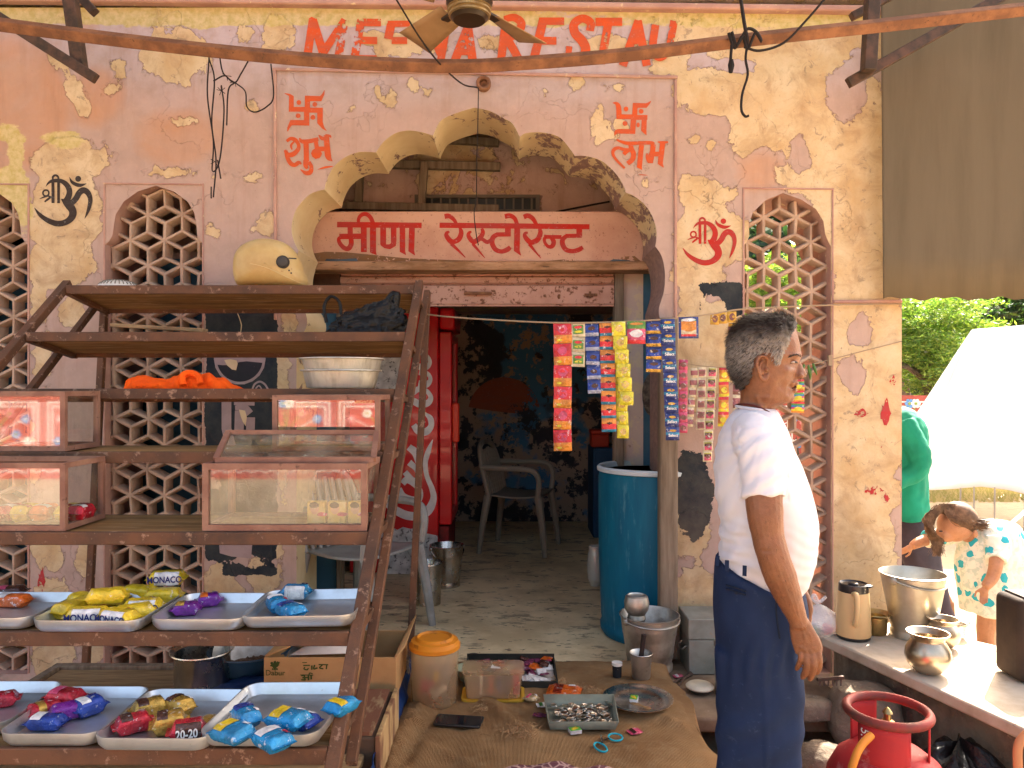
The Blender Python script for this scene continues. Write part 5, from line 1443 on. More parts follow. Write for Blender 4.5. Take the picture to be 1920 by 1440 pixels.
mb.bar(a, b, f, f); mb.bar(a2, b2, f, f); mb.bar(a, a2, f, f); mb.bar(b, b2, f, f)
ld = mb.build('lid', CASEW, cE)
mb = MB(); mb.add([a, b, b2, a2], [(0, 1, 2, 3)]); mb.build('lid_pane', GLASS2, ld, fix=False)
p = Pen(0, 0, 1, 2.502, 0.001); p.poly([(665, 744), (702, 744), (702, 756), (665, 756)]); p.done('sticker', [flat('orange sticker', (0.55, 0.24, 0.12), 0.6, c3=(0.35, 0.05, 0.03), sc3=90, t3=(0.5, 0.55))], cC)

# ---- goods: wrapped packets
def foil(name, c, r=0.22, m=0.4):
    if name in MATS: return MATS[name]
    return mat(name, c, r, m, c2=tuple(x * 0.6 for x in c), sc=26, c3=tuple(0.35 * x + 0.42 for x in c), sc3=48, t3=(0.60, 0.63), bump=0.9, bsc=42, bd=0.010, spec=0.6)
YEL = foil('yellow wrapper', (0.72, 0.50, 0.015), 0.28, 0.15); BLUEW = foil('sky blue wrapper', (0.01, 0.24, 0.50), 0.25, 0.3); DKBLUE = foil('royal blue wrapper', (0.015, 0.05, 0.30), 0.25, 0.3)
REDW2 = foil('red wrapper', (0.48, 0.012, 0.03), 0.25, 0.3); GOLD = foil('gold wrapper', (0.55, 0.33, 0.06), 0.25, 0.6); PURP = foil('purple wrapper', (0.16, 0.012, 0.25), 0.25, 0.3); ORNG = foil('orange wrapper', (0.65, 0.12, 0.01), 0.28, 0.15)
CHOC = foil('dark brown wrapper', (0.07, 0.025, 0.018), 0.25, 0.3); WHW = foil('white wrapper', (0.72, 0.70, 0.68), 0.35, 0.0); PINKW = foil('pink wrapper', (0.58, 0.06, 0.14), 0.3, 0.1); GRNW = foil('green wrapper', (0.04, 0.20, 0.03), 0.3, 0.1)
NAVY = flat('navy ink', (0.02, 0.025, 0.13), 0.4)
WINK = flat('white ink', (0.78, 0.76, 0.72), 0.4)
def font(name, txt, size, loc, rot, m, parent, align='CENTER', sx=1.0, bold=0.0):
    cu = bpy.data.curves.new(name, 'FONT'); cu.body = txt; cu.size = size; cu.align_x = align; cu.align_y = 'CENTER'
    cu.extrude = 0.0002; cu.offset = bold
    tmp = bpy.data.objects.new('tmp', cu); C.objects.link(tmp)
    bpy.context.view_layer.update()
    me = bpy.data.meshes.new_from_object(tmp.evaluated_get(bpy.context.evaluated_depsgraph_get()))
    bpy.data.objects.remove(tmp)
    me.materials.clear(); me.materials.append(m)
    o = bpy.data.objects.new(name, me); C.objects.link(o); o.parent = parent; o.location = loc; o.rotation_euler = rot; o.scale = (sx, 1, 1)
    return o
def pillow(L, Wd, H, seed=0, infl=0.0, vr=None, ur=(0, 1)):
    """wrapped packet: flat crimped ends, rounded body, creased film"""
    mb = MB()
    nu, nv = 26, 24
    def fn(u, v):
        u = ur[0] + (ur[1] - ur[0]) * u
        if vr: v = vr[0] + (vr[1] - vr[0]) * v
        x = (u - 0.5) * L
        e = min(u, 1 - u) * L
        body = max(0.0, min(1.0, (e - 0.007) / 0.013)); body = body * body * (3 - 2 * body)
        an = 2 * PI * v
        ex = 0.62
        cy = math.copysign(abs(math.cos(an)) ** ex, math.cos(an)); cz = math.copysign(abs(math.sin(an)) ** ex, math.sin(an))
        w_ = Wd / 2 * (0.985 + 0.015 * body); h_ = H / 2 * max(0.04, body ** 0.7)
        k = 1 + 0.05 * body * mnoise.noise(Vector((x * 70 + seed * 7, an * 1.7, seed)))+ 0.04 * mnoise.noise(Vector((x * 160, an * 3, seed + 3)))
        return (x, cy * (w_ * k + infl), H / 2 + cz * (h_ * k + infl))
    mb.grid(fn, nu, nv, closed_u=False)
    return mb
pk_n = [0]
def pack(label, pos, rz, L, Wd, H, body, band=None, panel=None, text=None, tm=None, pitch=0.0, group='wrapped packets on the trays', cat='packet', roll=0.0):
    pk_n[0] += 1
    sd = pk_n[0] * 1.37
    t = thing('wrapped_packet', label, cat, (0, 0, 0), 0, group)
    pillow(L, Wd, H, sd).build('wrapper', body, t, fix=False)
    if band is not None:
        pillow(L, Wd, H, sd, 0.0007, ur=(0.30, 0.48)).build('printed_band', band, t, fix=False)
    if panel is not None:
        pillow(L, Wd, H, sd, 0.0012, vr=(0.32, 0.62) if text else (0.14, 0.40), ur=(0.24, 0.84) if text else (0.20, 0.46)).build('printed_panel', panel, t, fix=False)
        pillow(L, Wd, H, sd, 0.0016, vr=(0.12, 0.2), ur=(0.60, 0.80)).build('printed_patch', WHW if panel is not WHW else REDW2, t, fix=False)
    if text:
        font('lettering', text, H * 0.62, (0, -Wd / 2 - 0.0024, H * 0.5), (PI / 2, 0, 0), tm or NAVY, t, sx=min(1.0, L * 0.72 / (len(text) * H * 0.40)), bold=0.0006)
    t.location = pos; t.rotation_euler = (pitch, roll, rz)
    return t

# ---- trays
def rrect(w_, l_, r_, n=6):
    pts = []
    for cx, cy, a0 in ((w_ / 2 - r_, l_ / 2 - r_, 0), (-w_ / 2 + r_, l_ / 2 - r_, 90), (-w_ / 2 + r_, -l_ / 2 + r_, 180), (w_ / 2 - r_, -l_ / 2 + r_, 270)):
        for i in range(n + 1):
            a = R(a0 + 90 * i / n); pts.append((cx + r_ * math.cos(a), cy + r_ * math.sin(a)))
    return pts
def tray(label, fl, width, dep, z, rz=0.0, tilt=(0, 0), h=0.030, m=None, group='aluminium trays on the rack', name='aluminium_tray'):
    mb = MB()
    rings = []
    for ins, zz, rr in ((0.012, 0.0, 0.03), (0.003, 0.012, 0.036), (0.0, h, 0.038), (0.0, h + 0.002, 0.038), (0.003, h + 0.002, 0.036), (0.006, h - 0.004, 0.034), (0.014, 0.006, 0.028), (0.022, 0.003, 0.024)):
        rings.append([(x, y, zz) for x, y in rrect(width - 2 * ins, dep - 2 * ins, rr)])
    n = len(rings[0])
    vs = [p for r_ in rings for p in r_]
    fs = [(i * n + k, i * n + (k + 1) % n, (i + 1) * n + (k + 1) % n, (i + 1) * n + k) for i in range(len(rings) - 1) for k in range(n)]
    fs.append(tuple(range(n))[::-1]); fs.append(tuple((len(rings) - 1) * n + k for k in range(n)))
    mb.add(vs, fs)
    o = mb.build(name, m or ALU)
    o.location = (fl[0] + width / 2, fl[1] + dep / 2, z); o.rotation_euler = (tilt[0], tilt[1], rz)
    return tag(o, label, 'tray', group)
def X6(px, d): return (px - 960) / F * d
z6, z7 = SHZ[5] + 0.020, SHZ[6] + 0.020
d6, d7 = SH[5] - 0.02, SH[6] - 0.025
tray('aluminium tray with orange and brown packets, far left of the sixth shelf', (X6(50, d6) - 0.30, d6 + 0.01), 0.295, 0.25, z6 + 0.001, 0.0)
tray('aluminium tray heaped with yellow biscuit packets, on the sixth shelf', (X6(52, d6) + 0.006, d6 - 0.012), 0.288, 0.265, z6 + 0.001, R(-1))
tray('aluminium tray with two purple packets, on the sixth shelf', (X6(271, d6) + 0.004, d6), 0.248, 0.25, z6 + 0.001, 0.0)
tray('aluminium tray with three blue packets, right end of the sixth shelf', (X6(444, d6), d6 + 0.004), 0.30, 0.26, z6 + 0.008, R(0), (0, R(-1.0)))
tray('aluminium tray mostly out of frame, far left of the lowest shelf', (X6(-20, d7) - 0.30, d7 + 0.06), 0.29, 0.26, z7 + 0.001, 0.0)
tray('aluminium tray with red, purple and blue packets, left part of the lowest shelf', (X6(-18, d7), d7 + 0.01), 0.236, 0.275, z7 + 0.001)
tray('aluminium tray with gold and red packets, middle of the lowest shelf', (X6(173, d7), d7 - 0.012), 0.272, 0.28, z7 + 0.001, R(-1))
tray('tilted aluminium tray with sky blue packets, right end of the lowest shelf', (X6(388, d7) - 0.01, d7 - 0.02), 0.288, 0.27, z7 + 0.020, R(-7), (R(3), R(-3)))
def on(px, py, z, dz=0.005): 
    g_ = G(px, py, z); return (g_.x, g_.y, z + dz)
zt = z6
ys = [((165, 1172, 6, 'yellow biscuit packet lying in front with its name facing the viewer', 'MONACO'), 0), ((222, 1176, -18, 'yellow biscuit packet at the front right of the heap, turned askew', 'MONACO'), 0), ((136, 1158, 70, 'yellow biscuit packet end-on at the left of the heap', None), 0),
      ((268, 1155, 8, 'yellow biscuit packet right of the heap with its name showing', 'MONACO'), 0), ((252, 1166, 35, 'yellow biscuit packet slanting under the named one at the right', None), 0), ((160, 1144, -25, 'yellow biscuit packet standing at the back left of the heap', None), 0.0), ((204, 1138, 10, 'plain yellow biscuit packet in the middle of the back row', None), 0),
      ((262, 1128, -10, 'yellow biscuit packet behind the named one on the right', None), 0), ((200, 1156, 20, 'yellow biscuit packet on top of the heap', None), 0.03), ((306, 1134, 12, 'yellow biscuit packet at the far right corner, lower one', None), 0), ((314, 1122, 8, 'yellow biscuit packet at the far right corner, upper one', 'MONACO'), 0.035)]
for (px, py, an, lb, tx), up in ys:
    o = pack(lb, on(px, py, zt, 0.006 + up), R(an), 0.115, 0.055, 0.042, YEL, None, WHW if tx else None, tx, NAVY, group='yellow biscuit packets in the heap')
pack('orange packet on the far left tray of the sixth shelf', on(22, 1140, zt), R(-6), 0.115, 0.05, 0.035, ORNG, None, WHW)
pack('dark brown packet behind the orange one', on(18, 1121, zt), R(12), 0.10, 0.05, 0.03, CHOC, None, PINKW)
pack('purple packet on its tray, nearer one', on(350, 1156, zt), R(12), 0.085, 0.045, 0.036, PURP, None, GOLD)
pack('purple packet on its tray, farther one by the rim', on(392, 1139, zt), R(22), 0.08, 0.045, 0.036, PURP, None, ORNG)
pack('blue packet lying across the back of the tray at the sixth shelf\'s right end', on(555, 1131, zt + 0.008, 0.014), R(-4), 0.095, 0.05, 0.04, BLUEW, None, WHW, 'hide', WINK)
pack('blue packet slanting towards the viewer on the sixth shelf\'s right tray', on(545, 1160, zt + 0.008, 0.006), R(-42), 0.10, 0.055, 0.035, BLUEW, None, DKBLUE)
pack('blue packet under the slanting one on the sixth shelf\'s right tray', on(520, 1150, zt + 0.008, 0.006), R(-60), 0.09, 0.05, 0.04, BLUEW, None, WHW)
zt = z7
pack('red packet at the left picture edge on the lowest shelf', on(-2, 1328, zt), R(25), 0.10, 0.05, 0.035, REDW2)
pack('bright red packet at the back of the mixed heap', on(122, 1332, zt, 0.02), R(-12), 0.10, 0.05, 0.035, REDW2, None, PINKW)
pack('red and gold packet at the left of the mixed heap', on(84, 1346, zt), R(48), 0.095, 0.05, 0.036, REDW2, GOLD)
pack('purple packet in the middle of the mixed heap', on(124, 1352, zt), R(35), 0.09, 0.05, 0.040, PURP, None, None)
pack('royal blue packet standing at the right of the mixed heap', on(166, 1344, zt), R(55), 0.085, 0.05, 0.045, DKBLUE, None, WHW)
pack('blue and white packet lying in front of the mixed heap', on(88, 1370, zt), R(-3), 0.098, 0.045, 0.034, DKBLUE, None, WHW)
pack('gold and brown packet at the back left of the gold heap', on(280, 1348, zt), R(38), 0.095, 0.05, 0.045, GOLD, None, CHOC)
pack('gold and brown packet at the back right of the gold heap', on(336, 1344, zt), R(-32), 0.085, 0.05, 0.045, GOLD, None, CHOC)
pack('gold packet in front, in the middle of the gold heap', on(318, 1378, zt), R(24), 0.09, 0.055, 0.05, GOLD, None, CHOC)
pack('red packet left of the gold ones', on(250, 1376, zt), R(36), 0.095, 0.05, 0.042, REDW2, None, CHOC)
pack('red packet right of the gold ones, name in white', on(352, 1390, zt), R(18), 0.092, 0.05, 0.045, REDW2, None, CHOC, '20-20', WINK)
pack('gold wrapper edge between the red packet and the blue tray', on(392, 1362, zt), R(60), 0.06, 0.04, 0.02, GOLD)
zt = z7 + 0.03
pack('sky blue packet with a yellow corner, left on the tilted tray', on(436, 1392, zt), R(-28), 0.10, 0.065, 0.035, BLUEW, None, YEL, None)
pack('sky blue packet behind, leaning on the others', on(462, 1362, zt), R(-52), 0.095, 0.05, 0.040, BLUEW, None, DKBLUE)
pack('sky blue packet crumpled at the front of the tilted tray', on(512, 1406, zt), R(-40), 0.098, 0.06, 0.036, BLUEW, None, WHW)
pack('sky blue packet with biscuit picture, right on the tilted tray', on(540, 1372, zt, 0.012), R(-20), 0.105, 0.065, 0.036, BLUEW, None, YEL, None)
pack('sky blue packet beneath the one with the biscuit picture', on(560, 1362, zt, 0.0), R(-24), 0.105, 0.06, 0.03, DKBLUE, None, BLUEW)
pack('sky blue packet in the right corner behind the rail', on(640, 1346, zt, 0.012), R(60), 0.09, 0.055, 0.035, BLUEW, None, YEL)
# packets inside the glass cases
for i, (px, c_) in enumerate(((596, YEL), (634, YEL), (672, YEL))):
    t = thing('biscuit_box', ('flat yellow packet behind dusty glass, left of three', 'flat yellow packet behind dusty glass, middle of three', 'flat yellow packet behind dusty glass, right of three')[i], 'packet', (X6(px, 2.33), 2.33, zs5), 0, 'yellow packets behind dusty glass')
    x = X6(px, 2.33)
    MB().boxmm((x - 0.028, 2.31, zs5 + 0.010), (x + 0.028, 2.34, zs5 + 0.075)).build('carton', mat('pale yellow carton', (0.60, 0.40, 0.10), 0.5, 0, c2=(0.62, 0.48, 0.26), sc=12), t, bevel=0.003)
    p = Pen(px, 0, 1, 2.309, 0.0006); zz = 720 + (EYE - zs5 - 0.05) / 2.309 * F
    p.dot(-6, zz - 2, 8, 0, 10); p.dot(-7, zz - 9, 9, 1, 6); p.dot(8, zz + 8, 10, 2, 4); p.done('printed_picture', [flat('peach print', (0.60, 0.36, 0.26), 0.5), flat('dark print', (0.05, 0.03, 0.03), 0.5), PINKW], t)
for i, (px, c_, lb) in enumerate(((20, REDW2, 'red packet behind the glass at the left picture edge'), (48, YEL, 'yellow packet behind the far left glass'), (84, ORNG, 'pale orange packet behind the far left glass'), (130, YEL, 'yellow packet seen through the side pane at the left'), (151, REDW2, 'red packet seen through the side pane at the left'))):
    pack(lb, (X6(px, 2.36), 2.36, zs5 + 0.01), R(90), 0.10, 0.055, 0.05, c_, None, WHW if c_ is not YEL else REDW2, group='packets behind the left glass')

# ---- on the upper shelves
def inflate(mb, outline, yc, hw, n=14, ex=2.3, mi=0, flat=0.0):
    cx = sum(p[0] for p in outline) / len(outline); cz = sum(p[1] for p in outline) / len(outline)
    cc = catmull([(p[0], p[1]) for p in outline], 4, True)
    N = len(cc)
    def fn(u, v):
        i = int(round(u * N)) % N
        t = 2 * v - 1
        t = math.sin(t * PI / 2)
        k = max(0.0, 1 - abs(t) ** ex) ** (1 / ex)
        k = max(k, 0.02)
        return (cx + (cc[i][0] - cx) * k, yc + t * hw, cz + (cc[i][1] - cz) * k)
    mb.grid(fn, N, n, mi, True, True)
    return mb
HM = mat('scuffed cream helmet', (0.52, 0.37, 0.15), 0.42, 0, c2=(0.43, 0.28, 0.10), sc=5, c3=(0.30, 0.18, 0.07), sc3=26, t3=(0.62, 0.72), bump=0.08)
hd = 3.43
def Q(px, py): v_ = P(px, py, hd); return (v_.x, v_.z)
hz = SHZ[0] + 0.014
t = thing('motorcycle_helmet', 'scuffed cream motorcycle helmet on the top shelf of the rack', 'helmet', (P(505, 0, hd).x, hd, hz))
mb = MB(); inflate(mb, [Q(440, 505), Q(443, 480), Q(459, 460), Q(490, 449), Q(520, 451), Q(541, 460), Q(555, 475), Q(564, 493), Q(568, 508), Q(574, 520), Q(576, 531), Q(566, 541), Q(530, 541), Q(480, 541), Q(450, 537), Q(442, 522)], hd, 0.115, 18, 2.4); mb.build('shell', HM, t)
mb = MB(); c_ = P(530, 491, hd - 0.112); mb.lathe([(0.001, 0.009), (0.018, 0.009), (0.023, 0.005), (0.024, 0.0)], c_, 24, rot=Matrix.Rotation(PI / 2, 3, 'X')); mb.lathe([(0.024, 0.0), (0.028, 0.003), (0.028, -0.01)], c_, 24, rot=Matrix.Rotation(PI / 2, 3, 'X')); mb.build('visor_pivot', mat('grey rubber', (0.06, 0.055, 0.05), 0.6), t)
mb = MB(); mb.tube(catmull([P(443, 500, hd - 0.03), P(462, 494, hd - 0.10), P(500, 502, hd - 0.1185), P(545, 523, hd - 0.108), P(572, 534, hd - 0.05)], 8), 0.0016, 6); mb.build('seam', mat('pale seam', (0.56, 0.42, 0.2), 0.7), t)
mb = MB(); mb.bar(P(541, 484, hd - 0.108), P(556, 485, hd - 0.098), 0.004, 0.005); mb.build('visor_slot', mat('grey rubber', None), t)
for px, py in ((542, 507), (546, 512)):
    mb = MB(); mb.ell(P(px, py, hd - 0.109), (0.004, 0.003, 0.004), 8, 6); mb.build('rivet', mat('grey rubber', None), t)
# white basket upside down, strip of board
mb = MB(); c_ = Vector((P(222, 0, 3.42).x, 3.42, SHZ[0] + 0.014))
t = thing('plastic_basket', 'white slotted plastic basket upside down on the top shelf', 'basket', tuple(c_))
r_ = S(37, 3.42)
mb.lathe([(r_ * 1.02, 0), (r_, 0.006), (r_ * 0.88, 0.024), (r_ * 0.6, 0.038), (r_ * 0.3, 0.043), (0.001, 0.044)], c_, 40); mb.build('dome', WHITEPL, t)
mb = MB()
for k in range(30):
    a = 2 * PI * k / 30
    for r0, r1, z0, z1 in ((0.92, 0.80, 0.021, 0.031), (0.72, 0.58, 0.0355, 0.0405), (0.5, 0.36, 0.042, 0.0436)):
        mb.bar(c_ + Vector((r_ * r0 * math.cos(a), r_ * r0 * math.sin(a), z0)), c_ + Vector((r_ * r1 * math.cos(a), r_ * r1 * math.sin(a), z1)), 0.004, 0.003)
mb.build('slots', mat('slot shade grey', (0.20, 0.17, 0.13), 0.8), t)
mb = MB(); mb.boxmm((P(258, 0, 3.4).x, 3.36, SHZ[0] + 0.018), (P(362, 0, 3.4).x, 3.5, SHZ[0] + 0.026)); tag(mb.build('board_offcut', mat('pale board', (0.40, 0.30, 0.19), 0.8), bevel=0.002), 'thin board lying beside the white basket on the top shelf', 'board')
mb = MB(); mb.bar(P(212, 610, 3.25), P(385, 620, 3.2), 0.05, 0.016); tag(mb.build('loose_plank', PALEWOOD, bevel=0.003), 'split pale plank lying on the second shelf in front of the lattice', 'plank')
# black polythene bag
bd_ = 3.16
mb = MB()
def bagpt(u, v):
    a = 2 * PI * u
    z = v
    rx = S(72, bd_) * (0.98 - 0.45 * z ** 2 + 0.10 * math.sin(3 * a + z * 4)); ry = 0.09 * (1 - 0.4 * z)
    k = 1 + 0.22 * mnoise.noise(Vector((math.cos(a) * 3.2, math.sin(a) * 3.2, z * 4.0))) + 0.09 * mnoise.noise(Vector((math.cos(a) * 9, math.sin(a) * 9, z * 13)))
    hgt = S(66, bd_) * (0.62 + 0.38 * (0.5 + 0.5 * math.cos(a))) 
    return (P(682, 0, bd_).x + rx * k * math.cos(a) + 0.03 * z, bd_ + ry * k * math.sin(a), SHZ[1] + 0.014 + z * hgt * (0.85 + 0.2 * k))
mb.grid(bagpt, 90, 22, closed_u=True)
t = thing('plastic_bag', 'shiny black polythene bag slumped at the right end of the second shelf', 'bag', (P(680, 0, bd_).x, bd_, SHZ[1]))
mb.build('bag_body', BAGPL, t, fix=False)
mb = MB(); mb.tube(catmull([P(612, 605, bd_), P(608, 575, bd_), P(620, 556, bd_), P(636, 566, bd_), P(640, 590, bd_)], 6), 0.007, 6); mb.build('bag_handle', BAGPL, t)
mb = MB(); mb.tube(catmull([P(715, 590, bd_), P(728, 566, bd_), P(742, 552, bd_), P(738, 580, bd_), P(734, 600, bd_)], 6), [0.02] * 25, 8); mb.build('bag_handle', BAGPL, t)
# orange cloth
OC = mat('orange cotton', (0.80, 0.10, 0.006), 0.9, 0, c2=(0.70, 0.075, 0.005), sc=6, bump=0.15, bsc=200)
od = 2.86
mb = MB()
def oc(u, v):
    px = 250 + 200 * u
    hgt = np.interp(u, [0, 0.06, 0.3, 0.42, 0.5, 0.62, 0.75, 0.9, 1.0], [20, 25, 19, 22, 33, 30, 26, 14, 1]) * S(1, od)
    a = PI * v
    k = 1 + 0.10 * math.sin(u * 40 + v * 9) * (u > 0.3) + 0.16 * mnoise.noise(Vector((u * 9, v * 5, 2))) + 0.07 * mnoise.noise(Vector((u * 34, v * 22, 5)))
    return (P(px, 0, od).x, od - math.cos(a) * 0.075 * k * (1 - 0.4 * u), SHZ[2] + 0.016 + math.sin(a) * hgt * k)
mb.grid(oc, 110, 40)
mb.tube(catmull([P(344, 722, od - 0.075), P(342, 705, od - 0.06), P(356, 699, od - 0.04), P(372, 706, od - 0.055), P(376, 720, od - 0.07)], 6), [0.012] * 25, 8)
o = tag(mb.build('orange_cloth', OC, fix=False), 'bright orange cotton cloth crumpled on the third shelf', 'cloth')
mb = MB()
mb.add([P(285, 725, 2.735), P(300, 726, 2.735), P(292, 731, 2.733), P(284, 732, 2.733)], [(0, 1, 2, 3)])
# two nested aluminium tubs
tdp = 2.93
tc = Vector((P(640, 0, tdp).x, tdp, SHZ[2] + 0.015))
for i, (z0, r0, r1, h, lb) in enumerate(((0.0, S(64, tdp), S(70, tdp), S(34, tdp), 'lower of two nested aluminium tubs on the third shelf'), (S(30, tdp), S(69, tdp), S(74, tdp), S(26, tdp), 'upper of two nested aluminium tubs on the third shelf'))):
    c_ = tc + Vector((0.004 * i, 0, z0)); mb = MB()
    mb.lathe([(0.001, 0.003), (r0 * 0.9, 0.003), (r0 * 0.97, 0.006), (r0, 0.016), (r1, h * 0.97), (r1 * 1.06, h * 0.985), (r1 * 1.075, h), (r1 * 1.06, h + 0.004), (r1 * 0.98, h), (r0 * 0.97, 0.02), (0.001, 0.012)], c_, 48)
    tag(mb.build('aluminium_tub', TUBALU), lb, 'tub', 'nested aluminium tubs')

# ---------------------------------------------------------------- behind and under the rack
zt_ = 0.35
t = thing('low_table', 'low wooden table on the ground behind the lowest shelf', 'table', (-1.15, 2.6, 0))
MB().boxmm((-1.82, 1.95, zt_ - 0.03), (-0.46, 3.06, zt_)).build('table_top', PALEWOOD, t, bevel=0.006)
mb = MB(); mb.boxmm((-1.86, 1.95, zt_ - 0.04), (-1.823, 3.06, zt_ + 0.012)); mb.boxmm((-1.86, 3.063, zt_ - 0.04), (-0.44, 3.10, zt_ + 0.012)); mb.build('edge_frame', OLDWOOD, t, bevel=0.004)
for x in (-1.80, -0.5):
    for y in (1.99, 3.02):
        MB().boxmm((x - 0.025, y - 0.025, 0.0), (x + 0.025, y + 0.025, zt_ - 0.042)).build('leg', OLDWOOD, t, bevel=0.004)
c = G(380, 1288, zt_); r_ = S(50, c.y); h = S(66, c.y)
mb = MB(); mb.lathe([(0.001, 0.003), (r_ * 0.9, 0.003), (r_, 0.012), (r_, h * 0.9), (r_ * 1.02, h * 0.93), (r_ * 1.16, h), (r_ * 1.15, h * 1.03), (r_ * 0.98, h * 0.95), (r_ * 0.97, 0.012), (0.001, 0.01)], (c.x, c.y, zt_ + 0.008), 40)
tag(mb.build('steel_pot', STEEL), 'straight-sided steel pot with a flared rim on the low table', 'pot')
c = G(470, 1262, zt_); r_ = 0.155
mb = MB(); mb.lathe([(0.001, 0.0), (r_ * 0.8, 0.0), (r_ * 0.86, 0.01), (r_ * 0.98, 0.075), (r_ * 1.06, 0.08), (r_ * 1.05, 0.085), (r_ * 0.95, 0.075), (r_ * 0.83, 0.012), (0.001, 0.01)], (c.x, c.y, zt_ + 0.02), 40)
t = thing('blue_basin', 'dark blue basin with brown grain in it, behind the steel pot', 'basin', (c.x, c.y, zt_)); mb.build('bowl', mat('dark blue enamel', (0.015, 0.05, 0.10), 0.35, 0, c2=(0.03, 0.07, 0.11), sc=6), t)
mb = MB(); mb.grid(lambda u, v: (c.x + r_ * 0.88 * v * math.cos(2 * PI * u), c.y + r_ * 0.88 * v * math.sin(2 * PI * u), zt_ + 0.075 + 0.012 * mnoise.noise(Vector((u * 30, v * 9, 0)))), 40, 10, closed_u=True); mb.build('grain', mat('brown grain', (0.08, 0.055, 0.04), 0.9, 0, c2=(0.16, 0.11, 0.08), sc=60, bump=0.6, bsc=150), t, fix=False)
mb = MB(); c2 = P(480, 1232, 3.0); rot = Euler((R(62), 0, R(25))).to_matrix()
mb.lathe([(0.001, 0), (0.13, 0.0), (0.16, 0.02), (0.165, 0.03), (0.155, 0.022), (0.125, 0.006), (0.001, 0.006)], c2, 40, rot=rot, sx=1.0); tag(mb.build('steel_platter', STEELDULL), 'big ribbed steel platter leaning behind the blue basin', 'platter')
# blue tarpaulin
BT = mat('blue tarpaulin', (0.006, 0.022, 0.085), 0.5, 0, c2=(0.01, 0.035, 0.12), sc=6, bump=0.3, bsc=30)
mb = MB()
def tp(u, v):
    x = -1.20 + 0.72 * u; y = 2.62 + 0.34 * v
    return (x, y, zt_ + 0.004 + max(0, 0.05 * math.sin(PI * v)) * max(0.1, math.sin(PI * u)) * (1 + 0.7 * mnoise.noise(Vector((u * 6, v * 5, 1)))) + 0.006 * mnoise.noise(Vector((u * 25, v * 20, 4))))
mb.grid(tp, 60, 30)
tag(mb.build('blue_sheet', BT, fix=False, solid=0.003), 'dark blue plastic sheet crumpled on the low table under the pot', 'sheet')
mb = MB()
def tp2(u, v):
    y = 2.05 + 1.2 * u
    return (-0.415 + 0.05 * math.sin(v * 5 + u * 9) * (0.3 + 0.7 * v) - 0.02 + 0.025 * mnoise.noise(Vector((u * 12, v * 7, 0))), y, 0.36 - 0.345 * v)
mb.grid(tp2, 60, 30)
tag(mb.build('blue_sheet', BT, fix=False, solid=0.003), 'dark blue plastic sheet hanging down between the crate and the sacking', 'sheet')
# printed carton
t = thing('cardboard_box', 'open brown carton with green print, behind the lowest shelf at the right', 'box', (-0.68, 2.85, zt_))
bx0, bx1, by0, by1, bz0, bz1 = P(495, 0, 2.76).x, P(742, 0, 2.76).x, 2.76, 3.06, zt_ + 0.006, EYE - (1233 - 720) / F * 2.76
MB().boxmm((bx0, by0, bz0), (bx1, by0 + 0.006, bz1)).build('front_side', CARD, t)
MB().boxmm((bx0, by1, bz0), (bx1, by1 + 0.006, bz1)).build('back_side', CARD, t)
MB().boxmm((bx0, by0 + 0.007, bz0), (bx0 + 0.006, by1 - 0.001, bz1)).build('left_side', CARD, t)
mb = MB(); mb.boxmm((bx1 - 0.006, by0 + 0.007, bz0), (bx1, by1 - 0.001, bz1)); mb.build('right_side', CARD, t)
MB().boxmm((bx0 + 0.007, by0 + 0.007, bz0), (bx1 - 0.007, by1 - 0.001, bz0 + 0.006)).build('base', CARD, t)
mb = MB(); mb.add([(bx0, by0 + 0.01, bz1), (bx0 + 0.004, by1 - 0.02, bz1), (bx0 + 0.10, by1 - 0.02, bz1 + 0.035), (bx0 + 0.085, by0 + 0.03, bz1 + 0.03)], [(0, 1, 2, 3)]); mb.build('flap', CARD, t, fix=False, solid=0.005)
mb = MB(); mb.add([(bx1 - 0.003, by0 + 0.0, bz1), (bx1 - 0.003, by1, bz1), (bx1 + 0.035, by1 + 0.01, bz1 + 0.06), (bx1 + 0.025, by0 + 0.06, bz1 + 0.02)], [(0, 1, 2, 3)]); mb.build('flap', CARD, t, fix=False, solid=0.005)
mb = MB(); mb.add([(bx0 + 0.09, by0 + 0.02, bz1 + 0.002), (bx1 - 0.14, by0 + 0.03, bz1 + 0.006), (bx1 - 0.16, by1 - 0.05, bz1 + 0.045), (bx0 + 0.2, by1 - 0.06, bz1 + 0.03)], [(0, 1, 2, 3)]); mb.build('inner_sheet', PAPER, t, fix=False, solid=0.002)
GI = flat('dark green print', (0.05, 0.075, 0.02), 0.8)
p = Pen(480, 1180, 300 / 1662, by0)
p.dot(196, 372, 40, ry=26, jag=0.35); p.dot(165, 352, 16, jag=0.3); p.dot(228, 350, 18, jag=0.3); p.dot(196, 342, 14, jag=0.3); p.s([(196, 372), (196, 416)], 20).s([(170, 418), (224, 418)], 8).s([(185, 400), (165, 416)], 10).s([(207, 400), (227, 416)], 10)
p.s([(480, 344), (530, 346)], 8).s([(490, 376), (560, 374)], 12).s([(505, 392), (500, 412), (530, 420), (545, 404)], 14).s([(580, 376), (580, 420)], 16).s([(610, 370), (600, 410), (640, 400)], 16).s([(650, 366), (750, 368)], 12).s([(690, 370), (660, 400), (700, 410)], 14).s([(735, 368), (730, 414)], 14)
p.s([(470, 482, 14), (500, 478, 18), (500, 500, 16), (480, 504, 12)]).s([(500, 504, 16), (510, 524, 18), (470, 524, 14)]).s([(505, 500), (545, 500)], 14).s([(545, 478), (545, 530)], 18).s([(572, 478), (574, 520)], 18).s([(460, 474), (595, 476)], 10).s([(548, 474, 12), (560, 454, 12), (590, 462, 8)])
p.done('green_print', [GI], t)
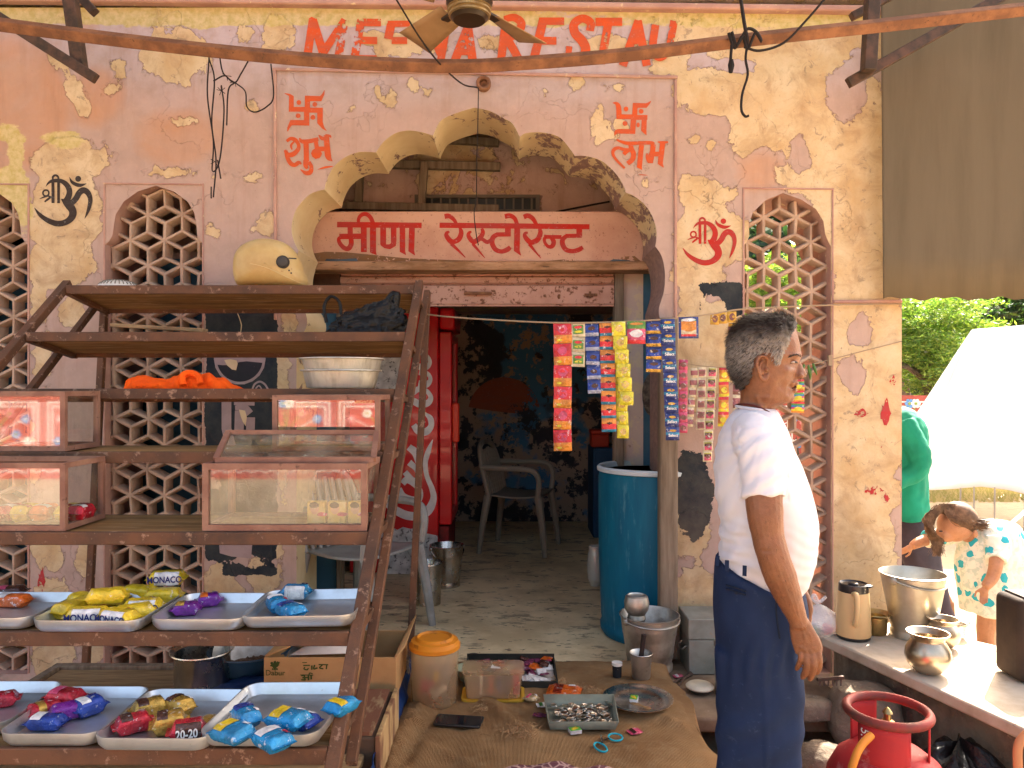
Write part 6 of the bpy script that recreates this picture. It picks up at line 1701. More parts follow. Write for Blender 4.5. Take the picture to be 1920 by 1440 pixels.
font('lettering', 'Dabur', 0.028, P(516, 1262, by0 - 0.004), (PI / 2, 0, 0), GI, None)
lt = bpy.data.objects['lettering'] if False else C.objects[-1]
lt.parent = t; lt.location = Vector(lt.location) - Vector(t.location)
# wooden crate
cx0, cx1, cy0, cy1, cz1 = -0.575, -0.425, 2.36, 2.72, 0.40
t = thing('wooden_crate', 'dark wooden crate with a brick-brown top standing by the rack\'s right leg', 'crate', (-0.5, 2.5, 0))
MB().boxmm((cx0, cy0, 0.0), (cx1, cy1, cz1)).build('body', mat('dark crate wood', (0.075, 0.05, 0.035), 0.8, 0, c2=(0.04, 0.027, 0.02), sc=6, bump=0.3, bsc=40), t, bevel=0.006)
MB().boxmm((cx0 + 0.012, cy0 + 0.012, cz1 + 0.001), (cx1 - 0.012, cy1 - 0.012, cz1 + 0.012)).build('top_panel', mat('brick brown bark', (0.17, 0.075, 0.045), 0.9, 0, c2=(0.30, 0.20, 0.11), sc=14, t=(0.5, 0.6), stretch=(2, 0.6, 1), bump=0.6, bsc=30), t)
MB().boxmm((cx1 + 0.001, cy0 - 0.01, 0.04), (cx1 + 0.018, cy1 + 0.01, cz1 + 0.008)).build('side_board', mat('barky pale board', (0.42, 0.28, 0.13), 0.85, 0, c2=(0.18, 0.09, 0.05), sc=14, t=(0.45, 0.6), stretch=(1, 1, 0.35), bump=0.6, bsc=30), t, bevel=0.003)
# tangled thin wire beside the jar, behind the crate
mb = MB(); rnd = random.Random(3)
for i in range(5):
    pts = [P(757 + rnd.uniform(-13, 13), 1243 + rnd.uniform(-22, 22), 3.05 + rnd.uniform(-0.03, 0.03)) for _ in range(7)]
    mb.tube(catmull(pts, 5), 0.0022, 5)
tag(mb.build('wire_tangle', mat('grey wire', (0.22, 0.19, 0.17), 0.5)), 'small tangle of grey wire between the carton and the plastic jar', 'wire')
# ---------------------------------------------------------------- goods on the sacking
ZS = 0.262
def K(px, py, dz=0.0):
    g_ = G(px, py, ZS)
    return Vector((g_.x, g_.y, sack_z(g_.x, g_.y) + 0.004 + dz))
# plastic jar with an orange lid
q = NT('clouded plastic'); v = q.coord()
q.col(q.mix(q.ramp(q.noise(v, 5, 6, 0.6), 0.4, 0.7), (0.80, 0.70, 0.55), (0.62, 0.44, 0.26)))
q.set(Roughness=0.35, Transmission_Weight=0.55, Alpha=1.0); q.b.inputs['IOR'].default_value = 1.12
q.b.inputs['Roughness'].default_value = 0.4
tr = q.n('ShaderNodeBsdfTransparent'); tr.inputs[0].default_value = (0.95, 0.88, 0.76, 1)
mx = q.n('ShaderNodeMixShader'); mx.inputs[0].default_value = 0.70
q.l(q.b.outputs[0], mx.inputs[1]); q.l(tr.outputs[0], mx.inputs[2]); q.l(mx.outputs[0], q.t.nodes['Material Output'].inputs[0])
CLOUD = q.mat
c = K(815, 1314); r_ = S(45, c.y); h = S(108, c.y)
t = thing('plastic_jar', 'tall cloudy plastic jar with a stained orange screw lid, on the sacking', 'jar', tuple(c))
mb = MB(); mb.lathe([(0.001, 0.002), (r_ * 0.85, 0.0), (r_ * 0.93, 0.008), (r_ * 0.98, h * 0.5), (r_ * 1.0, h * 0.93), (r_ * 0.97, h * 0.96), (r_ * 0.96, h * 0.93), (r_ * 0.9, 0.012), (0.001, 0.008)], c, 48); mb.build('body', CLOUD, t)
OLID = mat('stained orange lid', (0.62, 0.24, 0.02), 0.45, 0, c2=(0.55, 0.20, 0.02), sc=6, c3=(0.22, 0.08, 0.02), sc3=14, t3=(0.6, 0.72))
mb = MB(); L0 = h * 0.955
mb.lathe([(r_ * 1.0, L0 - 0.004), (r_ * 1.06, L0), (r_ * 1.07, L0 + 0.014), (r_ * 1.0, L0 + 0.020), (r_ * 0.97, L0 + 0.030), (r_ * 0.80, L0 + 0.034), (r_ * 0.76, L0 + 0.042), (r_ * 0.72, L0 + 0.044), (r_ * 0.66, L0 + 0.036), (0.001, L0 + 0.036)], c, 48); mb.build('lid', OLID, t)
for i, (dx, dz, w_, hh, rot_, m) in enumerate(((0.01, 0.105, 0.018, 0.04, 0.0, YEL), (0.025, 0.045, 0.022, 0.05, 0.9, WHW), (-0.005, 0.028, 0.012, 0.05, -0.4, PAPER), (-0.03, 0.05, 0.05, 0.05, 0.2, PINKW))):
    mb = MB(); mb.box((c.x + dx, c.y - r_ * 0.45 + 0.012 * i, c.z + dz + 0.012), (w_, 0.004, hh), 0, (0, rot_, 0)); tag(mb.build('paper_packet', m), ('yellow slip upright inside the plastic jar', 'white packet slanting inside the plastic jar', 'narrow white slip at the bottom of the plastic jar', 'pinkish packet low on the left inside the plastic jar')[i], 'packet', 'packets in the plastic jar')
# clear lunch box with yellow clip rim
a = K(866, 1318); b = K(982, 1318)
x0, x1 = a.x, b.x; y0 = a.y; y1 = y0 + 0.13; hb = S(50, y0)
t = thing('lunch_box', 'clear plastic box with a cloudy lid and a yellow base, packets standing inside', 'box', ((x0 + x1) / 2, y0, a.z))
mb = MB()
def rbox(mb, x0, x1, y0, y1, z0, z1, ins=0.012, th=0.003):
    cx, cy = (x0 + x1) / 2, (y0 + y1) / 2
    rings = []
    for i_, z in ((ins, z0), (0.0, z1), (th, z1), (ins + th, z0 + th)):
        rings.append([(cx + x, cy + y, z) for x, y in rrect(x1 - x0 - 2 * i_, y1 - y0 - 2 * i_, 0.02, 4)])
    n = len(rings[0]); vs = [p for r in rings for p in r]
    fs = [(i * n + k, i * n + (k + 1) % n, (i + 1) * n + (k + 1) % n, (i + 1) * n + k) for i in range(3) for k in range(n)] + [tuple(range(n))[::-1], tuple(3 * n + k for k in range(n))]
    mb.add(vs, fs)
rbox(mb, x0 + 0.004, x1 - 0.004, y0, y1, a.z + 0.008, a.z + hb); mb.build('tub', CLOUD, t)
mb = MB(); n_ = 0; lidpts = rrect(x1 - x0 + 0.006, y1 - y0 + 0.01, 0.022, 4); n = len(lidpts)
cx, cy = (x0 + x1) / 2, (y0 + y1) / 2
vs = [(cx + x, cy + y, a.z + hb + 0.001) for x, y in lidpts] + [(cx + x, cy + y, a.z + hb + 0.010) for x, y in lidpts] + [(cx + x * 0.93, cy + y * 0.9, a.z + hb + 0.014) for x, y in lidpts]
mb.add(vs, [(i * n + k, i * n + (k + 1) % n, (i + 1) * n + (k + 1) % n, (i + 1) * n + k) for i in range(2) for k in range(n)] + [tuple(range(n))[::-1], tuple(2 * n + k for k in range(n))]); mb.build('lid', CLOUD, t)
mb = MB(); q_ = rrect(x1 - x0 + 0.008, y1 - y0 + 0.008, 0.022, 4)
vs = [(cx + x * s, cy + y * s, z) for s, z in ((1, a.z), (1, a.z + 0.008), (0.9, a.z + 0.008)) for x, y in q_]
mb.add(vs, [(i * n + k, i * n + (k + 1) % n, (i + 1) * n + (k + 1) % n, (i + 1) * n + k) for i in range(2) for k in range(n)] + [tuple(range(n))[::-1]]); mb.build('yellow_base', mat('dusty yellow plastic', (0.45, 0.26, 0.03), 0.5), t)
mb = MB(); mb.add([(cx - 0.01, cy - 0.03, a.z + hb + 0.0148), (cx + 0.03, cy - 0.035, a.z + hb + 0.0148), (cx + 0.028, cy - 0.02, a.z + hb + 0.0148), (cx + 0.005, cy - 0.01, a.z + hb + 0.0148), (cx - 0.004, cy + 0.01, a.z + hb + 0.0148)], [(0, 1, 2, 3, 4)]); mb.build('torn_sticker', PAPER, t, fix=False)
for i, (u, w_, m, lb) in enumerate(((0.30, 0.012, WHW, 'white packet standing in the clear box'), (0.47, 0.018, ORNG, 'orange packet standing in the clear box'), (0.60, 0.012, DKBLUE, 'thin dark packet standing in the clear box'), (0.73, 0.022, CHOC, 'dark packet standing in the clear box'), (0.88, 0.026, PINKW, 'pink and white packet standing in the clear box'))):
    x = x0 + (x1 - x0) * u; mb = MB(); mb.box((x, y0 + 0.045, a.z + 0.012 + hb * 0.36), (w_, 0.02, hb * 0.68), 0, (0, 0.05 * (i % 2), 0)); tag(mb.build('paper_packet', m, bevel=0.002), lb, 'packet', 'packets in the clear box')
# black tin tray of sachets behind
g0 = K(868, 1292); g1 = K(1046, 1289); gy1 = K(1035, 1243).y
TRB = mat('black tin', (0.03, 0.032, 0.028), 0.5, 0.4, c2=(0.05, 0.045, 0.035), sc=9)
zb_ = ZS + 0.004
t = thing('tin_tray', 'black tin tray of small sachets behind the clear box', 'tray', ((g0.x + g1.x) / 2, g0.y, zb_))
mb = MB(); hh = 0.026
mb.boxmm((g0.x, g0.y, zb_), (g1.x, gy1, zb_ + 0.004)); mb.boxmm((g0.x, g0.y, zb_ + 0.0045), (g1.x, g0.y + 0.006, zb_ + hh)); mb.boxmm((g0.x, gy1 - 0.006, zb_ + 0.0045), (g1.x, gy1, zb_ + hh + 0.012)); mb.boxmm((g0.x, g0.y + 0.0065, zb_ + 0.0045), (g0.x + 0.006, gy1 - 0.0065, zb_ + hh)); mb.boxmm((g1.x - 0.006, g0.y + 0.0065, zb_ + 0.0045), (g1.x, gy1 - 0.0065, zb_ + hh))
mb.build('tray_body', TRB, t)
MB().boxmm(((g0.x + g1.x) / 2 + 0.06, g0.y + 0.01, zb_ + 0.005), (g1.x - 0.01, gy1 - 0.05, zb_ + 0.007)).build('lining_paper', PAPER, t)
rnd = random.Random(5)
SMS = [PINKW, foil('plum wrapper', (0.25, 0.05, 0.12)), WHW, ORNG, foil('plum wrapper', None), CHOC]
for i in range(44):
    x = rnd.uniform(g0.x + 0.03, g1.x - 0.03); y = rnd.uniform(g0.y + 0.10, gy1 - 0.02) if i < 38 else rnd.uniform(g0.y + 0.03, g0.y + 0.06)
    if i >= 38: x = rnd.uniform(g1.x - 0.13, g1.x - 0.03)
    m = SMS[i % 6] if i < 38 else WHW
    mb = pillow(0.055, 0.04, 0.008, i); o = mb.build('loose_sachet', m, fix=False)
    o.location = (x, y, zb_ + 0.010 + 0.004 * (i % 4)); o.rotation_euler = (rnd.uniform(-0.25, 0.25), rnd.uniform(-0.2, 0.2), rnd.uniform(0, 3.1))
    tag(o, 'small loose sachet lying in the black tin tray', 'sachet', 'loose sachets in the black tin tray')
# green steel bowl behind the jar
c = K(878, 1276); mb = MB(); mb.lathe([(0.001, 0), (0.035, 0), (0.055, 0.05), (0.058, 0.05), (0.05, 0.045), (0.03, 0.006), (0.001, 0.006)], c, 28); tag(mb.build('green_bowl', mat('grey green enamel', (0.22, 0.24, 0.15), 0.4)), 'small grey green bowl half hidden between the jar and the clear box', 'bowl')
# phone
c = K(860, 1352, 0.006)
t = thing('mobile_phone', 'black mobile phone lying face up at the front of the sacking', 'phone', tuple(c), R(-8))
q_ = rrect(S(90, c.y), S(90, c.y) * 0.50, 0.008, 4); n = len(q_)
mb = MB(); mb.add([(c.x + x * s, c.y + y * s, c.z + z) for s, z in ((0.97, -0.002), (1, 0.001), (1, 0.005), (0.98, 0.0065)) for x, y in q_], [(i * n + k, i * n + (k + 1) % n, (i + 1) * n + (k + 1) % n, (i + 1) * n + k) for i in range(3) for k in range(n)] + [tuple(range(n))[::-1], tuple(3 * n + k for k in range(n))])
mb.build('case', BLACKPL, t)
mb = MB(); mb.add([(c.x + x * 0.93, c.y + y * 0.9, c.z + 0.007) for x, y in q_], [tuple(range(n))]); mb.build('screen', mat('phone glass', (0.01, 0.012, 0.015), 0.06, 0), t, fix=False)
# coin tray
a = K(1032, 1370); b = K(1153, 1370); yb = K(1025, 1328).y
GTIN = mat('grey green tin', (0.24, 0.26, 0.20), 0.5, 0.2, c2=(0.17, 0.17, 0.13), sc=8, c3=(0.30, 0.24, 0.16), sc3=30)
t = thing('coin_tray', 'grey green tin tray full of coins on the sacking', 'tray', ((a.x + b.x) / 2, a.y, a.z))
mb = MB(); hh = 0.042; z = a.z
prof = [[(a.x, a.y, z), (b.x, a.y, z), (b.x + 0.01, yb, z), (a.x - 0.005, yb, z)], [(a.x - 0.008, a.y - 0.012, z + hh * 0.8), (b.x + 0.012, a.y - 0.012, z + hh * 0.8), (b.x + 0.022, yb + 0.01, z + hh * 1.1), (a.x - 0.018, yb + 0.01, z + hh * 1.1)]]
vs = prof[0] + prof[1]
mb.add(vs, [(0, 1, 2, 3), (0, 1, 5, 4), (1, 2, 6, 5), (2, 3, 7, 6), (3, 0, 4, 7)]); mb.build('tray_body', GTIN, t, fix=False, solid=0.003)
rnd = random.Random(8)
COIN = mat('coin steel', (0.55, 0.52, 0.47), 0.3, 1.0, c2=(0.35, 0.30, 0.22), sc=6)
coin0 = None
for i in range(130):
    if coin0 is None:
        mb = MB(); mb.lathe([(0.001, 0), (0.0115, 0), (0.012, 0.0006), (0.012, 0.0014), (0.0115, 0.002), (0.0105, 0.0016), (0.001, 0.0016)], n=18); o = mb.build('coin', COIN); coin0 = o
    else:
        o = coin0.copy(); C.objects.link(o)
    o.location = (rnd.uniform(a.x + 0.012, b.x - 0.01), rnd.uniform(a.y + 0.012, yb - 0.012), z + 0.008 + 0.012 * rnd.random())
    o.rotation_euler = (rnd.uniform(-0.35, 0.35), rnd.uniform(-0.35, 0.35), 0)
    tag(o, 'coin lying in the grey green tin tray', 'coin', 'coins in the tin tray')
# match boxes
def matchbox(label, c, rz, L=0.042, Wd=0.03, H=0.013):
    t = thing('matchbox', label, 'matchbox', (0, 0, 0), 0, 'match boxes')
    MB().box((0, 0, H / 2), (L, Wd, H)).build('box', WHW, t, bevel=0.0008)
    MB().box((0, 0, H + 0.0006), (L * 0.97, Wd * 0.95, 0.0008)).build('green_label', flat('match green', (0.10, 0.33, 0.05), 0.5), t)
    mb = MB(); mb.bar((-L * 0.3, -Wd * 0.25, H + 0.0014), (L * 0.3, Wd * 0.1, H + 0.0014), 0.008, 0.0006); mb.bar((-L * 0.25, Wd * 0.05, H + 0.0015), (L * 0.2, Wd * 0.35, H + 0.0015), 0.006, 0.0006); mb.build('label_print', YEL, t)
    t.location = c; t.rotation_euler = (0, 0, rz)
    return t
matchbox('green topped match box leaning in front of the coin tray', K(1078, 1376, 0.004), R(15))
# orange snack packet
o = pack('bright orange snack packet with a white name, beside the coin tray', K(1058, 1304, 0.004), R(-12), 0.135, 0.10, 0.022, ORNG, None, foil('deep red wrapper', (0.28, 0.03, 0.01)), None, group='packets on the sacking')
pack('white packet under the corner of the orange snack packet', K(1018, 1324, 0.002), R(10), 0.05, 0.035, 0.01, WHW, None, GRNW, group='packets on the sacking')
pack('pink and cream packet left of the coin tray', K(996, 1316, 0.004), R(-25), 0.06, 0.045, 0.02, foil('cream wrapper', (0.6, 0.45, 0.25)), None, PINKW, group='packets on the sacking')
pack('crumpled plum packet touching the coin tray\'s left corner', K(1012, 1340, 0.002), R(-15), 0.05, 0.03, 0.008, foil('plum wrapper', None), group='packets on the sacking')
pack('small red and green sachet near the scissors', K(1190, 1372, 0.002), R(24), 0.05, 0.04, 0.010, PINKW, None, CHOC, group='packets on the sacking')
# steel plate with match box
c = K(1196, 1320, 0.003); r_ = S(66, c.y)
mb = MB(); mb.lathe([(0.001, 0.0), (r_ * 0.62, 0.0), (r_ * 0.68, 0.004), (r_ * 0.97, 0.016), (r_, 0.019), (r_ * 0.985, 0.020), (r_ * 0.66, 0.008), (r_ * 0.6, 0.004), (0.001, 0.004)], c, 56)
tag(mb.build('steel_plate', STEEL), 'round steel plate at the right of the sacking with a match box on it', 'plate')
matchbox('green topped match box lying on the steel plate', (c.x - 0.015, c.y, c.z + 0.006), R(75))
# scissors
c = K(1140, 1392, 0.006)
t = thing('scissors', 'small open scissors with turquoise handles at the front of the sacking', 'scissors', tuple(c))
TQ = mat('turquoise plastic', (0.01, 0.33, 0.42), 0.35)
for (px, py, rx, ry, an) in ((1154, 1388, 13, 7, 8), (1126, 1405, 10, 9, 20)):
    ce = K(px, py, 0.006); mb = MB(); pts = []
    for i in range(21):
        a = 2 * PI * i / 20; x, y = S(rx, ce.y) * math.cos(a), S(ry, ce.y) * 2.1 * math.sin(a); ca, sa = math.cos(R(an)), math.sin(R(an)); pts.append(ce + Vector((x * ca - y * sa, x * sa + y * ca, 0)))
    mb.tube(pts, 0.0032, 8, caps=False); mb.build('handle', TQ, t)
for (p0, p1) in (((1142, 1391), (1116, 1399)), ((1129, 1399), (1127, 1383))):
    mb = MB(); mb.bar(K(*p0, 0.007), K(*p1, 0.007), 0.006, 0.0015); mb.build('blade', STEEL, t)
# paper cup and steel beaker with a pestle
c = K(1157, 1270); r_ = S(9.5, c.y); h = S(27, c.y)
t = thing('small_tub', 'small black printed tub with a white lid, left of the steel beaker', 'tub', tuple(c))
mb = MB(); mb.lathe([(0.001, 0), (r_ * 0.86, 0), (r_ * 0.95, h * 0.8), (0.001, h * 0.8)], c, 24); mb.build('body', mat('black label', (0.02, 0.02, 0.022), 0.5, 0, c2=(0.35, 0.33, 0.3), sc=60, t=(0.66, 0.7)), t)
mb = MB(); mb.lathe([(r_ * 0.98, h * 0.8), (r_ * 1.04, h * 0.82), (r_ * 1.04, h), (r_ * 0.9, h * 1.0), (0.001, h * 0.98)], c, 24); mb.build('lid', WHITEPL, t)
c = K(1202, 1270); r_ = S(20, c.y); h = S(46, c.y)
t = thing('steel_beaker', 'steel beaker with a dark wooden pestle standing in it', 'beaker', tuple(c))
mb = MB(); mb.lathe([(0.001, 0), (r_ * 0.8, 0), (r_ * 0.86, 0.006), (r_ * 0.92, h * 0.55), (r_ * 0.96, h * 0.58), (r_ * 0.95, h * 0.88), (r_ * 1.1, h), (r_ * 1.06, h * 1.02), (r_ * 0.86, h * 0.9), (r_ * 0.7, 0.01), (0.001, 0.01)], c, 32); mb.build('cup', STEELDULL, t)
mb = MB(); mb.tube([c + Vector((-0.01, 0, 0.02)), c + Vector((0.004, 0, h * 1.1)), c + Vector((0.012, 0, h * 1.75))], [0.014, 0.010, 0.011], 12); tag(mb.build('pestle', mat('dark pestle wood', (0.03, 0.02, 0.017), 0.5)), 'dark stick-like pestle sticking out of the steel beaker', 'pestle')
mb = MB(); mb.bar(K(1150, 1282, 0.002), K(1168, 1281, 0.002), 0.004, 0.002); tag(mb.build('match_stick', PALEWOOD), 'single match stick in front of the small black tub', 'match')
# loose jute fibres where the sacking is torn
mb = MB(); rnd = random.Random(14)
for cx_, cy_, n_, sp in ((1070, 1288, 70, 26), (1045, 1284, 40, 18), (960, 1375, 80, 26), (905, 1330, 40, 14), (985, 1384, 40, 16), (1110, 1296, 40, 18)):
    for i in range(n_):
        p0 = K(cx_ + rnd.gauss(0, sp * 0.5), cy_ + rnd.gauss(0, 5), 0.002); a = rnd.uniform(0, 6.28); L = rnd.uniform(0.01, 0.035)
        p1 = p0 + Vector((math.cos(a) * L * 0.5, math.sin(a) * L * 0.5, rnd.uniform(0.002, 0.012))); p2 = p0 + Vector((math.cos(a) * L, math.sin(a) * L, rnd.uniform(0, 0.006)))
        mb.tube([p0, p1, p2], 0.0007, 3, caps=False)
tag(mb.build('loose_fibre', mat('pale jute fibre', (0.45, 0.28, 0.14), 0.9), fix=False), 'frayed jute fibres standing out of the torn sacking', 'fibres', kind='stuff')

# ---------------------------------------------------------------- on the ledge beside the man
zl = 0.172
a = G(1290, 1262, zl); 
GBOX = mat('grey painted steel box', (0.30, 0.30, 0.25), 0.5, 0.2, c2=(0.22, 0.21, 0.17), sc=7, c3=(0.36, 0.28, 0.18), sc3=30, bump=0.05)
t = thing('cash_box', 'grey steel cash box with a lidded top on the ledge, left of the man', 'box', (a.x + 0.1, a.y + 0.1, zl))
x0, y0 = a.x, a.y - 0.02; x1 = x0 + 0.22; y1 = y0 + 0.2; hb = S(104, a.y)
MB().boxmm((x0, y0, zl), (x1, y1, zl + hb * 0.62)).build('body', GBOX, t, bevel=0.004)
MB().boxmm((x0 - 0.004, y0 - 0.004, zl + hb * 0.625), (x1 + 0.004, y1 + 0.004, zl + hb)).build('lid', GBOX, t, bevel=0.005)
mb = MB(); mb.tube(catmull([(x0 - 0.002, y0 + 0.05, zl + hb * 0.45), (x0 - 0.02, y0 + 0.06, zl + hb * 0.38), (x0 - 0.02, y0 + 0.12, zl + hb * 0.38), (x0 - 0.002, y0 + 0.13, zl + hb * 0.45)], 4), 0.004, 6); mb.build('handle', STEELDULL, t)
a = G(1345, 1300, zl); r_ = 0.04
mb = MB(); mb.lathe([(0.001, 0), (r_, 0), (r_, 0.2), (r_ * 1.1, 0.205), (r_ * 1.1, 0.225), (r_ * 1.02, 0.228), (r_ * 0.95, 0.2), (0.001, 0.2)], (a.x + 0.03, a.y, zl), 28); tag(mb.build('steel_canister', STEELDULL), 'tall steel canister just behind the man\'s trousers', 'canister')
a = G(1312, 1298, zl); r_ = S(26, a.y)
t = thing('lidded_dish', 'small dark dish with a cream lid near the edge of the ledge', 'dish', (a.x, a.y, zl))
mb = MB(); mb.lathe([(0.001, 0), (r_ * 0.6, 0), (r_ * 0.95, 0.022), (r_ * 0.9, 0.022), (0.001, 0.018)], (a.x, a.y, zl), 32); mb.build('bowl', mat('dark dish', (0.05, 0.05, 0.04), 0.4), t)
mb = MB(); mb.lathe([(r_ * 0.98, 0.0225), (r_, 0.028), (r_ * 0.85, 0.036), (r_ * 0.7, 0.039), (0.001, 0.040)], (a.x, a.y, zl), 32); mb.build('lid', mat('cream plastic', (0.62, 0.55, 0.40), 0.45, 0, c2=(0.5, 0.42, 0.28), sc=9), t)
t = thing('pliers', 'old dark pliers lying left of the lidded dish', 'pliers', tuple(G(1278, 1282, zl)))
for dx, s_ in ((0, 1), (0.0, -1)):
    mb = MB(); mb.tube(catmull([G(1298, 1265 + 3 * s_, zl) + Vector((0, 0, 0.01)), G(1284, 1275, zl) + Vector((0, 0, 0.012)), G(1272, 1284 - 6 * s_, zl) + Vector((0, 0, 0.01)), G(1257, 1298 - 8 * s_, zl) + Vector((0, 0, 0.008))], 4), 0.006, 6); mb.build('handle', DARKIRON, t)
pack('small pink sachet behind the pliers on the ledge', tuple(G(1272, 1270, zl) + Vector((0, 0, 0.002))), R(10), 0.045, 0.035, 0.008, PINKW, None, WHW, group='packets on the sacking')
mb = MB()
c_ = P(1557, 1280, 2.9)
for i in range(6): mb.bar(c_ + Vector((-0.04 + i * 0.016, 0, -0.012)), c_ + Vector((-0.035 + i * 0.016, 0.01, 0.014)), 0.006, 0.004)
mb.bar(c_ + Vector((-0.05, 0, 0.012)), c_ + Vector((0.055, 0.012, 0.016)), 0.012, 0.012)
tag(mb.build('wire_brush', DARKIRON), 'dark comb-like wire brush lying against the stones under the counter', 'brush')

# ---------------------------------------------------------------- on the counter
zc = CT + 0.002
def KC(px, py): return G(px, py, CT)
c = KC(1600, 1196); h = S(104, c.y)
t = thing('thermos_jug', 'cream thermos jug with a black collar and base at the counter\'s corner', 'jug', (c.x, c.y, zc))
rb = S(31, c.y)
CREAMP = mat('cream jug plastic', (0.60, 0.42, 0.20), 0.38, 0, c2=(0.55, 0.37, 0.17), sc=4)
mb = MB(); mb.lathe([(rb * 0.98, 0.014), (rb, 0.02), (rb * 0.96, h * 0.5), (rb * 0.88, h * 0.82), (rb * 0.86, h * 0.84), (0.001, h * 0.84)], (c.x, c.y, zc), 40); mb.build('body', CREAMP, t)
mb = MB(); mb.lathe([(0.001, 0), (rb * 0.92, 0), (rb * 0.97, 0.006), (rb * 0.96, 0.0135), (0.001, 0.0135)], (c.x, c.y, zc), 40); mb.build('base_ring', BLACKPL, t)
mb = MB(); mb.lathe([(rb * 0.865, h * 0.842), (rb * 0.87, h * 0.85), (rb * 0.84, h * 0.97), (rb * 0.78, h * 0.985), (rb * 0.72, h * 0.96), (0.001, h * 0.95)], (c.x, c.y, zc), 40); mb.ell((c.x + rb * 0.62, c.y - rb * 0.4, zc + h * 0.955), (rb * 0.4, rb * 0.25, h * 0.03), 12, 8); mb.ell((c.x, c.y, zc + h * 0.97), (rb * 0.3, rb * 0.3, h * 0.03), 12, 8); mb.build('collar', BLACKPL, t)
mb = MB(); hx = c.x - rb * 0.32; hy = c.y - rb * 0.93
mb.tube(catmull([(hx, hy + 0.015, zc + h * 0.84), (hx, hy - 0.012, zc + h * 0.85), (hx, hy - 0.02, zc + h * 0.7), (hx - 0.002, hy - 0.02, zc + h * 0.45), (hx - 0.002, hy - 0.008, zc + h * 0.33), (hx - 0.002, hy + 0.008, zc + h * 0.33)], 5), 0.011, 10); mb.build('handle', CREAMP, t)
c = KC(1712, 1193); c = Vector((c.x, c.y, zc))
bucket('steel_bucket', 'big plain steel bucket with its handle folded down, on the sunlit counter', tuple(c), S(38, c.y), S(56, c.y), S(118, c.y), mat('dull bucket aluminium', (0.50, 0.46, 0.38), 0.45, 0.85, c2=(0.38, 0.33, 0.25), sc=5, rv=0.15), ribs=False, handle=-0.25, rz=R(28))
c = KC(1652, 1192); r_ = S(27, c.y); h = S(38, c.y)
mb = MB(); mb.lathe([(0.001, 0), (r_ * 0.7, 0), (r_ * 0.75, 0.006), (r_ * 0.8, h * 0.85), (r_ * 1.05, h), (r_ * 1.03, h * 1.03), (r_ * 0.75, h * 0.85), (r_ * 0.68, 0.01), (0.001, 0.01)], (c.x - 0.01, c.y + 0.03, zc), 32)
BRASS = mat('dull brass', (0.42, 0.30, 0.12), 0.35, 0.9, c2=(0.25, 0.17, 0.08), sc=8, rv=0.2)
tag(mb.build('brass_pan', BRASS), 'small flared brass pan between the thermos and the big bucket', 'pan')
def lota(label, px, py, rpx, hpx, m):
    c = KC(px, py); r_ = S(rpx, c.y); h = S(hpx, c.y)
    prof = [(0.001, 0), (r_ * 0.35, 0), (r_ * 0.62, h * 0.07), (r_ * 0.88, h * 0.22), (r_ * 1.0, h * 0.42), (r_ * 0.96, h * 0.58), (r_ * 0.80, h * 0.74), (r_ * 0.70, h * 0.81), (r_ * 0.72, h * 0.87), (r_ * 0.92, h * 0.98), (r_ * 0.93, h), (r_ * 0.88, h * 1.0), (r_ * 0.66, h * 0.86), (r_ * 0.74, h * 0.72), (r_ * 0.9, h * 0.42), (r_ * 0.5, h * 0.08), (0.001, h * 0.05)]
    mb = MB(); mb.lathe(prof, (c.x, c.y, zc), 48)
    return tag(mb.build('water_pot', m), label, 'pot', 'round water pots on the counter')
LOTA = mat('tarnished pot steel', (0.56, 0.46, 0.33), 0.33, 1.0, c2=(0.36, 0.28, 0.19), sc=5, rv=0.2, bump=0.04, bsc=30)
lota('round-bellied pot in the sun, the nearer one on the counter', 1740, 1262, 40, 76, LOTA)
lota('round-bellied pot in the sun, the farther one beside the bucket', 1768, 1214, 30, 54, LOTA)
c = KC(1796, 1196); mb = MB(); r_ = S(24, c.y)
mb.lathe([(0.001, 0), (r_ * 0.7, 0), (r_ * 0.8, 0.05), (r_ * 1.06, 0.06), (r_ * 1.05, 0.064), (r_ * 0.75, 0.055), (r_ * 0.65, 0.006), (0.001, 0.006)], (c.x, c.y + 0.02, zc), 32); tag(mb.build('steel_dish', STEEL), 'small wide-rimmed steel dish behind the farther round pot', 'dish')
# dark soot-black stove box
a = KC(1866, 1286); a.x = (1866 - 960) / F * 2.86
t = thing('black_stove', 'soot-black box stove at the right picture edge, standing on the counter', 'stove', (a.x + 0.12, a.y + 0.1, zc))
SOOT = mat('soot black iron', (0.035, 0.026, 0.02), 0.75, 0.1, c2=(0.06, 0.04, 0.028), sc=4, bump=0.2, bsc=40)
hh = S(158, a.y)
MB().boxmm((a.x, a.y, zc), (a.x + 0.34, a.y + 0.16, zc + hh)).build('body', SOOT, t, bevel=0.028, seg=4)
MB().boxmm((a.x + 0.03, a.y + 0.02, zc + hh + 0.001), (a.x + 0.31, a.y + 0.14, zc + hh + 0.006)).build('top_plate', SOOT, t)
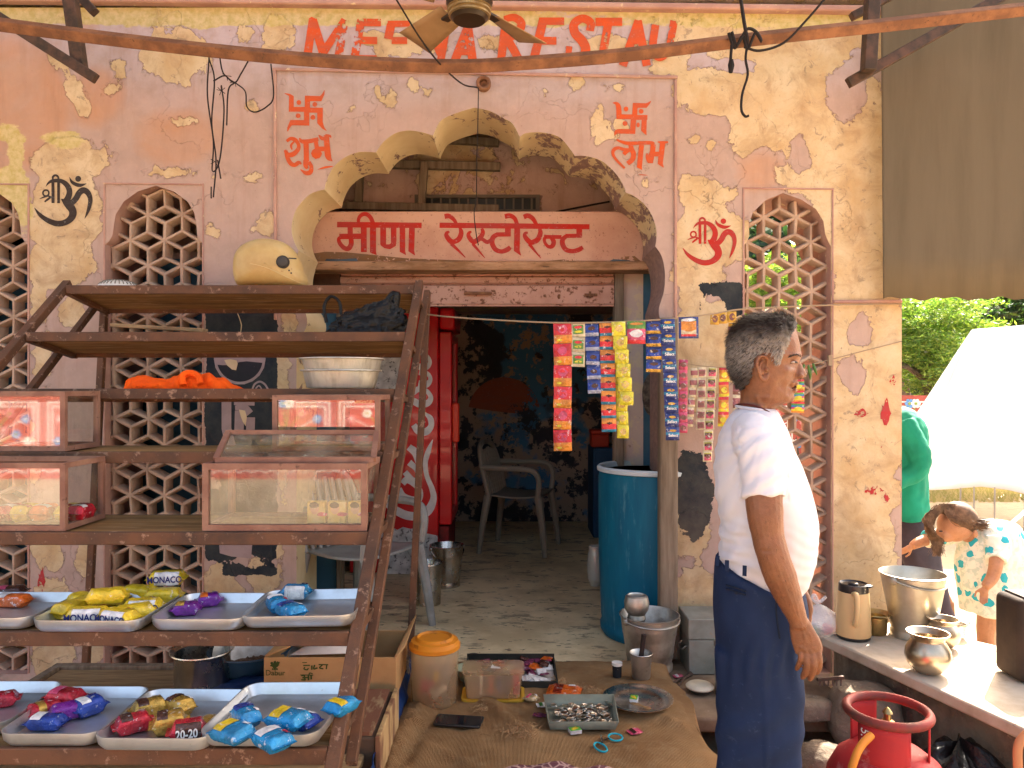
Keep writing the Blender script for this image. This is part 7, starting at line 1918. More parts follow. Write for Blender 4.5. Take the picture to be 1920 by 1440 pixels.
# bag of vegetables
c = P(1536, 1165, 3.3)
t = thing('vegetable_bag', 'knotted clear plastic bag of vegetables behind the thermos', 'bag', (c.x, c.y, c.z - 0.06))
q = NT('thin clear polythene'); tr = q.n('ShaderNodeBsdfTransparent'); mx = q.n('ShaderNodeMixShader'); mx.inputs[0].default_value = 0.45
q.col((0.8, 0.82, 0.84)); q.set(Roughness=0.15); q.l(tr.outputs[0], mx.inputs[1]); q.l(q.b.outputs[0], mx.inputs[2]); q.l(mx.outputs[0], q.t.nodes['Material Output'].inputs[0]); q.bump(q.noise(q.coord(), 30, 5), 0.9, 0.02)
mb = MB(); mb.grid(lambda u, v: (c.x + (0.085 * math.sin(PI * min(1, v * 1.06)) ** 0.7 * (1 + 0.15 * mnoise.noise(Vector((math.cos(2 * PI * u) * 3, math.sin(2 * PI * u) * 3, v * 4)))) + 0.004) * math.cos(2 * PI * u), c.y + (0.07 * math.sin(PI * min(1, v * 1.06)) ** 0.7 + 0.004) * math.sin(2 * PI * u), c.z - 0.085 + 0.17 * v), 40, 20, closed_u=True); mb.build('film', q.mat, t, fix=False)
mb = MB(); mb.tube(catmull([c + Vector((-0.005, 0, 0.075)), c + Vector((-0.03, 0, 0.10)), c + Vector((-0.02, 0, 0.115)), c + Vector((0.0, 0, 0.085)), c + Vector((0.03, 0, 0.108))], 5), 0.007, 6); mb.build('knot', q.mat, t)
for i, (dx, dy, dz, rr, m, lb) in enumerate(((0.03, 0, -0.035, 0.03, PINKW, 'pink vegetable in the clear bag, right'), (-0.03, -0.01, -0.04, 0.032, GRNW, 'green vegetable in the clear bag, left'), (0.0, 0.01, -0.03, 0.028, WHITEPL, 'white vegetable in the clear bag, middle'))):
    mb = MB(); mb.ell(c + Vector((dx, dy, dz)), (rr, rr, rr * 0.85), 14, 10); tag(mb.build('vegetable', m), lb, 'vegetable', 'vegetables in the bag')

# ---------------------------------------------------------------- gas cylinder
gd = 2.13
gc = Vector((P(1664, 0, gd).x, gd, 0))
LPG = mat('chalky red cylinder paint', (0.46, 0.03, 0.03), 0.5, 0, c2=(0.36, 0.03, 0.035), sc=4, c3=(0.52, 0.22, 0.20), sc3=14, t3=(0.55, 0.70), bump=0.15, bsc=40)
RIMP = mat('worn red rim', (0.30, 0.035, 0.03), 0.5, 0.1, c2=(0.12, 0.05, 0.04), sc=9)
t = thing('gas_cylinder', 'red gas cylinder with a ring handle in front of the counter', 'gas cylinder', tuple(gc))
rz0 = EYE - (1333 - 720) / F * gd
zdome = EYE - (1395 - 720) / F * (gd)
mb = MB(); mb.lathe([(0.001, 0.03), (0.11, 0.035), (0.155, 0.07), (0.165, 0.12), (0.165, zdome - 0.14), (0.158, zdome - 0.09), (0.135, zdome - 0.045), (0.095, zdome - 0.015), (0.05, zdome), (0.001, zdome + 0.003)], gc, 56); mb.build('tank', LPG, t)
mb = MB(); mb.lathe([(0.12, 0.0), (0.125, 0.0), (0.125, 0.05), (0.12, 0.05)], gc, 40); mb.build('foot_ring', RIMP, t)
RR = 0.106
mb = MB(); mb.tube([gc + Vector((RR * math.cos(2 * PI * i / 48), RR * math.sin(2 * PI * i / 48), rz0)) for i in range(49)], 0.013, 12, caps=False); mb.build('ring_handle', RIMP, t)
for a0, a1 in ((200, 276), (322, 343), (80, 130)):
    mb = MB()
    mb.grid(lambda u, v: (gc.x + (RR - 0.002) * math.cos(R(a0 + (a1 - a0) * u)) * (1 + 0.0 * v), gc.y + (RR - 0.002) * math.sin(R(a0 + (a1 - a0) * u)), rz0 - 0.008 - (rz0 - zdome + 0.03) * v), 12, 6); mb.build('handle_stay', LPG, t, fix=False, solid=0.004)
mb = MB(); mb.lathe([(0.03, zdome), (0.03, zdome + 0.012), (0.013, zdome + 0.014), (0.013, zdome + 0.05), (0.018, zdome + 0.052), (0.018, zdome + 0.066), (0.010, zdome + 0.07), (0.010, zdome + 0.085), (0.014, zdome + 0.088), (0.006, zdome + 0.10), (0.001, zdome + 0.104)], gc, 20)
mb.tube([gc + Vector((0, 0, zdome + 0.055)), gc + Vector((0.022, -0.02, zdome + 0.055))], 0.008, 8); mb.build('valve', BRASS, t)
f_ = font('lettering', '5.9', 0.034, (0, 0, 0), (0, 0, 0), WINK, t)
aa = R(213); f_.location = (math.cos(aa) * (RR + 0.004), math.sin(aa) * (RR + 0.004), rz0 - 0.042)
f_.rotation_euler = Euler((PI / 2, 0, aa + PI / 2)).to_matrix().to_4x4().to_euler(); f_.rotation_euler = (Matrix.Rotation(aa + PI / 2, 3, 'Z') @ Matrix.Rotation(PI / 2, 3, 'X') @ Matrix.Rotation(-PI / 2, 3, 'Z')).to_euler()
ORH = mat('orange rubber hose', (0.55, 0.20, 0.03), 0.5)
mb = MB(); mb.tube(catmull([P(1634, 1378, 1.99), P(1615, 1398, 1.97), P(1602, 1425, 1.95), P(1596, 1460, 1.95), P(1600, 1560, 1.96), P(1640, 1640, 2.0)], 8), 0.010, 10); tag(mb.build('rubber_hose', ORH), 'orange rubber gas hose curving down in front of the red cylinder', 'hose')
mb = MB(); mb.tube(catmull([P(1930, 1372, 2.1), P(1912, 1392, 2.1), P(1908, 1420, 2.1), P(1912, 1480, 2.1)], 8), 0.012, 10); tag(mb.build('rubber_hose', mat('faded orange hose', (0.50, 0.22, 0.10), 0.6)), 'faded orange hose at the lower right picture edge', 'hose')
mb = MB(); c = P(1800, 1432, 2.5)
mb.grid(lambda u, v: (c.x + 0.17 * math.sin(PI * v) ** 0.6 * math.cos(2 * PI * u) * (1 + 0.2 * mnoise.noise(Vector((math.cos(2 * PI * u) * 2.5, math.sin(2 * PI * u) * 2.5, v * 4)))), c.y - 0.0 + 0.16 * math.sin(PI * v) ** 0.6 * math.sin(2 * PI * u), 0.02 + (c.z + 0.06 - 0.02) * v * (1 + 0.25 * mnoise.noise(Vector((math.cos(2 * PI * u) * 3, math.sin(2 * PI * u) * 3, v * 3))))), 60, 24, closed_u=True)
tag(mb.build('rubbish_bag', BAGPL, fix=False), 'crumpled black plastic sack on the ground behind the gas cylinder', 'bag')

# ---------------------------------------------------------------- string with hanging sachets
mb = MB()
LINE = [(790, 588, 3.60), (840, 594, 3.5), (930, 600, 3.4), (1040, 605, 3.3), (1150, 604, 3.3), (1270, 597, 3.35), (1340, 588, 3.42), (1400, 579, 3.55), (1560, 572, 3.66), (1690, 570, 3.685)]
mb.tube(catmull([P(*q) for q in LINE], 6), 0.004, 6)
tag(mb.build('hanging_string', STRING), 'stretched string across the doorway carrying the sachet strips', 'string')
mb = MB(); mb.tube(catmull([P(1255, 668, 3.5), P(1290, 682, 3.5), P(1340, 688, 3.5), P(1400, 690, 3.5)], 6), 0.0025, 6); tag(mb.build('hanging_string', STRING), 'short slack string behind the man carrying the small sachet strips', 'string')
mb = MB(); mb.tube(catmull([P(1455, 712, 3.6), P(1500, 690, 3.62), P(1558, 674, 3.64), P(1690, 640, 3.69)], 6), 0.003, 6); mb.box(P(1556, 676, 3.63), (0.018, 0.02, 0.05)); 
tag(mb.build('hanging_string', STRING), 'thin string slanting across the right pier to the lattice window', 'string')
DEEPRED = foil('deep red sachet', (0.62, 0.012, 0.02), 0.3, 0.1); OR2 = foil('amber sachet', (0.68, 0.24, 0.02), 0.3, 0.1); LEMON = foil('lemon sachet', (0.68, 0.58, 0.02), 0.3, 0.1); CYAN = foil('cyan sachet', (0.01, 0.20, 0.34), 0.3, 0.1); DKB2 = foil('dark blue sachet', (0.012, 0.03, 0.17), 0.28, 0.2); BRN = foil('brown sachet', (0.17, 0.055, 0.04), 0.35, 0.1); MAUVE = foil('mauve sachet', (0.32, 0.10, 0.11), 0.35, 0.1); CRM = foil('cream sachet', (0.62, 0.52, 0.33), 0.4, 0.0); BRNY = foil('dark ochre sachet', (0.62, 0.34, 0.015), 0.35, 0.05); MAG = foil('magenta sachet', (0.6, 0.02, 0.18), 0.3, 0.1); LIME = foil('leaf green sachet', (0.10, 0.26, 0.03), 0.3, 0.1)
def strip_of(label, px, y0, y1, n, wpx, d, rows, emblem=None, lean=0.0, txt=None, border=None, jit=0.6):
    t = thing('sachet_strip', label, 'sachets', tuple(P(px, y0, d)), 0, 'sachet strips on the strings')
    rnd = random.Random(int(px * 7 + y0))
    mats = list(dict.fromkeys(list(rows) + ([border] if border else [])))
    H = (y1 - y0) / n
    x = px
    for k in range(n):
        c_ = P(x, y0 + H * (k + 0.5), d)
        w_, h_ = S(wpx, d), S(H * 0.985, d)
        yaw = rnd.uniform(-0.22, 0.22) * jit; tl = rnd.uniform(-0.05, 0.05)
        mb = MB(); nu, nv = 9, 2 * len(rows) + 1
        def fn(u, v):
            a, b = (u - 0.5) * 2, (v - 0.5) * 2
            bul = 0.006 * (1 - a ** 4) * (1 - b ** 4) * (1 + 0.5 * mnoise.noise(Vector((u * 5 + k * 3, v * 5, px))))
            lx, lz = (u - 0.5) * w_, (0.5 - v) * h_
            lx2 = lx * math.cos(tl) - lz * math.sin(tl); lz2 = lx * math.sin(tl) + lz * math.cos(tl)
            return (c_.x + lx2 * math.cos(yaw) + bul * math.sin(yaw), c_.y + lx2 * math.sin(yaw) - bul * math.cos(yaw) + 0.0006 * k, c_.z + lz2)
        b0 = len(mb.f)
        mb.grid(fn, nu, nv)
        idx = 0
        for j in range(nv - 1):
            for i in range(nu - 1):
                m = rows[j // 2]
                if border and (i in (0, nu - 2) or j in (0, nv - 2)): m = border
                mb.m[b0 + idx] = mats.index(m); idx += 1
        s = mb.build('sachet', mats, t, fix=False)
        if emblem:
            for (ex, ey, rx, ry, m) in emblem:
                eb = MB(); blob(eb, ex, ey, rx, lambda a, b, o, fn=fn: tuple(Vector(fn(0.5 + a, b)) + Vector((0, -0.0012, 0))), 0, 0, 10, ry, 0.12, k)
                eb.build('emblem', m, s, fix=False)
        if txt:
            f = font('lettering', txt[0], h_ * txt[1], (0, 0, 0), (PI / 2, 0, yaw), txt[2], s, bold=0.0004, sx=1.0)
            f.location = Vector(fn(0.5, txt[3])) + Vector((0, -0.0022, 0)) - wloc(s)
        x += lean
    return t
SD_ = 3.3
strip_of('long strip of red sachets with orange bands, the first from the left', 1055, 604, 846, 6, 34, SD_, [DEEPRED, DEEPRED, DEEPRED, OR2, OR2], [(0, 0.34, 0.26, 0.20, PINKW), (-0.2, 0.84, 0.14, 0.06, LEMON)])
strip_of('short strip of green sachets with white edges', 1084, 604, 688, 3, 26, SD_, [CRM, LIME, LIME, LIME, CRM], [(0, 0.35, 0.28, 0.10, DEEPRED), (0, 0.65, 0.26, 0.08, LEMON)], border=CRM)
strip_of('short strip of royal blue sachets next to the green ones', 1109, 604, 738, 5, 26, SD_, [DKB2, DKBLUE, DKBLUE, foil('silver sachet', (0.35, 0.38, 0.5), 0.3, 0.3)], [(0, 0.45, 0.25, 0.16, CHOC)], lean=1.5)
strip_of('strip of orange and red sachets with blue tops', 1138, 604, 810, 8, 28, SD_, [OR2, OR2, DEEPRED, DEEPRED, CYAN], [(0.02, 0.36, 0.22, 0.07, CHOC), (0.0, 0.37, 0.05, 0.12, CHOC)], lean=0.6)
strip_of('shorter upper strip of lemon yellow sachets', 1160, 603, 760, 6, 26, SD_ - 0.02, [LEMON, LEMON, LEMON, LEMON], [(0, 0.5, 0.28, 0.25, foil('pale gold print', (0.62, 0.42, 0.12)))], lean=3.0)
strip_of('longer lower strip of lemon yellow sachets', 1160, 620, 822, 8, 22, SD_ + 0.02, [LEMON, LEMON, LEMON, LEMON], [(0, 0.5, 0.28, 0.25, foil('pale gold print', None))], lean=1.2)
strip_of('single large green and pink pouch on the string', 1193, 602, 645, 1, 34, SD_, [LIME, LIME, PINKW, PINKW, PINKW, DEEPRED], [(0, 0.55, 0.34, 0.18, WHW), (0, 0.12, 0.36, 0.06, OR2)])
strip_of('short strip of dark blue sachets with gold bands', 1226, 602, 698, 4, 29, SD_ + 0.03, [DKB2, DKBLUE, DKBLUE, GOLD], [(0, 0.35, 0.3, 0.14, CHOC)])
strip_of('long strip of dark blue sachets with yellow badges, beside the wooden post', 1252, 598, 826, 9, 26, SD_ + 0.02, [DKB2, DKB2, CYAN, DKB2, DKB2], [(0, 0.26, 0.26, 0.10, BRNY)], lean=1.2, txt=('Select', 0.30, WINK, 0.62))
strip_of('single square food pouch with a picture, right of the wooden post', 1291, 594, 635, 1, 38, SD_ + 0.05, [GRNW, OR2, OR2, CRM, DEEPRED], [(0, 0.5, 0.36, 0.2, OR2), (0, 0.14, 0.34, 0.08, WHW)], border=DKB2)
for i, px in enumerate((1340, 1355, 1372)):
    strip_of('ochre sachet with a brown badge, ' + ('leftmost', 'middle', 'rightmost')[i] + ' of the three by the man\'s head', px, 588 - 2 * i, 609 - 2 * i, 1, 17, 3.45, [BRNY, BRNY, BRNY], [(0, 0.5, 0.3, 0.34, BRN)])
strip_of('pair of ochre sachets hanging half behind the man\'s head', 1374, 606, 646, 2, 17, 3.47, [BRNY, MAUVE, BRNY])
D2 = 3.5
strip_of('strip of red sachets hanging against the wooden post', 1281, 674, 812, 7, 17, D2 - 0.05, [PINKW, MAUVE, PINKW], [(0, 0.5, 0.3, 0.26, BRN)])
strip_of('strip of small mauve sachets, slanting', 1302, 690, 800, 6, 14, D2, [CRM, MAUVE, MAUVE, CRM], None, lean=-1.8)
strip_of('strip of mauve sachets with cream edges, hanging straight', 1316, 688, 806, 6, 17, D2, [CRM, MAUVE, MAUVE, MAUVE], [(0, 0.55, 0.3, 0.2, BRN)], lean=-0.4, border=CRM)
strip_of('longest strip of red and olive sachets behind the man', 1335, 688, 866, 9, 18, D2, [foil('olive sachet', (0.40, 0.36, 0.06)), CHOC, PINKW, PINKW], [(0, 0.5, 0.25, 0.2, BRN)], lean=-1.0, border=CRM)
strip_of('strip of orange sachets just behind the man\'s neck', 1358, 688, 800, 4, 19, D2, [DEEPRED, OR2, OR2, OR2, LEMON], [(0, 0.55, 0.3, 0.2, LEMON)], lean=-0.6)
strip_of('strip of dark mauve sachets right behind the man\'s neck', 1382, 690, 790, 4, 16, D2, [CRM, MAUVE, MAUVE, BRN], None)
strip_of('rainbow coloured hanging pouch in front of the man\'s mouth', 1496, 712, 774, 3, 24, 3.58, [DEEPRED, LIME, CYAN, MAG, LEMON, OR2], [(0, 0.6, 0.3, 0.15, LEMON)])
t = thing('chilli_charm', 'green chillies tied to the slanting string in front of the right lattice window', 'charm', tuple(P(1520, 690, 3.61)))
for i, (px, py, dx) in enumerate(((1508, 688, -3), (1516, 690, 1), (1524, 687, 4), (1519, 696, 0))):
    mb = MB(); mb.tube(catmull([P(px, py - 6, 3.60), P(px + dx, py + 6, 3.59), P(px + dx * 2, py + 17, 3.60)], 4), [0.002, 0.006, 0.007, 0.007, 0.007, 0.006, 0.005, 0.003, 0.001], 8); mb.build('chilli', mat('chilli green', (0.06, 0.13, 0.02), 0.35), t)
# a dark round tin hung on the blue wall behind the strips
mb = MB(); c_ = P(1222, 740, 4.2); mb.ell(c_, (S(18, 4.2), 0.02, S(40, 4.2)), 24, 12); tag(mb.build('hanging_bundle', mat('dark netted bundle', (0.045, 0.035, 0.028), 0.8, 0, c2=(0.14, 0.11, 0.08), sc=30, bump=0.5, bsc=60)), 'dark netted bundle hung on the blue wall behind the sachets', 'bundle')

# ---------------------------------------------------------------- tent
q = NT('white tent canvas'); q.col(q.mix(q.ramp(q.noise(q.coord(), 3), 0.4, 0.6), (0.86, 0.87, 0.88), (0.80, 0.81, 0.82))); q.set(Roughness=0.8)
tr = q.n('ShaderNodeBsdfTranslucent'); tr.inputs[0].default_value = (0.92, 0.94, 0.96, 1); mx = q.n('ShaderNodeMixShader'); mx.inputs[0].default_value = 0.5
q.l(q.b.outputs[0], mx.inputs[1]); q.l(tr.outputs[0], mx.inputs[2]); q.l(mx.outputs[0], q.t.nodes['Material Output'].inputs[0])
TENT = q.mat
t = thing('white_tent', 'large white tent beyond the counter', 'tent', tuple(P(1850, 930, 8.2)))
def tz(px, py, d): return P(px, py, d)
ridge = [P(1692, 905, 8.4), P(1726, 824, 8.3), P(1760, 760, 8.2), P(1790, 700, 8.1), P(1812, 645, 8.0), P(1822, 618, 8.0), P(1870, 615, 8.0), P(1960, 606, 8.0), P(2200, 590, 8.0)]
base = [P(1690, 912, 8.35), P(1735, 918, 7.7), P(1760, 918, 7.6), P(1790, 916, 7.4), P(1812, 914, 7.3), P(1840, 912, 7.2), P(1890, 918, 7.1), P(1960, 935, 7.0), P(2200, 960, 7.0)]
mb = MB()
def tf(u, v):
    i = u * (len(ridge) - 1); k = min(int(i), len(ridge) - 2); f_ = i - k
    a = ridge[k].lerp(ridge[k + 1], f_); b = base[k].lerp(base[k + 1], f_)
    q_ = a.lerp(b, v); sag = math.sin(PI * v) * 0.12
    q_.y += sag; q_.z -= sag * 0.5
    q_.z += 0.03 * math.sin(u * 37 + v * 5) * math.sin(PI * v)
    return q_
mb.grid(tf, 60, 24); mb.build('front_canvas', TENT, t, fix=False, solid=0.01)
mb = MB(); mb.grid(lambda u, v: tf(u, 0) + (Vector((0.4, 2.6, -1.6)) * v if True else 0), 40, 10); mb.build('rear_canvas', TENT, t, fix=False, solid=0.01)
mb = MB()
for u in (0.42, 0.55, 0.68, 0.8):
    b_ = tf(u, 0.995); mb.tube([Vector((b_.x, b_.y - 0.03, b_.z)), Vector((b_.x, b_.y - 0.02, 0))], 0.008, 8)
mb.build('tent_poles', mat('grey tent pole', (0.35, 0.33, 0.30), 0.5), t)
mb = MB(); mb.tube([P(1938, 945, 5.6), P(1884, 992, 5.4)], 0.012, 8); tag(mb.build('guy_rope', TENT), 'white guy rope of the tent slanting behind the girl', 'rope')
# dry grass bank below the tent
mb = MB(); rnd = random.Random(33)
for i in range(5000):
    x = rnd.uniform(3.2, 9.5); y = rnd.uniform(9.6, 11.4); hgt = rnd.uniform(0.03, 0.13)
    mb.add([(x, y, 0), (x + 0.03, y, 0), (x + rnd.uniform(-0.1, 0.1), y, hgt)], [(0, 1, 2)], i % 2)
tag(mb.build('dry_grass', [mat('dry grass', (0.50, 0.40, 0.18), 0.9), mat('pale green grass', (0.36, 0.33, 0.12), 0.9)], fix=False), kind='stuff')
# ---------------------------------------------------------------- people
def slices(mb, rows, yc=0.0, n=40, sub=4, conv=None, egg=0.0, cap=True, ex=2.0):
    """closed body of horizontal sections: (py, back px, front px, half width m[, slant px][, y shift])"""
    rr = [tuple(r) + (0.0,) * (6 - len(r)) for r in rows]
    cc = catmull(rr, sub)
    vs = []
    for r in cc:
        py, xb, xf, w_, sl_, ys = r
        cx, rx = (xb + xf) / 2, (xf - xb) / 2
        for k in range(n):
            a = 2 * PI * k / n
            c_, s_ = math.cos(a), math.sin(a)
            c2 = math.copysign(abs(c_) ** (2 / ex), c_); s2 = math.copysign(abs(s_) ** (2 / ex), s_)
            px = cx + rx * c2
            y = w_ * s2 * (1 - egg * max(0, c2) ** 2)
            vs.append(conv(px, py + sl_ * c2, yc + ys + y))
    L = len(cc)
    fs = [(i * n + k, i * n + (k + 1) % n, (i + 1) * n + (k + 1) % n, (i + 1) * n + k) for i in range(L - 1) for k in range(n)]
    if cap:
        fs += [tuple(range(n)), tuple((L - 1) * n + k for k in range(n))]
    mb.add(vs, fs, 0, True)
    return mb
def bake(mb, name, mats, parent, voxel, smooth=2, disp=None, fac=0.5):
    o = mb.build(name, mats, parent)
    md = o.modifiers.new('merge', 'REMESH'); md.mode = 'VOXEL'; md.voxel_size = voxel; md.use_smooth_shade = True
    if smooth:
        ms = o.modifiers.new('soften', 'SMOOTH'); ms.iterations = smooth; ms.factor = fac
    dg = bpy.context.evaluated_depsgraph_get()
    me = bpy.data.meshes.new_from_object(o.evaluated_get(dg))
    o.modifiers.clear()
    old = o.data; o.data = me; bpy.data.meshes.remove(old)
    if not me.materials:
        for m in (mats if isinstance(mats, (list, tuple)) else [mats]): me.materials.append(m)
    me.polygons.foreach_set('material_index', [0] * len(me.polygons))
    if disp:
        off = wloc(o)
        ns = [v.normal.copy() for v in me.vertices]
        for v, nn in zip(me.vertices, ns):
            p_ = v.co + off
            v.co = v.co + disp(p_, nn)
    for p_ in me.polygons: p_.use_smooth = True
    me.update()
    return o
def skinmat(name, c, dark, red):
    if name in MATS: return MATS[name]
    q = NT(name); v = q.coord(False)
    n1 = q.noise(v, 14, 6, 0.6); n2 = q.noise(v, 120, 4, 0.6)
    cc = q.mix(q.ramp(n1, 0.35, 0.7), c, dark)
    cc = q.mix(q.math('MULTIPLY', q.ramp(n2, 0.5, 0.7), 0.4), cc, red)
    q.col(cc); q.set(Roughness=0.48); q.b.inputs['Specular IOR Level'].default_value = 0.4
    q.b.inputs['Subsurface Weight'].default_value = 0.12; q.b.inputs['Subsurface Radius'].default_value = (0.012, 0.005, 0.003)
    cc = q.mix(q.math('MULTIPLY', q.ramp(q.noise(v, 45, 7, 0.7), 0.52, 0.68), 0.55), cc, tuple(x * 0.6 for x in c)); q.col(cc)
    q.bump(q.math('ADD', q.math('ADD', n2, q.math('MULTIPLY', q.noise(v, 320, 3, 0.5), 0.7)), q.math('MULTIPLY', q.noise(v, 40, 5, 0.6), 1.2)), 0.32, 0.003)
    MATS[name] = q.mat
    return q.mat
SKIN = skinmat('sunbrowned skin', (0.225, 0.088, 0.036), (0.16, 0.058, 0.023), (0.28, 0.10, 0.045))
MD = 2.0
MY = 2.0
ms = MD / F
MX = 470 * ms                           # he stands square to the line of sight, so his own frame is turned by TH_
TH_ = math.atan(470 / F)
CTH = math.cos(TH_)
def M3(px, py, y):                      # pixel on his middle plane, y towards his left (far) side
    return (MX + (px - 1430) * ms * CTH, MY + y, EYE - (py - 720) * ms)
def MV(px, py, y, side=-1):             # a point seen at this pixel, y metres nearer than his middle plane (mirrored for the far side)
    k = (MD - abs(y)) / MD
    return (MX + (px - 1430) * ms * CTH * k, MY + side * abs(y), EYE - (py - 720) * ms * k)
def app(p):                             # where a surface point of the near half shows up
    k = MD / (MD - abs(p[1] - MY))
    return (1430 + (p[0] - MX) / ms / CTH * k, 720 - (p[2] - EYE) / ms * k)
man = thing('person', 'grey-haired man in a white T-shirt and navy trousers, standing in profile with one arm hanging', 'person', (MX, MY, 0))
HEADR = [(595.6, 1434, 1450, 0.006), (597.5, 1421, 1465, 0.026), (602, 1406, 1477, 0.045), (610, 1391, 1486, 0.060), (622, 1378, 1492, 0.070), (638, 1371, 1497, 0.076), (655, 1368, 1500.5, 0.078), (667, 1367, 1502.5, 0.078), (674, 1368, 1500, 0.077), (682, 1369, 1496.5, 0.075),
         (692, 1371, 1495.5, 0.073), (703, 1375, 1495.5, 0.071), (715, 1383, 1494, 0.068), (727, 1387, 1490, 0.064), (736, 1388, 1488.5, 0.060), (745, 1388, 1487.5, 0.055), (751, 1387, 1484, 0.052), (756, 1386, 1474, 0.050), (760, 1385, 1460, 0.052), (768, 1382, 1451, 0.055), (780, 1375, 1450, 0.062), (795, 1366, 1456, 0.085), (815, 1358, 1466, 0.13)]
HC = catmull(HEADR, 5)
HP = [r[0] for r in HC]
def head_at(py, a, out=0.0):
    i = np.interp(py, HP, range(len(HP)))
    k = min(int(i), len(HC) - 2); f_ = i - k
    r = HC[k].lerp(HC[k + 1], f_) if hasattr(HC[k], 'lerp') else HC[k]
    xb, xf, w_ = r[1], r[2], r[3]
    cx, rx = (xb + xf) / 2, (xf - xb) / 2
    c_, s_ = math.cos(a), math.sin(a)
    face = max(0.0, min(1.0, (py - 640) / 60))
    c2 = math.copysign(abs(c_) ** 0.92, c_); s2 = math.copysign(abs(s_) ** 0.92, s_)
    px = cx + rx * c2
    y = w_ * s2 * (1 - (0.18 + 0.24 * face) * max(0, c2) ** 2.4)
    # relief of the face
    nx, ny = px, py
    px, py = app(M3(nx, ny, y))
    d = 0.0
    for (gx, gy, sx, sy, am) in ((1489, 679, 7.5, 5.5, -0.0125), (1495, 667, 9, 3.4, 0.006), (1477, 696, 8, 6, 0.0065), (1466, 722, 10, 10, -0.007), (1442, 746, 13, 5, 0.0055), (1477, 655, 7, 9, -0.0035), (1491.5, 679.5, 3.8, 2.8, 0.008), (1478, 744, 6, 6, 0.004), (1490, 718, 6, 4.5, 0.006), (1437, 700, 3.5, 22, -0.003)):
        d += am * math.exp(-((px - gx) / sx) ** 2 - ((py - gy) / sy) ** 2)
    for (x0, y0, x1, y1, wd, am) in ((1492, 704, 1479, 724, 2.6, -0.0062), (1479, 724, 1477, 740, 2.6, -0.0042), (1482, 688, 1492, 690, 2.2, -0.003), (1470, 676, 1480, 682, 2.2, -0.0024), (1470, 682, 1480, 686, 2.0, -0.002), (1440, 765, 1449, 745, 3, -0.002), (1418, 745, 1446, 800, 4.5, 0.004), (1483, 727, 1497, 725.5, 2.2, -0.010)):
        t_ = max(0, min(1, ((px - x0) * (x1 - x0) + (py - y0) * (y1 - y0)) / ((x1 - x0) ** 2 + (y1 - y0) ** 2)))
        dd = math.hypot(px - x0 - t_ * (x1 - x0), py - y0 - t_ * (y1 - y0))
        d += am * math.exp(-(dd / wd) ** 2)
    sg = 1 if s_ >= 0 else -1
    y += sg * d * min(1, abs(s_) * 3)
    px, py = nx, ny
    px += (out / ms) * c2
    py2 = py - (out / ms) * max(0, (640 - py) / 45)
    return M3(px, py2, y + out * s2)
mb = MB()
NH = 72
pys = np.concatenate([np.linspace(595.7, 612, 12), np.linspace(614, 815, 110)])
vs = [head_at(py, 2 * PI * k / NH) for py in pys for k in range(NH)]
L = len(pys)
mb.add(vs, [(i * NH + k, i * NH + (k + 1) % NH, (i + 1) * NH + (k + 1) % NH, (i + 1) * NH + k) for i in range(L - 1) for k in range(NH)] + [tuple(range(NH)), tuple((L - 1) * NH + k for k in range(NH))], 0, True)
# nose, lips, chin
slices(mb, [(672, 1486, 1500, 0.007), (680, 1486, 1500.5, 0.008), (688, 1484, 1504.5, 0.010), (696, 1484, 1509, 0.013), (702, 1484, 1511, 0.016), (707, 1484, 1508.5, 0.017), (711, 1485, 1500, 0.012)], 0, 20, 4, M3, egg=0.5)
for s in (-1, 1):
    mb.ell(M3(1499, 705, s * 0.0125), (0.010, 0.0065, 0.0075), 14, 10)
mb.ell(M3(1491, 718.5, 0), (0.0085, 0.021, 0.0068), 18, 12); mb.ell(M3(1489, 732, 0), (0.0075, 0.019, 0.0062), 18, 12); mb.ell(M3(1480.5, 746, 0), (0.011, 0.018, 0.011), 18, 12)
for s in (-1, 1):                         # ears
    e = lambda x, y, o=0.0: Vector(MV(x, y, 0.0735 + o, s))
    mb.tube(catmull([e(1436, 688, -0.002), e(1439, 676, 0.004), e(1434, 668.5, 0.009), e(1425, 668, 0.013), e(1419.5, 676, 0.017), e(1419.5, 688, 0.017), e(1423, 699, 0.013), e(1427, 709, 0.007), e(1433, 713, 0.003), e(1438, 708, 0.0), e(1438, 701, -0.001)], 5), 0.0042, 8)
    mb.tube(catmull([e(1431, 677, 0.007), e(1426, 682, 0.009), e(1425, 692, 0.009), e(1430, 701, 0.005)], 5), 0.0035, 8)
    mb.tube([e(1437.5, 690, 0.002), e(1436.5, 696, 0.003)], 0.0045, 8)
    mb.ell(e(1429, 691, -0.001), (0.013, 0.010, 0.027), 16, 12, rot=Matrix.Rotation(-0.16, 3, 'Y')) if False else mb.ell(e(1430, 691, -0.006), (0.012, 0.008, 0.024), 16, 12)
    mb.ell(e(1432, 709, 0.002), (0.007, 0.004, 0.007), 10, 8)
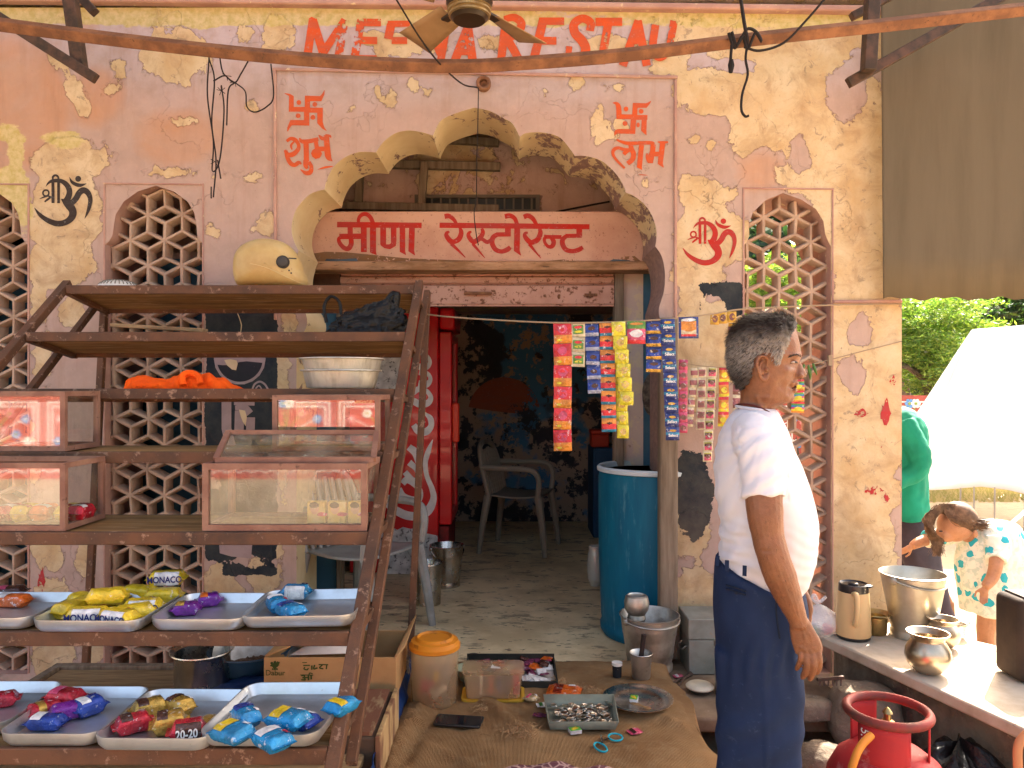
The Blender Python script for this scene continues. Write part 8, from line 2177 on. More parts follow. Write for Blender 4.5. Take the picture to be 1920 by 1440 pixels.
# arms and hands
def arm(s, sh=(0, 0)):
    o = lambda px, py, y: Vector(MV(px + sh[0], py + sh[1], y, s))
    mb.tube(catmull([o(1428, 850, 0.175), o(1431, 905, 0.198), o(1434, 960, 0.212), o(1440, 1005, 0.218), o(1449, 1040, 0.220), o(1463, 1080, 0.214), o(1480, 1122, 0.206), o(1493, 1152, 0.200), o(1499, 1170, 0.198)], 5),
            list(np.interp(np.linspace(0, 1, 41), np.linspace(0, 1, 9), [0.046, 0.0445, 0.042, 0.0375, 0.0375, 0.0375, 0.030, 0.0225, 0.020])), 20)
    # palm
    P_ = []
    for (px, py, hw, th) in ((1497, 1160, 0.0205, 0.0185), (1502, 1175, 0.026, 0.016), (1508, 1192, 0.030, 0.0145), (1513, 1208, 0.031, 0.0125), (1515, 1218, 0.028, 0.0105)):
        P_.append((px, py, hw, th))
    cc = catmull(P_, 4); vs = []; n = 20
    for c_ in cc:
        for k in range(n):
            a = 2 * PI * k / n
            vs.append(o(c_.x, c_.y, 0.196) + Vector((c_[2] * math.cos(a), s * c_[3] * math.sin(a), 0.006 * math.cos(a))))
    mb.add(vs, [(i * n + k, i * n + (k + 1) % n, (i + 1) * n + (k + 1) % n, (i + 1) * n + k) for i in range(len(cc) - 1) for k in range(n)] + [tuple(range(n)), tuple((len(cc) - 1) * n + k for k in range(n))], 0, True)
    for pts, r0 in (([(1530.5, 1208, 0.196), (1534, 1228, 0.200), (1533, 1244, 0.190), (1528.5, 1256, 0.176)], 0.0082), ([(1521, 1213, 0.199), (1524, 1236, 0.206), (1522, 1254, 0.196), (1516, 1268, 0.180)], 0.0086),
                    ([(1511, 1213, 0.199), (1512.5, 1237, 0.206), (1509, 1254, 0.197), (1502.5, 1267, 0.182)], 0.0082), ([(1502, 1208, 0.196), (1501.5, 1227, 0.202), (1497.5, 1241, 0.194), (1492, 1252, 0.182)], 0.0072)):
        c4 = catmull([o(*p_) for p_ in pts], 5)
        rr = [r0 * f_ for f_ in np.interp(np.linspace(0, 1, len(c4)), [0, 0.3, 0.36, 0.5, 0.64, 0.7, 0.9, 1], [1.05, 0.95, 1.06, 0.9, 0.98, 0.88, 0.8, 0.45])]
        mb.tube(c4, rr, 12)
        mb.ell(c4[0], (r0 * 1.15, r0 * 1.1, r0 * 1.1), 10, 8)
    c4 = catmull([o(1512, 1180, 0.192), o(1526, 1192, 0.182), o(1532, 1210, 0.174), o(1529, 1232, 0.168)], 5)
    mb.tube(c4, [0.0135 * f_ for f_ in np.interp(np.linspace(0, 1, len(c4)), [0, 0.4, 0.65, 0.9, 1], [1.1, 0.85, 0.8, 0.66, 0.4])], 12)
arm(-1)
arm(1, (0, 0))
core = lambda a, b, r0, r1: mb.tube([Vector(a), Vector(b)], [r0, r1], 18)
core(M3(1412, 790, 0), M3(1426, 1160, 0), 0.06, 0.065)
for s in (-1, 1):
    core(M3(1412, 815, 0), MV(1428 + (0 if s == 1 else 0), 850, 0.175, s), 0.05, 0.045); core(M3(1422, 1150, s * 0.05), M3(1408, 1725, s * 0.085), 0.06, 0.037)
# feet are bare in sandals height: ankles and feet below the trousers
for s in (-1, 1):
    o = lambda px, py, y: Vector(M3(px, py, s * y))
    mb.tube([o(1405, 1720, 0.085), o(1405, 1768, 0.085)], [0.038, 0.036], 14)
    mb.ell(o(1428, 1776, 0.092), (0.115, 0.042, 0.024), 20, 12)
    mb.ell(o(1398, 1770, 0.086), (0.045, 0.034, 0.034), 16, 12)
VEINS = [[(1470, 1062), (1484, 1100), (1494, 1135), (1502, 1168), (1512, 1200)], [(1455, 1050), (1468, 1090), (1484, 1128), (1496, 1160)], [(1502, 1172), (1508, 1190), (1507, 1210)], [(1505, 1168), (1519, 1186), (1524, 1208)]]
def skin_disp(p, n):
    d = 0.0007 * mnoise.noise(p * 60) + 0.0011 * mnoise.noise(p * 24)
    if n.y < 0 and p.y < MY - 0.12:
        px, py = app(p)
        for vv in VEINS:
            for (x0, y0), (x1, y1) in zip(vv[:-1], vv[1:]):
                t_ = max(0, min(1, ((px - x0) * (x1 - x0) + (py - y0) * (y1 - y0)) / ((x1 - x0) ** 2 + (y1 - y0) ** 2)))
                dd = math.hypot(px - x0 - t_ * (x1 - x0), py - y0 - t_ * (y1 - y0))
                if dd < 5: d += 0.0011 * math.exp(-(dd / 1.7) ** 2) * 0.7
        for kx, ky in ((1527, 1210), (1519, 1214), (1510, 1214), (1502, 1210)):
            d += 0.0022 * math.exp(-((px - kx) ** 2 + (py - ky) ** 2) / 12.0)
        d += -0.0016 * math.exp(-((px - 1436) ** 2 / 120.0 + (py - 1035) ** 2 / 14.0))
    return n * d
mbody = bake(mb, 'skin', SKIN, man, 0.0022, 2, skin_disp, 0.4)
mb = MB(); rnd = random.Random(41)
offm = wloc(mbody); vsk = mbody.data.vertices
for _ in range(60000):
    v_ = vsk[rnd.randrange(len(vsk))]
    p0 = v_.co + offm
    if p0.y > MY - 0.12 or v_.normal.y > 0.2: continue
    px, py = app(p0)
    if not (950 < py < 1175): continue
    if rnd.random() > (0.10 if py > 1020 else 0.04): continue
    L_ = rnd.uniform(0.006, 0.012)
    d1 = (Vector((rnd.gauss(0.1, 0.3), 0, -1)) + v_.normal * 0.45).normalized()
    sd = d1.cross(v_.normal).normalized() * 0.00032
    mb.add([p0 - sd, p0 + sd, p0 + d1 * L_], [(0, 1, 2)])
mb.build('arm_hair', mat('dark arm hair', (0.03, 0.018, 0.012), 0.7), man, fix=False)
EYEW = mat('eye white', (0.55, 0.48, 0.42), 0.25); EYED = mat('dark eye', (0.02, 0.012, 0.01), 0.12)
def face_pt(px, py, s, lift=0.0):
    best = None
    for a in np.linspace(0.02, 2.4, 160):
        for dy in (0,):
            nyy = 720 + (py - 720) * (MD - 0.045) / MD
            p_ = head_at(nyy, a * -1, lift)
            e_ = abs(app(p_)[0] - px)
            if best is None or e_ < best[0]: best = (e_, a, nyy)
    p_ = head_at(best[2], best[1] * s, lift)
    return Vector(p_)
for s in (-1, 1):
    mb = MB(); mb.tube(catmull([face_pt(1481, 682, s, 0.0004), face_pt(1485, 680, s, 0.0016), face_pt(1490, 679, s, 0.0022), face_pt(1495, 680.5, s, 0.0014)], 4), 0.0013, 6); mb.build('eyelashes', mat('dark lash', (0.018, 0.01, 0.008), 0.6), man)
    mb = MB(); mb.tube(catmull([face_pt(1481, 677.5, s, -0.0012), face_pt(1487, 675.5, s, 0.0012), face_pt(1494, 676.5, s, 0.001)], 4), 0.0022, 6); mb.build('eyelid', SKIN, man)
    mb = MB(); mb.ell(MV(1500, 708.5, 0.0105, s), (0.0042, 0.0026, 0.0024), 10, 8); mb.build('nostril', mat('dark lash', None), man)
mb = MB(); mb.tube(catmull([face_pt(1484, 728, -1, 0.0002), face_pt(1489, 726.5, -1, 0.0012), Vector(M3(1491.5, 725.5, -0.008)), Vector(M3(1492.5, 725.5, 0.0)), Vector(M3(1491.5, 725.5, 0.008)), face_pt(1489, 726.5, 1, 0.0012), face_pt(1484, 728, 1, 0.0002)], 4), 0.0021, 8); mb.build('mouth', mat('dark mouth', (0.05, 0.015, 0.012), 0.5), man)
for s in (-1, 1):
    mb = MB(); mb.ell(MV(1488, 679.5, 0.0335, s), (0.0075, 0.0085, 0.0030), 14, 10); mb.build('eye', EYEW, man)
    mb = MB(); mb.ell(MV(1490.5, 679.5, 0.0335, s), (0.0052, 0.0078, 0.0032), 12, 8); mb.build('iris', EYED, man)
# hair
HAIRP = [(1340, 560), (1496, 560), (1488, 606), (1487, 618), (1479, 631), (1477, 645), (1471, 655), (1467, 668), (1461, 684), (1454, 680), (1447, 664), (1437, 660), (1424, 662), (1416, 672), (1413, 690), (1411, 706), (1404, 720), (1393, 730), (1383, 727), (1340, 700)]
q = NT('greying hair'); v = q.coord(False)
sp = q.n('ShaderNodeSeparateXYZ'); q.l(v, sp.inputs[0])
gi = q.n('ShaderNodeNewGeometry')
zc_ = M3(0, 640, 0)[2]
tz_ = q.ramp(q.math('ADD', sp.outputs[2], q.math('MULTIPLY', q.noise(v, 30, 4), 0.05)), zc_ + 0.058, zc_ - 0.010)
nape = q.ramp(sp.outputs[2], zc_ - 0.055, zc_ - 0.10)
g_ = q.math('MULTIPLY', q.math('MULTIPLY', tz_, q.math('SUBTRACT', 1.0, q.math('MULTIPLY', nape, 0.75))), q.ramp(q.math('ADD', q.math('MULTIPLY', gi.outputs['Random Per Island'], 0.6), q.math('MULTIPLY', q.noise(v, 90, 3), 0.7)), 0.30, 0.78))
q.col(q.mix(g_, (0.020, 0.012, 0.008), (0.34, 0.285, 0.23))); q.set(Roughness=0.55); q.b.inputs['Specular IOR Level'].default_value = 0.2
HAIR = q.mat
mb = MB(); NHh = 110
rowsp = np.linspace(595.8, 732, 90)
vs = []
for py in rowsp:
    for k in range(NHh):
        a = 2 * PI * k / NHh
        base = head_at(py, a, 0.0)
        th_ = 0.0065 + 0.0035 * mnoise.noise(Vector((base[0] * 60, base[1] * 60, base[2] * 60))) + (0.005 if py < 625 else 0.006 * max(0, (660 - py) / 35)) * (1.0 if math.cos(a) < 0.6 else 0.35)
        vs.append(head_at(py, a, th_))
fs = []
for i in range(len(rowsp) - 1):
    for k in range(NHh):
        a = 2 * PI * (k + 0.5) / NHh
        p0 = head_at((rowsp[i] + rowsp[i + 1]) / 2, a)
        px, py = app(p0)
        if inside([(px, py)], HAIRP)[0]:
            fs.append((i * NHh + k, i * NHh + (k + 1) % NHh, (i + 1) * NHh + (k + 1) % NHh, (i + 1) * NHh + k))
used = sorted({i for f in fs for i in f}); rm = {j: i for i, j in enumerate(used)}
mb.add([vs[i] for i in used], [tuple(rm[i] for i in f) for f in fs], 0, True)
rnd = random.Random(4)
for _ in range(14000):
    py = rnd.uniform(596, 731); a = rnd.uniform(0, 2 * PI)
    p0 = Vector(head_at(py, a, 0.006)); px, pyy = app(p0)
    if not inside([(px + rnd.uniform(-2, 2), pyy + rnd.uniform(-2, 2))], HAIRP)[0]: continue
    p1 = Vector(head_at(py, a, 0.03)); nn = (p1 - p0).normalized()
    top = max(0, min(1, (650 - py) / 45))
    flow = Vector((-0.55 - 0.3 * rnd.random(), rnd.gauss(0, 0.25), -0.9 + 0.6 * top)) if px < 1470 else Vector((-0.7, rnd.gauss(0, 0.3), 0.1))
    Lh = (0.011 + 0.014 * top) * rnd.uniform(0.6, 1.3) * (0.6 if px > 1468 else 1)
    d_ = (nn * (0.55 + 0.35 * top + rnd.gauss(0, 0.12)) + flow * 0.6).normalized()
    q1 = p0 + d_ * Lh * 0.55; q2 = q1 + (d_ * 0.7 + flow * 0.5).normalized() * Lh * 0.55
    sd = d_.cross(nn)
    if sd.length < 1e-4: continue
    sd = sd.normalized() * 0.0009
    mb.add([p0 - sd, p0 + sd, q1 + sd * 0.8, q1 - sd * 0.8, q2], [(0, 1, 2, 3), (3, 2, 4)], 0, True)
mb.build('hair', HAIR, man, fix=False)
mb = MB(); rnd = random.Random(9)
for s in (-1, 1):
    bl_ = [face_pt(1479 + 22 * u, 670.5 - 4.5 * math.sin(u * 2.5), s, 0.0008) for u in np.linspace(0, 1, 24)]
    for _ in range(110):
        p0 = bl_[rnd.randrange(24)] + Vector((rnd.gauss(0, 0.0006), 0, rnd.gauss(0, 0.0011)))
        d_ = Vector((rnd.uniform(-1, 0.3), s * 0.35, rnd.uniform(-0.3, 0.5))).normalized() * 0.008
        mb.add([p0 + Vector((0, 0, 0.0006)), p0 - Vector((0, 0, 0.0006)), p0 + d_], [(0, 1, 2)])
mb.build('eyebrows', mat('dark brow hair', (0.05, 0.035, 0.028), 0.6), man, fix=False)
# T-shirt
SHIRT = mat('white cotton', (0.64, 0.60, 0.61), 0.85, 0, c2=(0.58, 0.54, 0.55), sc=4, bump=0.12, bsc=420, bd=0.001)
mb = MB()
slices(mb, [(766, 1383, 1450, 0.062), (770, 1376, 1457, 0.074), (780, 1366, 1463, 0.102), (792, 1358, 1469, 0.136), (806, 1351, 1476, 0.158), (825, 1345, 1484, 0.170), (850, 1340, 1493, 0.176), (880, 1338, 1506, 0.176), (915, 1339, 1518, 0.170), (950, 1344, 1528, 0.166), (985, 1349, 1534, 0.163), (1020, 1349, 1533, 0.160), (1045, 1347, 1527, 0.156, 10), (1070, 1350, 1514, 0.148, 20), (1100, 1355, 1497, 0.142, 20)], 0, 64, 5, M3, egg=0.10, ex=2.25)
for s in (-1, 1):
    o = lambda px, py, y: Vector(MV(px, py, y, s))
    if s == 1: o = lambda px, py, y: Vector(MV(px + 0 * min(1, (py - 800) / 50), py, y, 1))
    c4 = catmull([o(1405, 800, 0.10), o(1416, 822, 0.145), o(1426, 850, 0.172), o(1430, 890, 0.192), o(1433, 934, 0.205)], 5)
    mb.tube(c4, list(np.interp(np.linspace(0, 1, len(c4)), [0, 0.25, 0.5, 0.75, 1], [0.045, 0.058, 0.057, 0.052, 0.0495])), 24)
def shirt_disp(p, n):
    px, py = app(p)
    d = 0.0
    # folds fanning from the armpit over the back and the side
    back = max(0, min(1, (1440 - px) / 60))
    a = math.atan2(py - 800, px - 1440)
    d += 0.0022 * back * math.sin(a * 26 + 2.5 * mnoise.noise(p * 7)) * max(0, min(1, (py - 800) / 50)) * max(0, min(1, (1010 - py) / 120))
    d += 0.0030 * back * math.sin((py * 0.9 + px * 0.35) * 0.16 + 4 * mnoise.noise(p * 6)) * max(0, min(1, (py - 900) / 80))
    d += 0.002 * mnoise.noise(Vector((p.x * 16, p.y * 16, p.z * 9))) + 0.0022 * mnoise.noise(Vector((p.x * 35, p.y * 25, p.z * 16)))
    d += 0.0016 * math.sin((px * 0.30 - py) * 0.30 + 5 * mnoise.noise(p * 8)) * max(0, min(1, (py - 960) / 50)) * (0.4 + 0.6 * back)
    if n.y < -0.2 and 800 < py < 940 and 1385 < px < 1480:
        d += 0.003 * math.sin((px * 0.55 + (py - 820) * 0.8) * 0.20 + 3 * mnoise.noise(p * 9))
    return n * d
bake(mb, 't_shirt', SHIRT, man, 0.0045, 3, shirt_disp)
mb = MB()
mb.tube([M3(1415.5 + 35.5 * math.cos(a), 766 + 4.0 * math.cos(a) , 0.0670 * math.sin(a)) for a in np.linspace(0, 2 * PI, 49)], 0.0042, 8, caps=False)
mb.build('neck_band', SHIRT, man)
mb = MB()
mb.tube(catmull([M3(1378, 760, 0), M3(1395, 757, -0.048), M3(1420, 761, -0.064), M3(1443, 772, -0.058), M3(1456, 786, -0.050), M3(1466, 802, -0.030), M3(1470, 812, 0), M3(1466, 802, 0.03), M3(1443, 772, 0.058), M3(1420, 761, 0.064), M3(1395, 757, 0.048), M3(1378, 760, 0)], 5), 0.0022, 6)
mb.build('neck_cord', mat('dark red cord', (0.10, 0.02, 0.015), 0.6), man)
# trousers
NAVYT = mat('navy trouser cloth', (0.014, 0.025, 0.062), 0.85, 0, c2=(0.010, 0.018, 0.046), sc=5, c3=(0.026, 0.040, 0.078), sc3=60, bump=0.15, bsc=500, bd=0.001)
mb = MB()
slices(mb, [(1074, 1341, 1507, 0.166, 32), (1090, 1338, 1510, 0.169, 28), (1120, 1336, 1513, 0.173, 18), (1160, 1337, 1514, 0.175, 7), (1200, 1340, 1513, 0.175, 0), (1240, 1343, 1511, 0.170, 0), (1262, 1346, 1507, 0.160, 0)], 0, 64, 5, M3, ex=2.2)
for s, dx in ((-1, -2), (1, 4)):
    slices(mb, [(1200, 1345, 1508, 0.080, 0, s * 0.084), (1260, 1345, 1508, 0.084, 0, s * 0.086), (1330, 1346, 1504, 0.084, 0, s * 0.088), (1400, 1347, 1499, 0.082, 0, s * 0.09), (1470, 1348, 1494, 0.080, 0, s * 0.09), (1580, 1352, 1484, 0.077, 0, s * 0.09), (1700, 1356, 1470, 0.072, 0, s * 0.09), (1768, 1356, 1466, 0.070, 0, s * 0.09)], 0, 48, 5, lambda a, b, c, dx=dx: M3(a + dx, b, c), ex=2.2)
def tr_disp(p, n):
    px, py = app(p)
    d = 0.0035 * mnoise.noise(Vector((p.x * 10, p.y * 8, p.z * 5))) + 0.0022 * mnoise.noise(Vector((p.x * 26, p.y * 20, p.z * 9 + 3)))
    d += 0.004 * math.exp(-((px - 1432 - 0.02 * (py - 1150)) / 4.0) ** 2) * (n.y < -0.3) * max(0, min(1, (py - 1130) / 120))     # pressed crease
    d += 0.003 * math.sin(px * 0.22 + 5 * mnoise.noise(p * 6)) * max(0, min(1, (py - 1180) / 60)) * max(0, min(1, (1320 - py) / 60))
    d += 0.003 * math.sin((px * 0.5 + py) * 0.09 + 5 * mnoise.noise(p * 5)) * max(0, min(1, (py - 1280) / 80))
    return n * d
tro = bake(mb, 'trousers', NAVYT, man, 0.006, 3, tr_disp)
# waistband line, loops and pockets
def tside(px, py):                    # near-side surface point of the trousers
    y = 0.16
    for _ in range(12):
        nx = 1430 + (px - 1430) * (MD - y) / MD
        a = max(-0.97, min(0.97, (nx - 1425) / 87))
        y = 0.5 * y + 0.5 * (0.175 * (1 - abs(a) ** 2.2) ** (1 / 2.2) + 0.003)
    return Vector(MV(px, py, y))
mb = MB()
mb.tube(catmull([tside(1360, 1104), tside(1375, 1107), tside(1398, 1113)], 5), 0.0022, 6); mb.tube(catmull([tside(1360, 1111), tside(1375, 1114), tside(1398, 1120)], 5), 0.002, 6); mb.ell(tside(1379, 1117), (0.004, 0.002, 0.004), 10, 8)
mb.build('back_pocket', mat('navy stitching', (0.012, 0.017, 0.032), 0.8), man)
mb = MB(); mb.tube(catmull([tside(1456, 1108), tside(1455, 1140), tside(1458, 1170), tside(1462, 1196)], 5), 0.0024, 6); mb.build('side_pocket', mat('navy stitching', None), man)
for px, py in ((1362, 1064), (1396, 1072), (1344, 1056)):
    mb = MB(); mb.bar(tside(px, py - 8) + Vector((0, -0.002, 0)), tside(px - 0.5, py + 12) + Vector((0, -0.002, 0)), 0.010, 0.004, up=(0, -1, 0)); mb.build('belt_loop', NAVYT, man, bevel=0.001)
for s in (-1, 1):
    mb = MB(); mb.box(M3(1424, 1794, s * 0.09), (0.25, 0.085, 0.014)); mb.build('sandal', mat('brown sandal', (0.08, 0.04, 0.02), 0.6), man, bevel=0.006)

man.rotation_euler = (0, 0, -TH_)
# ---- girl bending over behind the counter
gd_ = 4.0; gs = gd_ / F
def G3(px, py, y): return ((px - 960) * gs, gd_ + y, EYE - (py - 720) * gs)
def GV(px, py, y): return tuple(P(px, py, gd_ + y))
girl = thing('person', 'girl in a white dress with turquoise leaves, bending forward behind the counter', 'person', (G3(1850, 0, 0)[0], gd_, 0))
SKIN2 = skinmat('girl skin', (0.42, 0.20, 0.10), (0.34, 0.145, 0.065), (0.46, 0.20, 0.12))
mb = MB()
hc = Vector(GV(1792, 982, -0.05))
hr = Euler((0, R(35), 0)).to_matrix()
mb.ell(hc, (0.088, 0.076, 0.095), 28, 20, rot=hr)
mb.ell(Vector(GV(1775, 1000, -0.05)), (0.055, 0.05, 0.045), 20, 14)                                     # jaw
mb.ell(Vector(GV(1756, 1000, -0.05)), (0.014, 0.009, 0.010), 12, 8)                                   # nose
mb.ell(Vector(GV(1762, 1009, -0.05)), (0.010, 0.016, 0.007), 12, 8)                                    # lips
for s in (-1, 1): mb.ell(Vector(G3(1802, 992, -0.05 + s * 0.075)), (0.014, 0.007, 0.022), 12, 8)
mb.tube([G3(1800, 995, -0.03), G3(1830, 1008, 0.0)], [0.042, 0.05], 14)
def hand(base, dr, side, k=1.0, curl=0.4):
    dr = Vector(dr).normalized(); side = Vector(side).normalized(); nn = dr.cross(side).normalized()
    b = Vector(base)
    mb.ell(b + dr * 0.030 * k, (0.022 * k, 0.013 * k, 0.036 * k), 14, 10, rot=Matrix((side, nn, dr)).transposed())
    for i, (o_, L_) in enumerate(((-1.5, 0.045), (-0.5, 0.055), (0.5, 0.052), (1.5, 0.042))):
        p0 = b + dr * 0.055 * k + side * o_ * 0.0115 * k
        p1 = p0 + dr * L_ * 0.5 * k + nn * curl * 0.012 * k; p2 = p1 + dr * L_ * 0.45 * k + nn * curl * 0.03 * k
        mb.tube([p0 - dr * 0.01, p0, p1, p2], [0.0062 * k, 0.006 * k, 0.0056 * k, 0.004 * k], 8)
    p0 = b + dr * 0.02 * k - side * 0.018 * k
    mb.tube([p0, p0 + (dr * 0.6 - side * 0.8) * 0.03 * k, p0 + (dr * 0.9 - side * 0.5) * 0.055 * k], [0.009 * k, 0.007 * k, 0.005 * k], 8)
mb.tube(catmull([GV(1868, 1035, -0.13), GV(1868, 1055, -0.17), GV(1862, 1080, -0.18), GV(1851, 1096, -0.19), GV(1846, 1101, -0.19)], 4), list(np.interp(np.linspace(0, 1, 17), [0, 0.5, 1], [0.036, 0.030, 0.020])), 14)
hand(GV(1847, 1099, -0.19), (-0.15, -0.05, -1), (0.9, -0.4, 0), 0.85)
mb.tube(catmull([G3(1795, 1003, 0.02), G3(1750, 1008, 0.0), G3(1718, 1016, -0.02), G3(1704, 1022, -0.03)], 4), list(np.interp(np.linspace(0, 1, 13), [0, 0.5, 1], [0.036, 0.030, 0.020])), 14)
hand(G3(1706, 1021, -0.03), (-0.9, -0.05, -0.5), (-0.4, -0.3, 0.8), 0.85)
for px, y in ((1836, -0.07), (1864, 0.05)):
    mb.tube(catmull([G3(px + 4, 1100, y), G3(px, 1150, y), G3(px - 3, 1185, y), G3(px + 1, 1220, y), G3(px + 2, 1246, y)], 4), list(np.interp(np.linspace(0, 1, 17), [0, 0.35, 0.5, 0.7, 1], [0.056, 0.048, 0.042, 0.042, 0.027])), 16)
    mb.ell(G3(px - 6, 1249, y), (0.08, 0.032, 0.020), 14, 10)
mb.tube([G3(1830, 1008, 0.0), G3(1875, 1030, 0), G3(1862, 1110, 0)], [0.07, 0.08, 0.08], 14)
mb.tube([G3(1835, 1006, 0), GV(1868, 1035, -0.13)], 0.036, 12); mb.tube([G3(1830, 1006, 0), G3(1795, 1003, 0.02)], 0.036, 12)
for px, y in ((1836, -0.07), (1864, 0.05)): mb.tube([G3(1860, 1100, 0), G3(px + 4, 1110, y)], 0.05, 12)
bake(mb, 'skin', SKIN2, girl, 0.004, 2)
q = NT('leaf print cotton'); v = q.coord(False)
vo = q.n('ShaderNodeTexVoronoi'); vo.inputs['Scale'].default_value = 15; vo.inputs['Randomness'].default_value = 0.8
wb = q.n('ShaderNodeVectorMath', operation='ADD'); nn_ = q.n('ShaderNodeTexNoise'); nn_.inputs['Scale'].default_value = 18; q.l(v, nn_.inputs['Vector']); sc_ = q.n('ShaderNodeVectorMath', operation='SCALE'); sc_.inputs['Scale'].default_value = 0.06; q.l(nn_.outputs['Color'], sc_.inputs[0]); q.l(v, wb.inputs[0]); q.l(sc_.outputs[0], wb.inputs[1]); q.l(wb.outputs[0], vo.inputs['Vector'])
sepc = q.n('ShaderNodeSeparateColor'); q.l(vo.outputs['Color'], sepc.inputs[0])
leafm_ = q.math('MULTIPLY', q.math('LESS_THAN', vo.outputs['Distance'], 0.36), q.math('GREATER_THAN', sepc.outputs[0], 0.45))
c = q.mix(q.ramp(q.noise(v, 30, 3), 0.52, 0.56), (0.72, 0.70, 0.58), (0.52, 0.58, 0.48))
q.col(q.mix(leafm_, c, (0.02, 0.36, 0.44))); q.set(Roughness=0.85)
mb = MB()
slices(mb, [(978, 1868, 1888, 0.03), (982, 1838, 1902, 0.09), (995, 1815, 1912, 0.125), (1012, 1806, 1920, 0.135), (1035, 1800, 1928, 0.135), (1060, 1797, 1932, 0.135), (1090, 1800, 1932, 0.14), (1120, 1805, 1930, 0.15), (1146, 1808, 1928, 0.155)], 0, 48, 4, G3)
mb.tube(catmull([GV(1866, 1012, -0.09), GV(1870, 1035, -0.13), GV(1868, 1053, -0.165)], 4), [0.06, 0.06, 0.058, 0.056, 0.054, 0.052, 0.05, 0.05, 0.05], 16)
mb.tube(catmull([G3(1830, 1004, 0.04), G3(1790, 1003, 0.02), G3(1735, 1010, -0.01)], 4), [0.06, 0.058, 0.055, 0.053, 0.05, 0.048, 0.046, 0.045, 0.045], 16)
bake(mb, 'dress', q.mat, girl, 0.007, 3, lambda p, n: n * (0.012 * mnoise.noise(Vector((p.x * 14, p.y * 14, p.z * 3))) + 0.005 * mnoise.noise(p * 30)))
mb = MB(); rnd = random.Random(6)
HB = mat('dark brown hair', (0.085, 0.048, 0.028), 0.6, 0, c2=(0.18, 0.105, 0.06), sc=30, spec=0.2)
up_ = hr @ Vector((0, 0, 1))
mb.ell(hc + Vector((0.018, 0.0, 0.030)), (0.094, 0.086, 0.082), 24, 16, rot=hr)
for i in range(1700):
    if i % 3:
        yy = rnd.uniform(-0.10, 0.05); ph = rnd.random()
        nearer = -0.05 - 0.083 * (0.35 + 0.65 * ph)
        pts = [GV(1760 + 40 * rnd.random(), 950 - 5 * ph, -0.06 * ph - 0.02), GV(1778 + 26 * rnd.random(), 956 + 16 * ph, nearer), GV(1815 + rnd.gauss(0, 6), 968 + 20 * ph, nearer * 0.9 - 0.01), GV(1838 + rnd.gauss(0, 9), 978 + 12 * ph + rnd.gauss(0, 3), -0.09 + rnd.gauss(0, 0.02))]
    else:
        ph = rnd.random()
        pts = [GV(1768 + rnd.gauss(0, 5), 950 + rnd.gauss(0, 2), -0.05 - 0.05 * ph), GV(1742 + rnd.gauss(0, 4), 972 + rnd.gauss(0, 3), -0.07 - 0.05 * ph), GV(1739 + 10 * ph + rnd.gauss(0, 2), 996, -0.09 - 0.04 * ph), GV(1752 + 8 * ph + rnd.gauss(0, 4), 1015, -0.10), GV(1758 + rnd.gauss(0, 6), rnd.uniform(1018, 1044), -0.10)]
    cc_ = catmull(pts, 4)
    mb.tube(cc_, [0.0030 * (1 - 0.8 * k / (len(cc_))) for k in range(len(cc_))], 3, caps=False)
mb.build('hair', HB, girl, fix=False)
mb = MB(); mb.ell(Vector(GV(1764, 996, -0.115)), (0.010, 0.008, 0.004), 10, 8); mb.build('eye', EYED, girl)
# ---- person in green by the pier
pd_ = 4.55; ps_ = pd_ / F
def N3(px, py, y): return ((px - 960) * ps_, pd_ + y, EYE - (py - 720) * ps_)
pg = thing('person', 'person in a green long-sleeved shirt and dark trousers, half hidden by the pier', 'person', (N3(1690, 0, 0)[0], pd_, 0))
mb = MB()
mb.ell(Vector(N3(1640, 745, 0)), (0.10, 0.078, 0.115), 24, 18); mb.ell(Vector(N3(1612, 752, 0)), (0.016, 0.014, 0.022), 10, 8); mb.ell(Vector(N3(1626, 772, 0)), (0.055, 0.05, 0.04), 16, 10)
mb.tube([N3(1652, 765, 0), N3(1672, 800, 0)], [0.055, 0.065], 14)
mb.tube(catmull([N3(1688, 868, -0.19), N3(1670, 886, -0.2), N3(1640, 898, -0.2), N3(1626, 903, -0.2)], 4), 0.032, 12)
hand(N3(1628, 903, -0.2), (-1, 0, -0.2), (0, 0.3, 1), 1.0)
for y in (-0.09, 0.09):
    mb.ell(N3(1752, 1184, y), (0.12, 0.045, 0.03), 14, 10); mb.tube([N3(1760, 1120, y), N3(1762, 1180, y)], 0.038, 12)
mb.tube([N3(1672, 795, 0), N3(1690, 960, 0)], [0.08, 0.1], 14); mb.tube([N3(1680, 800, 0), N3(1676, 820, -0.18), N3(1688, 856, -0.2), N3(1688, 868, -0.19)], [0.05, 0.045, 0.04, 0.034], 12)
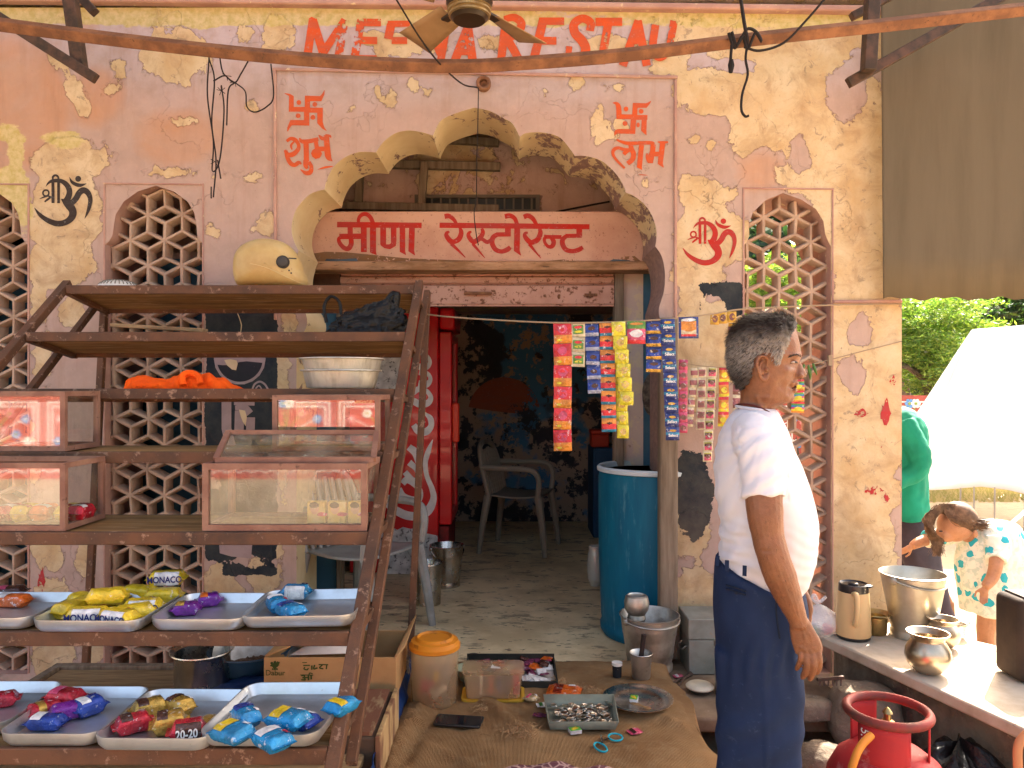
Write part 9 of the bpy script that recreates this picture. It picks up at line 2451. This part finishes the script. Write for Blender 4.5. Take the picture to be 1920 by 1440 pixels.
for y in (-0.09, 0.09): mb.tube([N3(1695, 950, y * 0.6), N3(1720, 1060, y), N3(1760, 1125, y)], [0.07, 0.06, 0.036], 12)
bake(mb, 'skin', SKIN, pg, 0.006, 2)
mb = MB(); mb.ell(Vector(N3(1646, 735, 0)), (0.105, 0.086, 0.105), 24, 16); mb.build('hair', mat('black hair', (0.015, 0.011, 0.01), 0.5, bump=0.6, bsc=90), pg)
GREENS = mat('green shirt cloth', (0.008, 0.20, 0.125), 0.75, 0, c2=(0.006, 0.15, 0.095), sc=5, bump=0.1, bsc=200)
mb = MB()
slices(mb, [(764, 1660, 1696, 0.07), (770, 1650, 1708, 0.13), (785, 1642, 1719, 0.19), (810, 1636, 1727, 0.21), (850, 1634, 1731, 0.20), (900, 1640, 1732, 0.185), (940, 1648, 1733, 0.18), (970, 1654, 1733, 0.18)], 0, 48, 4, N3)
mb.tube(catmull([N3(1668, 790, -0.15), N3(1680, 825, -0.20), N3(1690, 856, -0.21), N3(1682, 878, -0.21), N3(1660, 890, -0.2), N3(1640, 898, -0.2)], 4), list(np.interp(np.linspace(0, 1, 21), [0, 0.4, 1], [0.075, 0.06, 0.042])), 16)
bake(mb, 'shirt', GREENS, pg, 0.008, 3, lambda p, n: n * (0.010 * mnoise.noise(Vector((p.x * 14, p.y * 12, p.z * 6))) + 0.005 * mnoise.noise(p * 28)))
mb = MB()
slices(mb, [(958, 1656, 1734, 0.17), (990, 1660, 1738, 0.18), (1030, 1672, 1742, 0.17)], 0, 40, 4, N3)
for s in (-1, 1):
    slices(mb, [(1000, 1664, 1738, 0.085, 0, s * 0.085), (1060, 1684, 1750, 0.085, 0, s * 0.09), (1110, 1702, 1762, 0.078, 0, s * 0.09), (1178, 1722, 1780, 0.07, 0, s * 0.09)], 0, 32, 4, N3)
bake(mb, 'trousers', mat('dark plum trousers', (0.045, 0.035, 0.05), 0.85, 0, c2=(0.03, 0.024, 0.034), sc=6), pg, 0.008, 3, lambda p, n: n * 0.008 * mnoise.noise(Vector((p.x * 16, p.y * 16, p.z * 7))))
